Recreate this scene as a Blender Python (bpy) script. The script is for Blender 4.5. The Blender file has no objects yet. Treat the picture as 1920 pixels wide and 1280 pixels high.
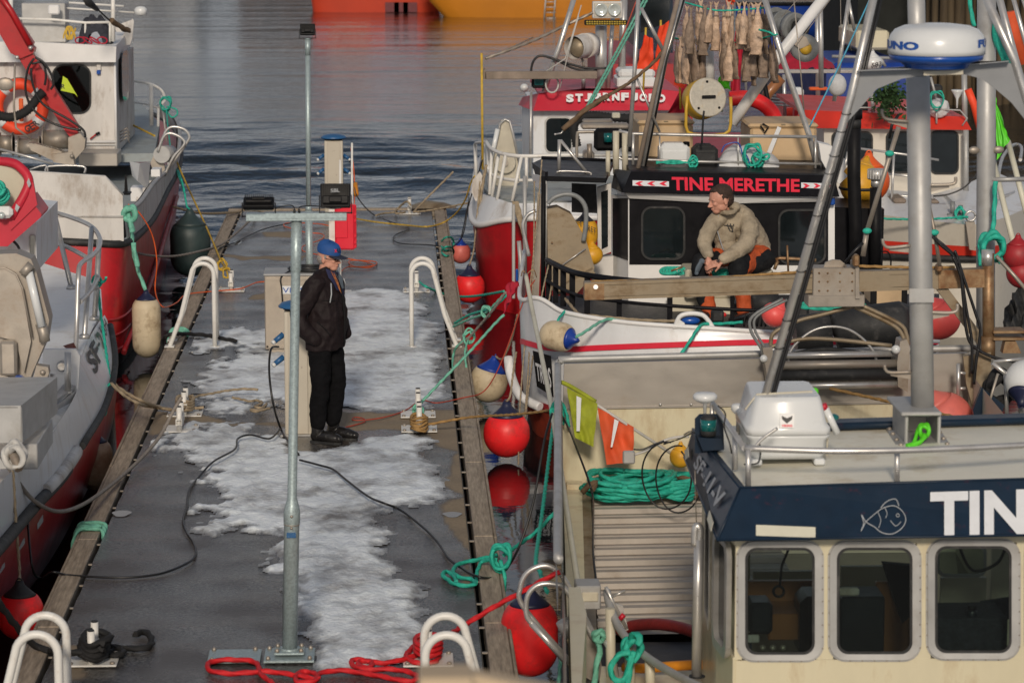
import bpy,bmesh,math,random
import numpy as np
from mathutils import Vector,Matrix,noise
random.seed(7)
V=Vector
# camera, world, sun
F=5500.0;PITCH=math.radians(9.314);YAW=math.radians(2.312);CAMP=V((0,0,4.95))
fwd=V((math.sin(YAW)*math.cos(PITCH),math.cos(YAW)*math.cos(PITCH),-math.sin(PITCH)))
rgt=V((math.cos(YAW),-math.sin(YAW),0));upv=rgt.cross(fwd)
sc=bpy.context.scene;COL=sc.collection
cd=bpy.data.cameras.new('camera');cam=bpy.data.objects.new('camera',cd);COL.objects.link(cam)
cam.matrix_world=Matrix.Translation(CAMP)@Matrix((rgt,upv,-fwd)).transposed().to_4x4()
cd.sensor_width=36;cd.lens=F/1920*36;cd.clip_start=.1;cd.clip_end=3000
cd.dof.use_dof=True;cd.dof.focus_distance=25.5;cd.dof.aperture_fstop=5.0
sc.camera=cam
SUN_EL=math.radians(24);SUN_AZ=math.radians(-3)
w=bpy.data.worlds.new('World');sc.world=w;w.use_nodes=True
nt=w.node_tree;nt.nodes.clear();N=nt.nodes.new;L=nt.links.new
out=N('ShaderNodeOutputWorld');bg=N('ShaderNodeBackground');sky=N('ShaderNodeTexSky')
sky.sky_type='NISHITA';sky.sun_disc=False;sky.sun_elevation=SUN_EL;sky.sun_rotation=math.pi-SUN_AZ
sky.air_density=1.0;sky.dust_density=1.5
tc=N('ShaderNodeTexCoord');mp=N('ShaderNodeMapping');mp.inputs['Scale'].default_value=(1,1,3.2)
nz=N('ShaderNodeTexNoise');nz.inputs['Scale'].default_value=2.6;nz.inputs['Detail'].default_value=5
cr_=N('ShaderNodeValToRGB');cr_.color_ramp.elements[0].position=.36;cr_.color_ramp.elements[1].position=.56
mix=N('ShaderNodeMixRGB');mix.inputs['Color2'].default_value=(6.6,6.3,6.3,1)
L(tc.outputs['Generated'],mp.inputs['Vector']);L(mp.outputs['Vector'],nz.inputs['Vector'])
L(nz.outputs['Fac'],cr_.inputs['Fac']);sp_=N('ShaderNodeSeparateXYZ');L(tc.outputs['Generated'],sp_.inputs[0])
mr_=N('ShaderNodeMapRange');mr_.interpolation_type='SMOOTHSTEP';mr_.inputs['From Min'].default_value=.16;mr_.inputs['From Max'].default_value=.5;mr_.inputs['To Min'].default_value=1;mr_.inputs['To Max'].default_value=.45
L(sp_.outputs['Z'],mr_.inputs['Value']);mm_=N('ShaderNodeMath');mm_.operation='MULTIPLY';L(cr_.outputs['Color'],mm_.inputs[0]);L(mr_.outputs['Result'],mm_.inputs[1]);L(mm_.outputs[0],mix.inputs['Fac'])
hz_=N('ShaderNodeMapRange');hz_.interpolation_type='SMOOTHSTEP';hz_.inputs['From Min'].default_value=.02;hz_.inputs['From Max'].default_value=.27;hz_.inputs['To Min'].default_value=.9;hz_.inputs['To Max'].default_value=0;L(sp_.outputs['Z'],hz_.inputs['Value'])
mh_=N('ShaderNodeMixRGB');mh_.inputs['Color2'].default_value=(8.2,8.4,8.9,1);L(hz_.outputs['Result'],mh_.inputs['Fac']);L(mix.outputs['Color'],mh_.inputs['Color1'])
L(sky.outputs['Color'],mix.inputs['Color1']);L(mh_.outputs['Color'],bg.inputs['Color'])
bg.inputs['Strength'].default_value=.08;L(bg.outputs['Background'],out.inputs['Surface'])
sl=bpy.data.lights.new('sun','SUN');so=bpy.data.objects.new('sun',sl);COL.objects.link(so)
sl.energy=2.9;sl.angle=math.radians(7);sl.color=(1,.87,.72)
sd=V((math.sin(SUN_AZ)*math.cos(SUN_EL),-math.cos(SUN_AZ)*math.cos(SUN_EL),math.sin(SUN_EL)))
so.rotation_euler=sd.to_track_quat('Z','Y').to_euler();so.location=(5,-30,30)
sc.view_settings.view_transform='Standard';sc.view_settings.look='None'
sc.view_settings.exposure=-.36;sc.view_settings.gamma=1
# picture <-> world
def ray(px,py):return fwd*F+rgt*(px-960)+upv*(640-py)
def W(px,py,Y):d=ray(px,py);return CAMP+d*(Y/d.y)
def G(px,py,z=0.0):d=ray(px,py);return CAMP+d*((z-CAMP.z)/d.z)
def S(Y):return F/(Y*.987+.75)
def Ws(l,Y=None):
 return[W(p[0],p[1],p[2]if len(p)>2 else Y)for p in l]
def Gs(l,z=0.0):return[G(x,y,z)for x,y in l]
# materials
MT={}
def M(name,col,rough=.5,metal=0.0,var=.14,scale=7.0,bump=0.0,bscale=60.0,dirt=None,damt=.35,dscale=3.0,coat=0.0,rvar=.12,stretch=(1,1,1),vor=False,spec=.5,vorscale=45):
 m=bpy.data.materials.new(name);m.use_nodes=True;t=m.node_tree;n=t.nodes.new;l=t.links.new
 b=t.nodes['Principled BSDF'];b.inputs['Metallic'].default_value=metal;b.inputs['Coat Weight'].default_value=coat
 b.inputs['Coat Roughness'].default_value=.15;b.inputs['Specular IOR Level'].default_value=spec
 c=n('ShaderNodeTexCoord');mpp=n('ShaderNodeMapping');mpp.inputs['Scale'].default_value=stretch
 l(c.outputs['Object'],mpp.inputs['Vector'])
 a=n('ShaderNodeTexNoise');a.inputs['Scale'].default_value=scale;a.inputs['Detail'].default_value=6;a.inputs['Roughness'].default_value=.62
 if vor:
  a=n('ShaderNodeTexVoronoi');a.inputs['Scale'].default_value=vorscale
 l(mpp.outputs['Vector'],a.inputs['Vector'])
 r=n('ShaderNodeValToRGB');e=r.color_ramp.elements
 e[0].position=.3;e[1].position=.7
 e[0].color=(*[x*(1-var)for x in col],1);e[1].color=(*[min(1,x*(1+var))for x in col],1)
 l(a.outputs['Color' if vor else 'Fac'],r.inputs['Fac']);src=r.outputs['Color']
 if dirt:
  d=n('ShaderNodeTexNoise');d.inputs['Scale'].default_value=dscale;d.inputs['Detail'].default_value=8;d.inputs['Roughness'].default_value=.7
  l(mpp.outputs['Vector'],d.inputs['Vector'])
  dr=n('ShaderNodeValToRGB');dr.color_ramp.elements[0].position=.62-.25*damt;dr.color_ramp.elements[1].position=.80-.2*damt
  l(d.outputs['Fac'],dr.inputs['Fac']);ml=n('ShaderNodeMath');ml.operation='MULTIPLY';ml.inputs[1].default_value=min(1,damt*1.6)
  l(dr.outputs['Color'],ml.inputs[0]);mx=n('ShaderNodeMixRGB');mx.inputs['Color2'].default_value=(*dirt,1)
  l(ml.outputs[0],mx.inputs['Fac']);l(src,mx.inputs['Color1']);src=mx.outputs['Color']
 l(src,b.inputs['Base Color'])
 mr=n('ShaderNodeMapRange');mr.inputs['To Min'].default_value=max(.02,rough-rvar);mr.inputs['To Max'].default_value=min(1,rough+rvar)
 q=n('ShaderNodeTexNoise');q.inputs['Scale'].default_value=scale*1.7;q.inputs['Detail'].default_value=4
 l(mpp.outputs['Vector'],q.inputs['Vector']);l(q.outputs['Fac'],mr.inputs['Value']);l(mr.outputs['Result'],b.inputs['Roughness'])
 if bump:
  bb=n('ShaderNodeTexNoise');bb.inputs['Scale'].default_value=bscale;bb.inputs['Detail'].default_value=4
  l(mpp.outputs['Vector'],bb.inputs['Vector']);bm_=n('ShaderNodeBump');bm_.inputs['Strength'].default_value=bump;bm_.inputs['Distance'].default_value=.02
  l(bb.outputs['Fac'],bm_.inputs['Height']);l(bm_.outputs['Normal'],b.inputs['Normal'])
 MT[name]=m;return m
RUST=(.22,.09,.03);GRIME=(.11,.09,.07)
M('steel',(.56,.55,.53),.34,.62,.12,9,dirt=(.24,.19,.13),damt=.4,rvar=.14)
M('dull_steel',(.38,.34,.29),.48,.5,.2,6,dirt=(.20,.14,.09),damt=.5)
M('tan_steel',(.31,.25,.17),.5,.35,.2,3,dirt=(.14,.085,.035),damt=.6,stretch=(1,1,1.6))
M('rusty_steel',(.33,.22,.12),.5,.55,.35,8,dirt=(.16,.055,.015),damt=.7,dscale=5)
M('arch_grey',(.25,.26,.27),.5,.3,.1,5,dirt=(.4,.38,.35),damt=.2)
M('alu',(.42,.42,.41),.5,.35,.12,5,dirt=(.25,.22,.18),damt=.35)
M('brushed',(.42,.39,.35),.42,.5,.06,3,stretch=(1,1,2),dirt=(.30,.25,.19),damt=.35)
M('galv',(.36,.44,.45),.42,.35,.12,40,vor=True,vorscale=90)
M('white',(.76,.76,.75),.42,0,.05,4,dirt=(.32,.25,.17),damt=.22,bump=.04)
M('hull_white',(.70,.72,.74),.35,0,.08,3,dirt=(.34,.27,.19),damt=.42,coat=.2,stretch=(1,1,.35))
M('old_white',(.62,.60,.57),.5,0,.12,3,dirt=(.24,.17,.11),damt=.5,bump=.05,dscale=4,stretch=(1,1,.4))
M('rail_white',(.74,.73,.69),.38,0,.05,6,dirt=(.34,.22,.12),damt=.3,dscale=9)
M('cream',(.64,.585,.415),.42,0,.08,3,dirt=(.36,.24,.12),damt=.45,bump=.05,bscale=8,coat=.2,stretch=(1,1,.35))
M('side_cream',(.55,.51,.40),.45,0,.06,3,dirt=(.3,.24,.17),damt=.3)
M('roof_grey',(.80,.77,.65),.5,0,.06,2.2,dirt=(.52,.42,.26),damt=.45,bump=.04)
M('deck_grey',(.30,.34,.35),.6,0,.12,4,dirt=(.18,.16,.12),damt=.4,bump=.15,bscale=90)
M('deck_black',(.035,.035,.038),.6,0,.25,8,bump=.3,bscale=120,dirt=(.10,.09,.08),damt=.3)
M('navy',(.008,.020,.040),.38,0,.2,4,spec=.3)
M('navy_chip',(.008,.021,.042),.38,0,.2,4,dirt=(.42,.035,.02),damt=.10,dscale=14,spec=.3)
M('black_paint',(.008,.008,.010),.4,0,.3,6,dirt=(.08,.08,.08),damt=.1,dscale=22,spec=.12)
M('black',(.009,.009,.010),.5,0,.3,10,spec=.15)
M('rubber',(.018,.019,.020),.65,0,.3,8,dirt=(.14,.13,.12),damt=.3,dscale=8,bump=.1)
M('red_hull',(.46,.010,.016),.38,0,.2,2.2,dirt=(.14,.012,.012),damt=.5,dscale=2.2,coat=.15)
M('red_old',(.36,.016,.022),.5,0,.14,3,dirt=(.14,.05,.05),damt=.4)
M('red_bright',(.62,.018,.022),.4,0,.08,4,dirt=(.3,.03,.03),damt=.2)
M('red_visor',(.52,.018,.040),.45,0,.08,4,dirt=(.5,.3,.3),damt=.12,dscale=10)
M('red_roof',(.62,.035,.018),.45,0,.08,4,dirt=(.3,.03,.02),damt=.2)
M('antifoul',(.42,.055,.022),.6,0,.2,5,dirt=(.12,.02,.012),damt=.5)
M('crane_red',(.42,.010,.014),.4,0,.12,6,dirt=(.09,.03,.03),damt=.25,dscale=8)
M('buoy_red',(.86,.022,.025),.45,0,.1,5,dirt=(.38,.04,.035),damt=.5,dscale=7,spec=.4,bump=.06,bscale=30)
M('buoy_pink',(.68,.16,.13),.5,0,.1,5,dirt=(.4,.1,.1),damt=.3)
M('buoy_coral',(.82,.10,.09),.45,0,.08,5)
M('buoy_cream',(.60,.50,.34),.55,0,.12,4,dirt=(.22,.14,.07),damt=.55,dscale=5,bump=.1)
M('buoy_brown',(.46,.33,.22),.55,0,.2,4,dirt=(.26,.09,.035),damt=.55)
M('buoy_yellow',(.70,.36,.02),.45,0,.1,5,dirt=(.4,.18,.02),damt=.3)
M('buoy_orange',(.78,.12,.02),.45,0,.1,5)
M('buoy_dark',(.028,.050,.052),.5,0,.25,4,dirt=(.06,.08,.08),damt=.4)
M('buoy_blue',(.01,.045,.30),.4,0,.15,6)
M('buoy_navy',(.012,.016,.05),.45,0,.2,8)
M('timber',(.34,.28,.21),.75,0,.35,7,stretch=(8,.7,8),bump=.25,bscale=30,dirt=(.12,.09,.06),damt=.45,dscale=1.5)
M('old_wood',(.24,.19,.15),.75,0,.3,6,bump=.2,dirt=(.1,.07,.05),damt=.4)
M('pale_wood',(.52,.40,.26),.6,0,.15,5,stretch=(.5,6,6))
M('brown_wood',(.30,.12,.04),.45,0,.2,5,stretch=(1,1,.4),coat=.2)
M('rope_teal',(.02,.42,.31),.6,0,.25,30,bump=.3,bscale=200)
M('rope_pale_green',(.16,.46,.34),.65,0,.25,25,bump=.3,bscale=200)
M('rope_red',(.62,.012,.018),.6,0,.2,25,bump=.3,bscale=200)
M('rope_beige',(.34,.27,.18),.8,0,.25,25,bump=.4,bscale=200)
M('rope_grey',(.26,.23,.20),.8,0,.25,25,bump=.3,bscale=200)
M('rope_gold',(.34,.20,.07),.75,0,.25,25,bump=.3,bscale=200)
M('rope_yellow',(.55,.36,.04),.65,0,.25,25)
M('rope_black',(.012,.012,.013),.75,0,.3,25,bump=.4,bscale=200)
M('rope_brown',(.14,.09,.05),.8,0,.3,20,bump=.4,bscale=150)
M('rope_blue',(.10,.42,.62),.6,0,.2,20)
M('cable_black',(.010,.010,.011),.4,0,.2,10)
M('cable_orange',(.72,.11,.015),.45,0,.12,10)
M('cable_brick',(.36,.045,.02),.5,0,.12,10)
M('hose_red',(.22,.02,.02),.5,0,.2,20,bump=.2)
M('hose_orange',(.60,.22,.01),.5,0,.15,20)
M('hose_grey',(.20,.21,.21),.4,0,.15,20)
M('cable_white',(.5,.49,.46),.5,0,.1,20)
M('plastic_white',(.68,.70,.70),.3,0,.03,4,coat=.25,dirt=(.5,.46,.38),damt=.12)
M('plastic_blue',(.008,.075,.36),.3,0,.08,5,coat=.2)
M('cap_blue',(.02,.10,.25),.4,0,.1,5)
M('letter_white',(.68,.70,.72),.45,0,.06,8,dirt=(.3,.3,.32),damt=.15,dscale=15)
M('letter_red',(.72,.02,.05),.45,0,.06,10)
M('letter_blue',(.01,.08,.36),.4,0,.06,10)
M('letter_black',(.02,.02,.022),.5,0,.1,10)
M('letter_green',(.01,.10,.05),.5,0,.1,10)
M('letter_grey',(.38,.40,.42),.5,0,.1,10)
M('sticker_cream',(.62,.60,.48),.5,0,.06,8,dirt=(.4,.36,.26),damt=.3)
M('beige_tub',(.56,.40,.23),.55,0,.08,3,dirt=(.30,.2,.11),damt=.3,bump=.05)
M('pedestal',(.50,.46,.38),.45,0,.06,3,dirt=(.34,.28,.2),damt=.3)
M('cabinet',(.40,.35,.29),.42,.55,.12,5,dirt=(.5,.43,.34),damt=.3)
M('box_red',(.72,.012,.035),.35,0,.05,5,coat=.2)
M('hi_green',(.10,.62,.02),.5,0,.12,6)
M('hi_yellow',(.52,.66,.02),.5,0,.12,6)
M('flag_yellow',(.30,.34,.02),.8,0,.2,8,dirt=(.16,.18,.03),damt=.4)
M('flag_orange',(.62,.085,.022),.75,0,.2,7,dirt=(.4,.08,.03),damt=.4)
M('flag_neon',(.85,.07,.02),.6,0,.12,7)
M('cloth_red',(.40,.008,.03),.8,0,.25,5,bump=.4,bscale=10)
M('tarp_blue',(.006,.035,.22),.6,0,.25,3,bump=.4,bscale=6)
M('brown_hull',(.13,.032,.022),.6,0,.2,3)
M('blue_hull',(.006,.040,.26),.45,0,.2,2,dirt=(.005,.02,.12),damt=.3)
M('far_orange',(.50,.045,.014),.5,0,.12,.6,dirt=(.36,.03,.012),damt=.4,dscale=.5)
M('far_yellow',(.52,.19,.012),.5,0,.1,.6,dirt=(.4,.14,.012),damt=.3,dscale=.5)
M('far_maroon',(.12,.008,.015),.5)
M('fish',(.52,.37,.26),.5,0,.5,10,dirt=(.16,.10,.07),damt=.45,dscale=14,bump=.4,bscale=60)
M('fish_dark',(.26,.19,.14),.6,0,.4,12,dirt=(.06,.04,.03),damt=.5,dscale=14,bump=.4,bscale=60)
M('net_dark',(.03,.033,.045),.85,0,.5,25,bump=.8,bscale=40)
M('bag_white',(.58,.59,.60),.8,0,.1,6,bump=.5,bscale=12,dirt=(.35,.34,.3),damt=.3)
M('plant_green',(.03,.075,.02),.7,0,.4,20)
M('lens_glass',(.55,.60,.58),.12,.3,.1,20)
M('led_yellow',(.42,.30,.03),.3,0,.4,60)
M('green_glass',(.005,.12,.12),.1,0,.3,10,coat=.5)
M('lamp_ivory',(.48,.45,.38),.5,.2,.15,25,dirt=(.5,.3,.05),damt=.3,dscale=14)
M('yellow_paint',(.55,.34,.03),.45,0,.15,8,dirt=(.3,.18,.04),damt=.3)
M('skin',(.56,.28,.20),.5,0,.14,22,spec=.35,bump=.08,bscale=90)
M('hair_grey',(.30,.27,.25),.8,0,.3,60,bump=.6,bscale=150)
M('hair_brown',(.045,.024,.016),.7,0,.4,60,bump=.6,bscale=120)
M('jacket',(.013,.008,.009),.65,0,.25,9,spec=.22,bump=.35,bscale=22)
M('trousers',(.006,.006,.007),.9,0,.3,9,spec=.1,bump=.3,bscale=25)
M('leather',(.012,.011,.011),.3,0,.3,9,bump=.2,bscale=40,dirt=(.03,.028,.025),damt=.4)
M('cap_cloth',(.012,.075,.27),.7,0,.15,14,bump=.2,bscale=120)
M('cap_dark',(.015,.02,.04),.7,0,.15,14)
M('hoodie',(.36,.305,.225),.9,0,.22,9,bump=.6,bscale=30,dirt=(.17,.125,.08),damt=.5,dscale=5,spec=.1)
M('work_orange',(.46,.075,.015),.75,0,.18,9,bump=.35,bscale=26,dirt=(.22,.05,.02),damt=.35)
M('work_black',(.012,.013,.015),.75,0,.3,9,spec=.15,bump=.35,bscale=26,dirt=(.06,.055,.05),damt=.3)
M('shirt_navy',(.01,.014,.06),.8);M('shirt_plaid',(.30,.10,.03),.8,0,.8,60);M('shirt_grey',(.10,.13,.16),.8)
M('tattoo',(.03,.03,.04),.6);M('lip',(.32,.10,.09),.5)
M('piling',(.085,.060,.032),.85,0,.5,3,stretch=(1,1,.2),bump=.5,bscale=8,dirt=(.02,.03,.018),damt=.5)
M('house_beige',(.52,.44,.34),.8,0,.05,.5);M('house_white',(.62,.63,.64),.8,0,.05,.5)
M('house_brown',(.16,.10,.07),.8,0,.05,.5);M('house_red',(.35,.05,.03),.8,0,.05,.5);M('roof_dark',(.05,.05,.055),.8,0,.1,.5)
M('rock',(.035,.04,.05),.9,0,.5,.02,dirt=(.4,.42,.46),damt=.5,dscale=.03)
M('knob_red',(.5,.01,.03),.4);M('curtain',(.22,.24,.23),.8);M('monitor',(.012,.016,.022),.35)
def glass(name,tint,rough=.03):
 m=bpy.data.materials.new(name);m.use_nodes=True;t=m.node_tree;t.nodes.clear();n=t.nodes.new;l=t.links.new
 o=n('ShaderNodeOutputMaterial');tr=n('ShaderNodeBsdfTransparent');tr.inputs['Color'].default_value=(*tint,1)
 g=n('ShaderNodeBsdfGlossy');g.inputs['Roughness'].default_value=rough;fr=n('ShaderNodeFresnel');fr.inputs['IOR'].default_value=1.5
 x=n('ShaderNodeMixShader');l(fr.outputs[0],x.inputs[0]);l(tr.outputs[0],x.inputs[1]);l(g.outputs[0],x.inputs[2]);l(x.outputs[0],o.inputs['Surface']);MT[name]=m
glass('pane_clear',(.62,.68,.66));glass('pane_tint',(.30,.36,.36))
M('pane_dark',(.010,.014,.016),.06,0,.4,2.5,spec=.7,rvar=.02)
# mesh builder
class MB:
 def __init__(s):s.v=[];s.f=[];s.m=[];s.sm=[]
 def add(s,vs,fs,mi=0,smooth=False):
  o=len(s.v);s.v+=[V(p)for p in vs];s.f+=[tuple(o+i for i in f)for f in fs]
  s.m+=[mi]*len(fs);s.sm+=[smooth]*len(fs);return s
 def box(s,c,size,rot=None,bev=.0,mi=0,seg=1):
  bm=bmesh.new();bmesh.ops.create_cube(bm,size=1)
  for q in bm.verts:q.co=V((q.co.x*size[0],q.co.y*size[1],q.co.z*size[2]))
  if bev:bmesh.ops.bevel(bm,geom=list(bm.edges),offset=min(bev,min(size)*.45),segments=seg,profile=.6,affect='EDGES')
  R=rot if rot is not None else Matrix.Identity(3);c=V(c)
  vs=[R@q.co+c for q in bm.verts];fs=[[q.index for q in f.verts]for f in bm.faces];bm.free()
  return s.add(vs,fs,mi,seg>1)
 def prism(s,pts,vec,mi=0):
  n=len(pts);vec=V(vec);pts=[V(p)for p in pts]
  fs=[tuple(range(n))[::-1],tuple(range(n,2*n))]+[(i,(i+1)%n,n+(i+1)%n,n+i)for i in range(n)]
  return s.add(pts+[p+vec for p in pts],fs,mi)
 def ring(s,outer,inner,vec,mi=0):
  n=len(outer);vec=V(vec);a=[V(p)for p in outer];b=[V(p)for p in inner]
  vs=a+b+[p+vec for p in a]+[p+vec for p in b];fs=[]
  for i in range(n):
   j=(i+1)%n
   fs+=[(i,j,n+j,n+i),(2*n+i,3*n+i,3*n+j,2*n+j),(i,2*n+i,2*n+j,j),(n+i,n+j,3*n+j,3*n+i)]
  return s.add(vs,fs,mi)
 def tube(s,pts,r,n=8,closed=False,mi=0,lobes=0,pitch=.1,caps=True,squash=1):
  pts=[V(p)for p in pts]
  if len(pts)<2:return s
  k=len(pts);rs=r if isinstance(r,(list,tuple))else[r]*k
  tg=[]
  for i in range(k):
   a=pts[(i-1)%k]if(closed or i>0)else pts[i];b=pts[(i+1)%k]if(closed or i<k-1)else pts[i]
   d=b-a;tg.append(d.normalized()if d.length>1e-9 else V((0,0,1)))
  u=tg[0].orthogonal().normalized();vs=[];L_=0
  for i in range(k):
   u=(u-tg[i]*u.dot(tg[i]));u=u.normalized()if u.length>1e-9 else tg[i].orthogonal().normalized()
   w_=tg[i].cross(u)
   if i:L_+=(pts[i]-pts[i-1]).length
   for j in range(n):
    a=2*math.pi*j/n;rr=rs[i]*((1+.27*math.cos(lobes*a-2*math.pi*L_/pitch))if lobes else 1)
    vs.append(pts[i]+u*math.cos(a)*rr+w_*math.sin(a)*rr*squash)
  fs=[]
  for i in range(k if closed else k-1):
   for j in range(n):
    i2=(i+1)%k;j2=(j+1)%n;fs.append((i*n+j,i*n+j2,i2*n+j2,i2*n+j))
  s.add(vs,fs,mi,True)
  if not closed and caps:
   s.add([vs[j]for j in range(n)],[tuple(range(n))[::-1]],mi);s.add([vs[(k-1)*n+j]for j in range(n)],[tuple(range(n))],mi)
  return s
 def lathe(s,prof,n=24,mat=None,mi=0,smooth=True):
  mat=mat or Matrix.Identity(4);vs=[];k=len(prof)
  for r,z in prof:
   for j in range(n):
    a=2*math.pi*j/n;vs.append(mat@V((r*math.cos(a),r*math.sin(a),z)))
  fs=[(i*n+j,i*n+(j+1)%n,(i+1)*n+(j+1)%n,(i+1)*n+j)for i in range(k-1)for j in range(n)]
  s.add(vs,fs,mi,smooth)
  s.add(vs[:n],[tuple(range(n))[::-1]],mi);s.add(vs[-n:],[tuple(range(n))],mi);return s
 def loft(s,rows,mi=0,smooth=True,closed=False):
  m=len(rows[0]);vs=[V(p)for r in rows for p in r]
  fs=[(i*m+j,i*m+(j+1)%m,(i+1)*m+(j+1)%m,(i+1)*m+j)for i in range(len(rows)-1)for j in range(m if closed else m-1)]
  return s.add(vs,fs,mi,smooth)
 def sphere(s,c,r,sx=1,sy=1,sz=1,n=14,mi=0,rot=None):
  c=V(c);R=rot or Matrix.Identity(3);k=n//2+1;vs=[]
  for i in range(k+1):
   t=math.pi*i/k
   for j in range(n):
    a=2*math.pi*j/n;vs.append(c+R@V((r*sx*math.sin(t)*math.cos(a),r*sy*math.sin(t)*math.sin(a),r*sz*math.cos(t))))
  fs=[(i*n+j,(i+1)*n+j,(i+1)*n+(j+1)%n,i*n+(j+1)%n)for i in range(k)for j in range(n)]
  return s.add(vs,fs,mi,True)
def mesh_obj(name,mb,mats,loc=V((0,0,0)),parent=None):
 me=bpy.data.meshes.new(name);me.from_pydata([tuple(p-loc)for p in mb.v],[],mb.f)
 mats=mats if isinstance(mats,(list,tuple))else[mats]
 for q in mats:me.materials.append(MT[q])
 me.polygons.foreach_set('material_index',mb.m);me.polygons.foreach_set('use_smooth',mb.sm)
 me.validate();me.update();o=bpy.data.objects.new(name,me);COL.objects.link(o)
 bm=bmesh.new();bm.from_mesh(me);bmesh.ops.remove_doubles(bm,verts=bm.verts,dist=1e-6);bmesh.ops.recalc_face_normals(bm,faces=bm.faces);bm.to_mesh(me);bm.free()
 if parent:o.parent=parent
 return o
def tag(o,label,cat,group=None):
 o['label']=label;o['category']=cat
 if group:o['group']=group
 return o
SPLIT={'bolt','rivet','screw','foot','end_plate','roof_rail','bow_rail','rail_post','mast_tube','roof_post','rear_mast','roller_cap','bulwark_rib','dial','antenna_bracket','roll','eye','eyebrow','teal_tape','black_post','hand_rail','stay_wire','monitor','paper','wood_panel','strut_foot','strut','strut_hose','lug','hatch','reflective_mark','stay','guard_tube','cable_tie','bollard','black_box','nav_light','lifebuoy_light','line_chute','piping','foot_plate','post_cap','fork','white_cord','winch','deck_machinery','rail_upright','shackle','tube_post','hose_tangle','exhaust_pipe','green_tag','chest_print','drive_chain','rusty_bracket','grab_handle','knee_panel','side_plank','crossbar','foredeck','lamp_cable'}
def islands(mb):
 par=list(range(len(mb.v)));key={}
 def fd(a):
  while par[a]!=a:par[a]=par[par[a]];a=par[a]
  return a
 for i,p in enumerate(mb.v):
  k=(round(p.x,4),round(p.y,4),round(p.z,4))
  if k in key:par[fd(i)]=fd(key[k])
  else:key[k]=i
 for f in mb.f:
  for a in f[1:]:par[fd(a)]=fd(f[0])
 g={}
 for i in range(len(mb.v)):g.setdefault(fd(i),[]).append(i)
 L_=[]
 for k,ix in g.items():
  b=[min(mb.v[i][a]for i in ix)-.003 for a in range(3)]+[max(mb.v[i][a]for i in ix)+.003 for a in range(3)];L_.append([{k},b])
 ch=True
 while ch:
  ch=False
  for i in range(len(L_)):
   for j in range(i+1,len(L_)):
    a,b=L_[i][1],L_[j][1]
    if all(a[q]<=b[q+3]and b[q]<=a[q+3]for q in range(3)):
     L_[i]=[L_[i][0]|L_[j][0],[min(a[q],b[q])for q in range(3)]+[max(a[q+3],b[q+3])for q in range(3)]];del L_[j];ch=True;break
   if ch:break
 out=[]
 for ks,b in L_:
  n=MB();mp_={}
  for f,m_,s_ in zip(mb.f,mb.m,mb.sm):
   if fd(f[0])in ks:
    q=[]
    for i in f:
     if i not in mp_:mp_[i]=len(n.v);n.v.append(mb.v[i])
     q.append(mp_[i])
    n.f.append(tuple(q));n.m.append(m_);n.sm.append(s_)
  out.append(n)
 return out
class Thing:
 def __init__(s,name,label,cat,loc,group=None):
  s.loc=V(loc);s.root=bpy.data.objects.new(name,None);s.root.empty_display_size=.2;COL.objects.link(s.root)
  s.root.location=s.loc;tag(s.root,label,cat,group)
 def add(s,name,mb,mats,parent=None,label=None):
  if name in SPLIT:
   q=islands(mb)
   if 1<len(q)<=40:
    for k in q:o=mesh_obj(name,k,mats,s.loc,parent or s.root)
    return o
  o=mesh_obj(name,mb,mats,s.loc,parent or s.root)
  if label:o['label']=label
  return o
def single(name,mb,mats,label,cat,loc=None,group=None):
 if loc is None:
  loc=sum(mb.v,V((0,0,0)))/len(mb.v);loc.z=min(p.z for p in mb.v)
 o=mesh_obj(name,mb,mats,V(loc));o.location=loc;return tag(o,label,cat,group)
def struct(name,mb,mats):
 o=mesh_obj(name,mb,mats);o['kind']='structure';return o
def dup(root,loc,rot=None,scale=None,label=None,group=None):
 def cp(o,par):
  c=o.copy();COL.objects.link(c);c.parent=par
  for ch in o.children:cp(ch,c)
  return c
 c=cp(root,None);c.location=loc
 if rot is not None:c.rotation_euler=rot
 if scale is not None:c.scale=scale if hasattr(scale,'__len__')else(scale,)*3
 if label:c['label']=label
 if group:c['group']=group
 return c
def crom(pts,n=6,closed=False):
 pts=[V(p)for p in pts];k=len(pts);o=[]
 if k<3:return pts
 for i in range(k if closed else k-1):
  g=(lambda q:pts[q%k])if closed else(lambda q:pts[max(0,min(k-1,q))])
  p0,p1,p2,p3=g(i-1),g(i),g(i+1),g(i+2)
  for j in range(n):
   t=j/n;o.append(.5*((2*p1)+(p2-p0)*t+(2*p0-5*p1+4*p2-p3)*t*t+(3*p1-p0-3*p2+p3)*t**3))
 if not closed:o.append(pts[-1])
 return o
def resample(pts,step):
 o=[pts[0]];acc=0
 for a,b in zip(pts[:-1],pts[1:]):
  L_=(b-a).length;t=step-acc
  while t<L_:o.append(a+(b-a)*(t/L_));t+=step
  acc=L_-(t-step)
 if(o[-1]-pts[-1]).length>step*.3:o.append(pts[-1])
 return o
def rope_mb(pts,r,laid=True,mb=None,mi=0,closed=False,smooth=8):
 mb=mb or MB();c=crom(pts,smooth,closed)if len(pts)>2 else[V(p)for p in pts]
 if laid:
  c=resample(c,r*1.1);mb.tube(c,r,9,False,mi,lobes=3,pitch=r*9)
 else:
  mb.tube(c,r,7,False,mi)
 return mb
def rope(name,pts,r,mat,label,cat='rope',laid=True,group=None):
 return single(name,rope_mb(pts,r,laid),mat,label,cat,group=group)
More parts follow.
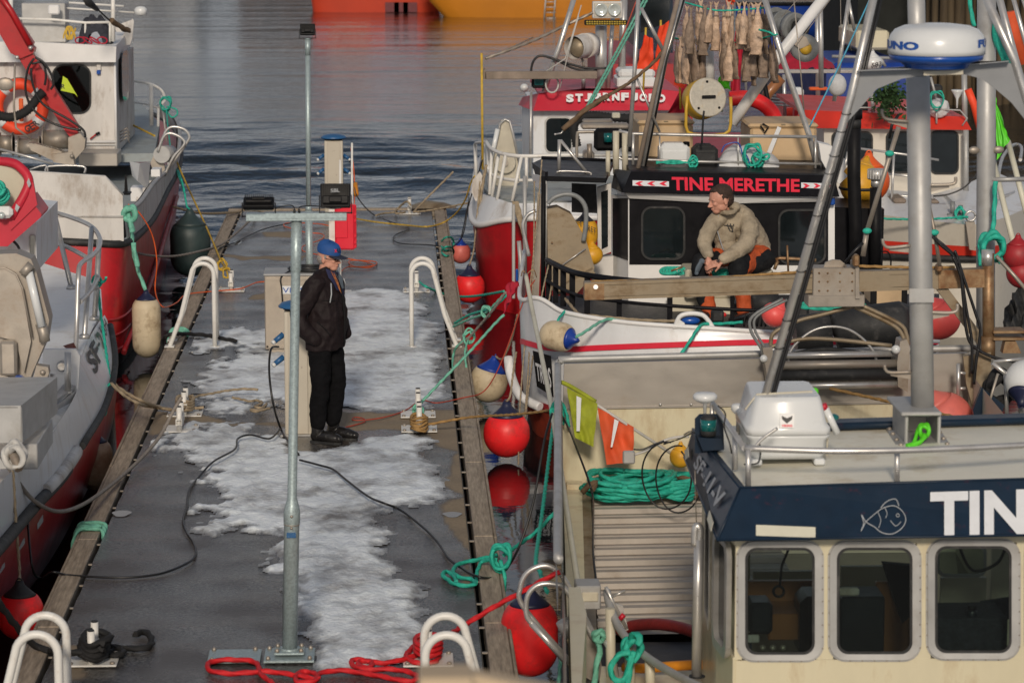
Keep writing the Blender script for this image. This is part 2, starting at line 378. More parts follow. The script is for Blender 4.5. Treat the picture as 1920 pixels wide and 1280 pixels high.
def knot(mb,c,r,R=.05,turns=3,mi=0,seed=1,laid=False):
 rnd=random.Random(seed);p=[]
 for i in range(turns*8):
  a=i/8*2*math.pi;p.append(V(c)+V((math.cos(a)*R*(.7+.3*rnd.random()),math.sin(a*1.31+seed)*R*.6,math.sin(a)*R*(.8+.4*rnd.random())+rnd.uniform(-.3,.3)*R)))
 return rope_mb(p,r,laid,mb,mi)
def rrect(x0,y0,x1,y1,r,n=5):
 o=[]
 for cx,cy,a0 in((x1-r,y0+r,-90),(x1-r,y1-r,0),(x0+r,y1-r,90),(x0+r,y0+r,180)):
  for i in range(n+1):
   a=math.radians(a0+90*i/n);o.append((cx+r*math.cos(a),cy+r*math.sin(a)))
 return o
def pbox(mb,x0,y0,x1,y1,Y,dY,bev=.006,mi=0):
 a=W(x0,y1,Y);b=W(x1,y0,Y)
 return mb.box(((a.x+b.x)/2,Y+dY/2,(a.z+b.z)/2),(abs(b.x-a.x),dY,abs(b.z-a.z)),None,bev,mi)
def panel(mb,px,Y,dY,mi=0):return mb.prism(Ws(px,Y),(0,dY,0),mi)
def ptube(mb,px,Y=None,wpx=None,r=None,n=10,smooth=0,mi=0):
 p=Ws(px,Y)
 if r is None:r=wpx/2/S(px[0][2]if len(px[0])>2 else Y)
 if smooth:p=crom(p,smooth)
 return mb.tube(p,r,n,mi=mi)
def bilerp(q,u,v):
 return(q[0]*(1-u)+q[1]*u)*(1-v)+(q[3]*(1-u)+q[2]*u)*v
def text_mb(s,quad,bold=.02,thick=.002,mb=None,mi=0,shear=0):
 cu=bpy.data.curves.new('t','FONT');cu.body=s;cu.size=1;cu.offset=bold;cu.resolution_u=3;cu.shear=shear
 o=bpy.data.objects.new('t',cu);COL.objects.link(o);bpy.context.view_layer.update()
 me=bpy.data.meshes.new_from_object(o.evaluated_get(bpy.context.evaluated_depsgraph_get()))
 vs=[q.co.copy()for q in me.vertices];fs=[tuple(p.vertices)for p in me.polygons]
 bpy.data.objects.remove(o);bpy.data.curves.remove(cu);bpy.data.meshes.remove(me)
 x0=min(p.x for p in vs);x1=max(p.x for p in vs);y0=min(p.y for p in vs);y1=max(p.y for p in vs)
 nrm=(quad[1]-quad[0]).cross(quad[3]-quad[0]).normalized()
 if nrm.dot(quad[0]-CAMP)>0:nrm=-nrm
 mb=mb or MB();mb.add([bilerp(quad,(p.x-x0)/(x1-x0),(y1-p.y)/(y1-y0))+nrm*thick for p in vs],fs,mi);return mb
def decal(mb,px,Y=None,off=.003,mi=0,plane=None):
 p=Ws(px,Y);n=(p[1]-p[0]).cross(p[2]-p[1]).normalized()
 if n.dot(p[0]-CAMP)>0:n=-n
 return mb.prism([q+n*off for q in p],-n*off*.8,mi)
def window(T,x0,y0,x1,y1,Y,fw=5,r=10,frame='black',pane='pane_dark',proud=.02,name='window',parent=None):
 f=MB();f.ring(Ws(rrect(x0-fw,y0-fw,x1+fw,y1+fw,r+fw),Y-proud),Ws(rrect(x0,y0,x1,y1,r),Y-proud),(0,proud+.01,0))
 fo=T.add('window',f,frame,parent);g=MB();g.prism(Ws(rrect(x0,y0,x1,y1,r),Y-proud*.35),(0,.004,0));T.add('pane',g,pane,fo);return fo
def cloth(corners,n=14,m=10,amp=.02,seed=0,freq=3):
 rows=[];q=[V(c)for c in corners];nr=(q[1]-q[0]).cross(q[3]-q[0]).normalized()
 for i in range(m+1):
  rows.append([bilerp(q,j/n,i/m)+nr*amp*noise.noise(V((j/n*freq,i/m*freq,seed*3.1)))*2 for j in range(n+1)])
 mb=MB();mb.loft(rows);return mb
 # water
ZW=-.47
def water():
 ys=list(np.linspace(4,33,12))+list(np.arange(33.3,66,.13))+list(np.geomspace(67,900,30));xs=[-900,-200,-60,-25,-12]+list(np.arange(-9,6,.17))+[8,14,25,60,200,900];mb=MB()
 def wz(x,y):
  t=min(1,max(0,(y-33)/6));q=min(1,max(0,(66-y)/12));a=t*t*(3-2*t)*q*q*(3-2*q)
  if a<=0 or abs(x)>12:return ZW
  w_=noise.noise(V((x*.2,y*.15,7)))*1.5;return ZW+a*(.13*noise.noise(V((x*.30,y*1.1+w_,1)))+.066*noise.noise(V((x*.7,y*2.2+w_,5)))+.010*noise.noise(V((x*1.6,y*4.4,9))))
 rows=[[V((x,y,wz(x,y)))for x in xs]for y in ys];mb.loft(rows)
 m=bpy.data.materials.new('water');m.use_nodes=True;t=m.node_tree;n=t.nodes.new;l=t.links.new;b=t.nodes['Principled BSDF']
 b.inputs['Base Color'].default_value=(.004,.008,.010,1);b.inputs['Roughness'].default_value=.06;b.inputs['IOR'].default_value=1.45
 b.inputs['Specular IOR Level'].default_value=.75
 c=n('ShaderNodeTexCoord');prev=None;sx_=n('ShaderNodeSeparateXYZ');l(c.outputs['Object'],sx_.inputs[0])
 am=n('ShaderNodeMapRange');am.interpolation_type='SMOOTHSTEP';am.inputs['From Min'].default_value=33;am.inputs['From Max'].default_value=46;am.inputs['To Min'].default_value=.07;am.inputs['To Max'].default_value=1;l(sx_.outputs['Y'],am.inputs['Value'])
 am2=n('ShaderNodeMapRange');am2.interpolation_type='SMOOTHSTEP';am2.inputs['From Min'].default_value=50;am2.inputs['From Max'].default_value=66;am2.inputs['To Min'].default_value=.12;am2.inputs['To Max'].default_value=.3;l(sx_.outputs['Y'],am2.inputs['Value'])
 am3=n('ShaderNodeMath');am3.operation='MULTIPLY';l(am.outputs['Result'],am3.inputs[0]);l(am2.outputs['Result'],am3.inputs[1])
 for sx,sy,sc_,det,dist,st in((.22,1.0,.45,1.5,1.6,.42),(.4,1.0,1.5,3,1.4,.30),(.7,1.0,6.0,4,.5,.2)):
  mp=n('ShaderNodeMapping');mp.inputs['Scale'].default_value=(sx,sy,1);l(c.outputs['Object'],mp.inputs['Vector'])
  z=n('ShaderNodeTexNoise');z.inputs['Scale'].default_value=sc_;z.inputs['Detail'].default_value=det;z.inputs['Distortion'].default_value=dist*.3
  l(mp.outputs['Vector'],z.inputs['Vector']);u=n('ShaderNodeBump');u.inputs['Strength'].default_value=1;u.inputs['Distance'].default_value=st*(1 if sc_<1 else .45 if sc_<4 else .12)
  ml=n('ShaderNodeMath');ml.operation='MULTIPLY';l(z.outputs['Fac'],ml.inputs[0]);l((am if sc_>4 else am3).outputs[0],ml.inputs[1]);l(ml.outputs[0],u.inputs['Height'])
  if prev:l(prev.outputs['Normal'],u.inputs['Normal'])
  prev=u
  r1=n('ShaderNodeMapRange');r1.interpolation_type='SMOOTHSTEP';r1.inputs['From Min'].default_value=48;r1.inputs['From Max'].default_value=64;r1.inputs['To Min'].default_value=.04;r1.inputs['To Max'].default_value=.17;l(sx_.outputs['Y'],r1.inputs['Value'])
 r2=n('ShaderNodeMapRange');r2.interpolation_type='SMOOTHSTEP';r2.inputs['From Min'].default_value=80;r2.inputs['From Max'].default_value=92;r2.inputs['To Min'].default_value=1;r2.inputs['To Max'].default_value=.2;l(sx_.outputs['Y'],r2.inputs['Value'])
 rm=n('ShaderNodeMath');rm.operation='MULTIPLY';l(r1.outputs['Result'],rm.inputs[0]);l(r2.outputs['Result'],rm.inputs[1]);l(rm.outputs[0],b.inputs['Roughness'])
 l(prev.outputs['Normal'],b.inputs['Normal']);MT['water']=m
 struct('water',mb,'water')
water()
# pontoon
XL0,XL1,XR0,XR1=-2.372,-2.205,.575,.745
YE=G(600,395,0).y
def inside(poly,X,Y):
 x,y=X,Y;c=np.zeros(x.shape,bool);n=len(poly);d=np.full(x.shape,9.0)
 for i in range(n):
  x0,y0=poly[i];x1,y1=poly[(i+1)%n]
  if y0!=y1:
   c^=((y0>y)!=(y1>y))&(x<(x1-x0)*(y-y0)/(y1-y0)+x0)
  ex,ey=x1-x0,y1-y0;t=np.clip(((x-x0)*ex+(y-y0)*ey)/(ex*ex+ey*ey+1e-9),0,1)
  d=np.minimum(d,np.hypot(x-x0-t*ex,(y-y0-t*ey)))
 return np.where(c,d,-d)
def gpoly(px):return[(G(x,y,0).x,G(x,y,0).y)for x,y in px]
def fnoise(X,Y,sx,sy,seed=0,oct=3):
 o=np.zeros(X.shape);flat=o.ravel();xs=X.ravel();ys=Y.ravel()
 for i in range(len(flat)):
  p=V((xs[i]*sx,ys[i]*sy,seed));flat[i]=noise.fractal(p,1.0,2.1,oct)
 return o
DRY=[[(250,765),(330,772),(420,788),(530,790),(530,800),(430,802),(340,800),(270,830)],[(600,768),(700,778),(748,778),(800,772),(880,768),(900,1100),(895,1170),(885,1175),(850,1090),(862,1020),(845,990),(850,955),(862,930),(835,905),(850,880),(842,850),(800,815),(748,806),(690,806),(620,806)],[(430,478),(560,480),(560,488),(450,489)],[(480,434),(548,434),(548,444),(490,444)],[(130,1210),(175,1212),(160,1270),(110,1268)],[(840,520),(862,600),(868,640),(835,545)],[(520,545),(500,560),(470,560)],[(868,1190),(905,1180),(915,1270),(880,1280)]]
SNOW=[[(640,552),(700,543),(745,546),(775,560),(792,600),(818,610),(800,640),(822,680),(808,700),(832,745),(800,766),(740,771),(690,768),(640,762),(600,755),(530,757),(500,752),(470,772),(440,781),(400,779),(385,766),(360,742),(372,720),(420,692),(440,670),(470,650),(498,640),(530,660),(560,640),(600,600),(625,575)],[(330,812),(400,795),(450,800),(470,815),(520,822),(560,852),(650,842),(700,822),(770,812),(808,828),(775,848),(803,870),(800,890),(818,915),(824,930),(790,942),(745,945),(702,960),(690,985),(722,1000),(700,1035),(740,1070),(735,1090),(788,1100),(775,1120),(784,1160),(797,1180),(762,1232),(700,1245),(650,1257),(610,1247),(606,1220),(595,1190),(580,1160),(560,1150),(545,1100),(530,1030),(520,1010),(470,1000),(440,985),(400,1002),(380,990),(410,965),(378,950),(420,925),(370,905),(380,870),(330,852),(296,836)],[(340,640),(400,625),(440,615),(500,622),(505,640),(440,655),(380,662)]]
def pontoon():
 xs=np.arange(XL1+.035,XR0-.035,.03);ys=np.concatenate([np.arange(9,17,.25),np.arange(17,YE,.055)])
 X,Y=np.meshgrid(xs,ys);wob=fnoise(X,Y,2.2,.9,3.3,3)*.16;wob2=fnoise(X,Y,1.1,.5,9.1,2)
 dry=np.full(X.shape,-9.0)
 for p in DRY:dry=np.maximum(dry,inside(gpoly(p),X,Y))
 dry=np.clip((dry+wob)/.035+.5,0,1)
 Z=.006*np.sin(Y*2*math.pi/.62+wob2*.8)+.004*wob2
 mb=MB();mb.loft([[V((X[i,j],Y[i,j],Z[i,j]))for j in range(X.shape[1])]for i in range(X.shape[0])])
 m=bpy.data.materials.new('wet_concrete');m.use_nodes=True;t=m.node_tree;n=t.nodes.new;l=t.links.new;b=t.nodes['Principled BSDF']
 at=n('ShaderNodeAttribute');at.attribute_name='dryness';c=n('ShaderNodeTexCoord')
 sp=n('ShaderNodeTexNoise');sp.inputs['Scale'].default_value=40;sp.inputs['Detail'].default_value=5;sp.inputs['Roughness'].default_value=.75;l(c.outputs['Object'],sp.inputs['Vector'])
 lg=n('ShaderNodeTexNoise');lg.inputs['Scale'].default_value=1.7;lg.inputs['Detail'].default_value=5;l(c.outputs['Object'],lg.inputs['Vector'])
 r=n('ShaderNodeValToRGB');e=r.color_ramp.elements;e[0].position=.36;e[1].position=.66;e[0].color=(.006,.006,.006,1);e[1].color=(.17,.165,.16,1);l(sp.outputs['Fac'],r.inputs['Fac'])
 r2=n('ShaderNodeValToRGB');e=r2.color_ramp.elements;e[0].position=.3;e[1].position=.7;e[0].color=(.20,.155,.105,1);e[1].color=(.30,.24,.165,1);l(sp.outputs['Fac'],r2.inputs['Fac'])
 r3=n('ShaderNodeValToRGB');e=r3.color_ramp.elements;e[0].position=.42;e[1].position=.62;l(lg.outputs['Fac'],r3.inputs['Fac'])
 mb1=n('ShaderNodeMixRGB');mb1.blend_type='MIX';mb1.inputs['Color2'].default_value=(.055,.040,.030,1);ml=n('ShaderNodeMath');ml.operation='MULTIPLY';ml.inputs[1].default_value=.7
 l(r3.outputs['Color'],ml.inputs[0]);l(ml.outputs[0],mb1.inputs['Fac']);l(r.outputs['Color'],mb1.inputs['Color1'])
 mx=n('ShaderNodeMixRGB');l(at.outputs['Fac'],mx.inputs['Fac']);l(mb1.outputs['Color'],mx.inputs['Color1']);l(r2.outputs['Color'],mx.inputs['Color2']);l(mx.outputs['Color'],b.inputs['Base Color'])
 mr=n('ShaderNodeMapRange');mr.inputs['From Min'].default_value=.35;mr.inputs['From Max'].default_value=.65;mr.inputs['To Min'].default_value=.08;mr.inputs['To Max'].default_value=.32;l(lg.outputs['Fac'],mr.inputs['Value'])
 m2=n('ShaderNodeMixRGB');m2.inputs['Color2'].default_value=(.85,)*3+(1,);l(at.outputs['Fac'],m2.inputs['Fac']);l(mr.outputs['Result'],m2.inputs['Color1']);l(m2.outputs['Color'],b.inputs['Roughness'])
 bu=n('ShaderNodeBump');bu.inputs['Strength'].default_value=.9;bu.inputs['Distance'].default_value=.006;l(sp.outputs['Fac'],bu.inputs['Height']);l(bu.outputs['Normal'],b.inputs['Normal']);MT['wet_concrete']=m
 o=struct('pontoon_deck',mb,'wet_concrete')
 a=o.data.attributes.new('dryness','FLOAT','POINT');d=dry.ravel();co=np.zeros(len(o.data.vertices)*3);o.data.vertices.foreach_get('co',co)
 a.data.foreach_set('value',d.astype(np.float32))if len(d)==len(o.data.vertices)else None
 M('pontoon_side',(.10,.09,.08),.8,0,.3,3,dirt=(.03,.035,.025),damt=.6)
 mb=MB();mb.box(((XL1+XR0)/2,(9+YE)/2,-.36),(XR0-XL1-.07,YE-9,.68));struct('pontoon_body',mb,'pontoon_side')
 mb=MB();yy=9.0
 seams=[9]+[G(900,y,0).y for y in(1178,775,560,450)][0:0]+[12.4,15.6,18.7,21.2,23.9,26.45,29.7,33.2,37.1,YE]
 for a,b2 in zip(seams[:-1],seams[1:]):
  for x0,x1,dz in((XL0,XL0+.022,-.004),(XL0+.026,XL1,.004),(XR0,XR1-.026,.004),(XR1-.022,XR1,-.004)):
   mb.box(((x0+x1)/2,(a+b2)/2,-.07+dz+random.uniform(-.003,.003)),(x1-x0,b2-a-.008,.16),None,.006)
 mb.box(((XL0+XR1)/2,YE+.10,-.06),(XR1-XL0,.17,.16),None,.008)
 struct('pontoon_edge_timber',mb,'timber')
 mb=MB();y=9.4
 while y<YE:
  for x in(XL1+.018,XR0-.018):mb.box((x,y,-.02),(.036,.018,.010))
  y+=.62
 struct('pontoon_edge_clip',mb,'dull_steel')
 M('slush',(.82,.88,.95),.5,0,.12,9,bump=.7,bscale=28,dirt=(.20,.19,.185),damt=.6,dscale=1.6,stretch=(1,.9,1))
 xs=np.arange(XL1+.1,XR0-.02,.02);ys=np.arange(G(600,1262).y,G(600,538).y,.04)
 X,Y=np.meshgrid(xs,ys);d=np.full(X.shape,-9.0)
 for p in SNOW:d=np.maximum(d,inside(gpoly(p),X,Y))
 near=np.clip((27-Y)/6,0,1);e1=fnoise(X,Y,7,5.5,1.7,4);e2=fnoise(X,Y,1.5,.9,5.7,3)
 left=np.clip((-.55-X)/.6,0,1)
 h=np.clip(d*.9+.04+e1*(.09+.16*left)+e2*(.06+.12*left)-.05*left,-1,.11);e3=fnoise(X,Y,9,4.5,2.2,4)
 Z=np.clip(h,0,1)*(.10+.09*near)*(1+.8*e3)+.002*e3*(h>.01);keep=h>-.012
 mb=MB();idx={};vs=[];fs=[];hv=[]
 H,K=X.shape
 for i in range(H-1):
  for j in range(K-1):
   if keep[i,j]or keep[i+1,j]or keep[i,j+1]or keep[i+1,j+1]:
    q=[]
    for a,b2 in((i,j),(i,j+1),(i+1,j+1),(i+1,j)):
     if(a,b2)not in idx:
      idx[(a,b2)]=len(vs);vs.append(V((X[a,b2],Y[a,b2],Z[a,b2]+.008 if h[a,b2]>0 else .002)));hv.append(max(0,h[a,b2]))
     q.append(idx[(a,b2)])
    fs.append(tuple(q))
 mb.add(vs,fs,0,True);o=mesh_obj('melting_snow',mb,'slush');o['kind']='stuff';tag(o,'melting grey white slush and ice lying on the wet pontoon','snow')
 at=o.data.attributes.new('thick','FLOAT','POINT')
 if len(hv)==len(o.data.vertices):at.data.foreach_set('value',np.array(hv,np.float32))
 slush_mat(MT['slush'])
 M('puddle',(.10,.09,.08),.03,0,.1,3,rvar=.01,spec=.9);mb=MB()
 for px,py,a,b2 in((228,962,.07,.11),(372,661,.07,.12),(848,964,.07,.1),(812,664,.08,.14),(445,455,.05,.2)):
  c=G(px,py,.0095);mb.add([c+V((a*math.cos(t)*(1+.2*math.sin(3*t)),b2*math.sin(t),0))for t in np.linspace(0,6.283,20,endpoint=False)],[tuple(range(20))])
 struct('puddle',mb,'puddle')
def slush_mat(m):
 t=m.node_tree;n=t.nodes.new;l=t.links.new;b=t.nodes['Principled BSDF'];src=b.inputs['Base Color'].links[0].from_socket
 a=n('ShaderNodeAttribute');a.attribute_name='thick';c=n('ShaderNodeTexCoord');mp=n('ShaderNodeMapping');mp.inputs['Scale'].default_value=(1,.55,1);z=n('ShaderNodeTexNoise');z.inputs['Scale'].default_value=7;z.inputs['Detail'].default_value=8;z.inputs['Roughness'].default_value=.72
 l(c.outputs['Object'],mp.inputs['Vector']);l(mp.outputs['Vector'],z.inputs['Vector']);d=n('ShaderNodeMath');d.operation='MULTIPLY_ADD';d.inputs[1].default_value=.22;l(z.outputs['Fac'],d.inputs[0])
 g=n('ShaderNodeMath');g.operation='SUBTRACT';l(a.outputs['Fac'],g.inputs[0]);d.inputs[2].default_value=-.09;l(d.outputs[0],g.inputs[1])
 r=n('ShaderNodeMapRange');r.inputs['From Min'].default_value=-.045;r.inputs['From Max'].default_value=.065;l(g.outputs[0],r.inputs['Value'])
 x=n('ShaderNodeMixRGB');x.inputs['Color1'].default_value=(.07,.062,.058,1);l(r.outputs['Result'],x.inputs['Fac']);l(src,x.inputs['Color2']);l(x.outputs['Color'],b.inputs['Base Color']);rr=n('ShaderNodeMapRange');rr.inputs['To Min'].default_value=.2;rr.inputs['To Max'].default_value=.6;l(r.outputs['Result'],rr.inputs['Value']);l(rr.outputs['Result'],b.inputs['Roughness'])
pontoon()
# far shore (seen as its mirror image in the water)
def house(x,y,w_,d,h,rh,wall,seed):
 T=Thing('waterfront_house',['beige','white','brown','red','pale','grey'][seed]+' waterfront house reflected in the far water, '+['leftmost of the row','second from the left of the row','third of the row','fourth of the row','fifth of the row','rightmost of the row'][seed],'house',(x,y,.5))
 mb=MB();mb.box((x,y,.5+h/2),(w_,d,h));T.add('wall',mb,wall)
 mb=MB();mb.prism([V((x-w_/2-.4,y-d/2-.4,.5+h)),V((x+w_/2+.4,y-d/2-.4,.5+h)),V((x,y-d/2-.4,.5+h+rh))],(0,d+.8,0));T.add('roof',mb,'roof_dark')
 nx=max(2,int(w_/3));nz=int(h/3)
 for i in range(nx):
  for k in range(nz):
   cx=x-w_/2+(i+.5)*w_/nx;cz=.5+1.6+k*3;f=MB();f.box((cx,y-d/2-.04,cz),(1.3,.08,1.5));fo=T.add('window',f,'house_white' if wall!='house_white' else 'house_brown')
   g=MB();g.box((cx,y-d/2-.09,cz),(1.1,.03,1.3));T.add('pane',g,'pane_dark',fo)
for i,(x,w_,h,rh,wall)in enumerate(((-26,9,4.6,1.4,'house_beige'),(-15,8,4.2,1.8,'house_white'),(-5,7,5,1.2,'house_brown'),(4,8,4.6,1.5,'house_white'),(14,9,4.2,1.8,'house_red'),(25,10,4.8,1.2,'house_beige'))):
 house(x,168+i%2*3,w_,10,h,rh,wall,i)
def shore():
 mb=MB();mb.box((0,192,-.2),(300,56,1.4));struct('quay',mb,'rock')
 xs=np.linspace(-500,500,90);rows=[]
 for y,hb in((420,0),(470,.55),(540,.8),(640,1)):
  rows.append([V((x,y,-2+hb*(4+5*noise.fractal(V((x*.006,y*.01,4)),1,2,4))))for x in xs])
 mb=MB();mb.loft(rows);struct('hills',mb,'rock')
shore()
def far_boat(name,label,hull,x0,x1,yw,h,rake,mat,sup,Yb=None,stripe=None):
 a=G(x0,yw,ZW);b=G(x1,yw,ZW);y=a.y;L_=b.x-a.x;wd=min(6,L_*.3);T=Thing(name,label,'boat',((a.x+b.x)/2,y+wd/2,ZW))
 rows=[]
 for z,o in((ZW-.6,.0),(ZW+.02,.3),(ZW+h*.4,.7),(ZW+h,1)):
  r=[]
  for t in np.linspace(0,1,24):
   ang=t*2*math.pi;cx=math.cos(ang);sy=math.sin(ang)
   ex=abs(cx)**.75*(1 if cx>0 else-1);r.append(V(((a.x+b.x)/2+ex*(L_/2+rake*o*(1 if cx*hull>0 else .2)),y+wd/2+abs(sy)**.6*(1 if sy>0 else-1)*wd/2*(.7+.3*o),z+(.5*h*.4*max(0,cx*hull)**3 if o==1 else 0))))
  rows.append(r)
 mb=MB();mb.loft(rows);mb.add(rows[-1],[tuple(range(24))]);T.add('hull',mb,mat)
 mb=MB();mb.box(((a.x+b.x)/2-hull*L_*.2,y+wd/2,ZW+h+1.3),(L_*.35,wd*.6,2.6),None,.1);T.add('wheelhouse',mb,sup)
 mb=MB();mb.box(((a.x+b.x)/2-hull*L_*.2,y+wd*.2-.03,ZW+h+1.8),(L_*.3,.06,.8));T.add('window',mb,'pane_dark')
 return T,a,b
T,a,b=far_boat('fishing_boat','large red orange hull moored across the water, at the top of the photo',1,588,812,24,1.25,.8,'far_orange','house_white')
for k in range(3):
 c=W(735+k*17,14,a.y-.05);m_=MB();m_.box(c,(.5,.05,.35));T.add('hull_port',m_,'far_maroon')
T,a,b=far_boat('fishing_boat','yellow orange boat with a boarding ladder, moored across the water',-1,850,1240,34,1.35,1.2,'far_yellow','house_white')
mb=MB()
for dx in(0,18):ptube(mb,[(1024+dx,-12),(1020+dx,38)],a.y-.15,3)
for k in range(5):ptube(mb,[(1024,-6+k*10),(1042,-6+k*10)],a.y-.15,2)
T.add('boarding_ladder',mb,'alu')
# mooring cleats
def cleat(px,py,label,capdark=True):
 c=G(px,py,0);T=Thing('mooring_cleat',label,'mooring cleat',c,'white mooring cleats along the pontoon')
 m=MB();m.box(c+V((0,0,.012)),(.315,.30,.012),None,.004);T.add('base_plate',m,'rail_white')
 m=MB()
 for dx in(-.13,.13):
  for dy in(-.12,.12):m.lathe([(.016,0),(.016,.012),(.008,.016)],8,Matrix.Translation(c+V((dx,dy,.018))))
 T.add('bolt',m,'dull_steel')
 for dy in(-.10,.12):
  m=MB();m.tube([c+V((0,dy,.015)),c+V((0,dy,.225))],.024,14);p=T.add('post',m,'rail_white')
  m=MB();m.tube([c+V((0,dy,.2255)),c+V((0,dy,.233))],.021,12);T.add('post_cap',m,'rubber',p)
 m=MB();q=.028
 o=[V((-q,0,-q)),V((q,0,-q)),V((q,0,q)),V((-q,0,q))];i_=[v*.72 for v in o];b=c+V((0,-.15,.095))
 m.ring([b+v for v in o],[b+v for v in i_],(0,.32,0));T.add('crossbar',m,'rail_white');return T
cleat(338,806,'white cleat with a grey mooring line looped on it, nearer of the left middle pair')
cleat(347,777,'white cleat wrapped in beige laid rope, farther of the left middle pair')
cleat(786,806,'white cleat with gold brown rope around its post, nearer of the right middle pair')
cleat(784,779,'white cleat holding the pale green line, farther of the right middle pair')
cleat(434,545,'white cleat with yellow rope tied to it, behind the left rear ladder rails')
cleat(781,546,'white cleat behind the right rear ladder rails with teal line')
cleat(768,401,'small white cleat at the far end of the pontoon')
cleat(175,1240,'white cleat wrapped in thick black rope at the front left')
cleat(803,1240,'white cleat wrapped in red rope behind the front right ladder rails')
# ladder hand rails
def ladder(X,Y,s,label):
 T=Thing('ladder_handrail',label,'ladder',(X,Y,0),'white tube handrails of the pontoon ladders')
 for k in(0,.40):
  y=Y+k;R=.115;p=[V((X,y,0)),V((X,y,.4)),V((X,y,.76))]
  for a in range(170,24,-12):t=math.radians(a);p.append(V((X+s*(R+R*math.cos(t)),y,.76+R*math.sin(t))))
  p.append(V((X+s*.34,y,.34)));p.append(V((X+s*.47,y,.0)));p.append(V((X+s*.52,y,-.16)))
  m=MB();m.tube(p,.0235,14);T.add('rail',m,'rail_white')
  m=MB();m.box((X,y,.014),(.10,.13,.012),None,.003);m.box((X,y-.045,.022),(.02,.02,.01));m.box((X+s*.465,y,.02),(.10,.12,.012),None,.003);T.add('foot_plate',m,'rail_white')
 for z in(-.1,-.32):
  m=MB();m.tube([V((X+s*.52,Y,z)),V((X+s*.52,Y+.4,z))],.015,8);T.add('rung',m,'rail_white')
c=G(403,652);ladder(c.x,c.y,-1,'white ladder handrails on the left edge beside the red white boat')
c=G(772,652);ladder(c.x,c.y,1,'white ladder handrails on the right edge beyond the snow')
c=G(108,1190,.87);ladder(c.x,c.y,-1,'white ladder handrails cut by the bottom left corner')
c=G(797,1192,.87);ladder(c.x,c.y,1,'white ladder handrails at the bottom over the red rope')
# lamp posts
def flood(T,c,wd,ht,tilt,yaw=0,back=True):
 R=Matrix.Rotation(yaw,3,'Z')@Matrix.Rotation(tilt,3,'X');c=V(c)
 m=MB();m.box(c,(wd,.035,ht),R,.008,seg=2)
 for k in range(14):m.box(c+R@V((-wd*.43+wd*.86*k/13,-.026,ht*.2)),(.005,.025,ht*.52),R)
 m.box(c+R@V((0,-.03,-ht*.2)),(wd*.86,.03,ht*.34),R,.006);m.box(c+R@V((0,-.05,-ht*.2)),(wd*.42,.02,ht*.24),R,.004);f=T.add('floodlight',m,'black')
 m=MB();m.box(c+R@V((0,.02,0)),(wd*.88,.006,ht*.84),R);T.add('lens',m,'lens_glass',f)
 m=MB();z0=c.z-ht*.5-.03
 for sx in(-1,1):m.box(V((c.x+sx*(wd/2+.006),c.y,(c.z+z0)/2)),(.006,.03,c.z-z0+.01))
 m.box(V((c.x,c.y,z0)),(wd+.02,.03,.006));T.add('bracket',m,'black')
 return f
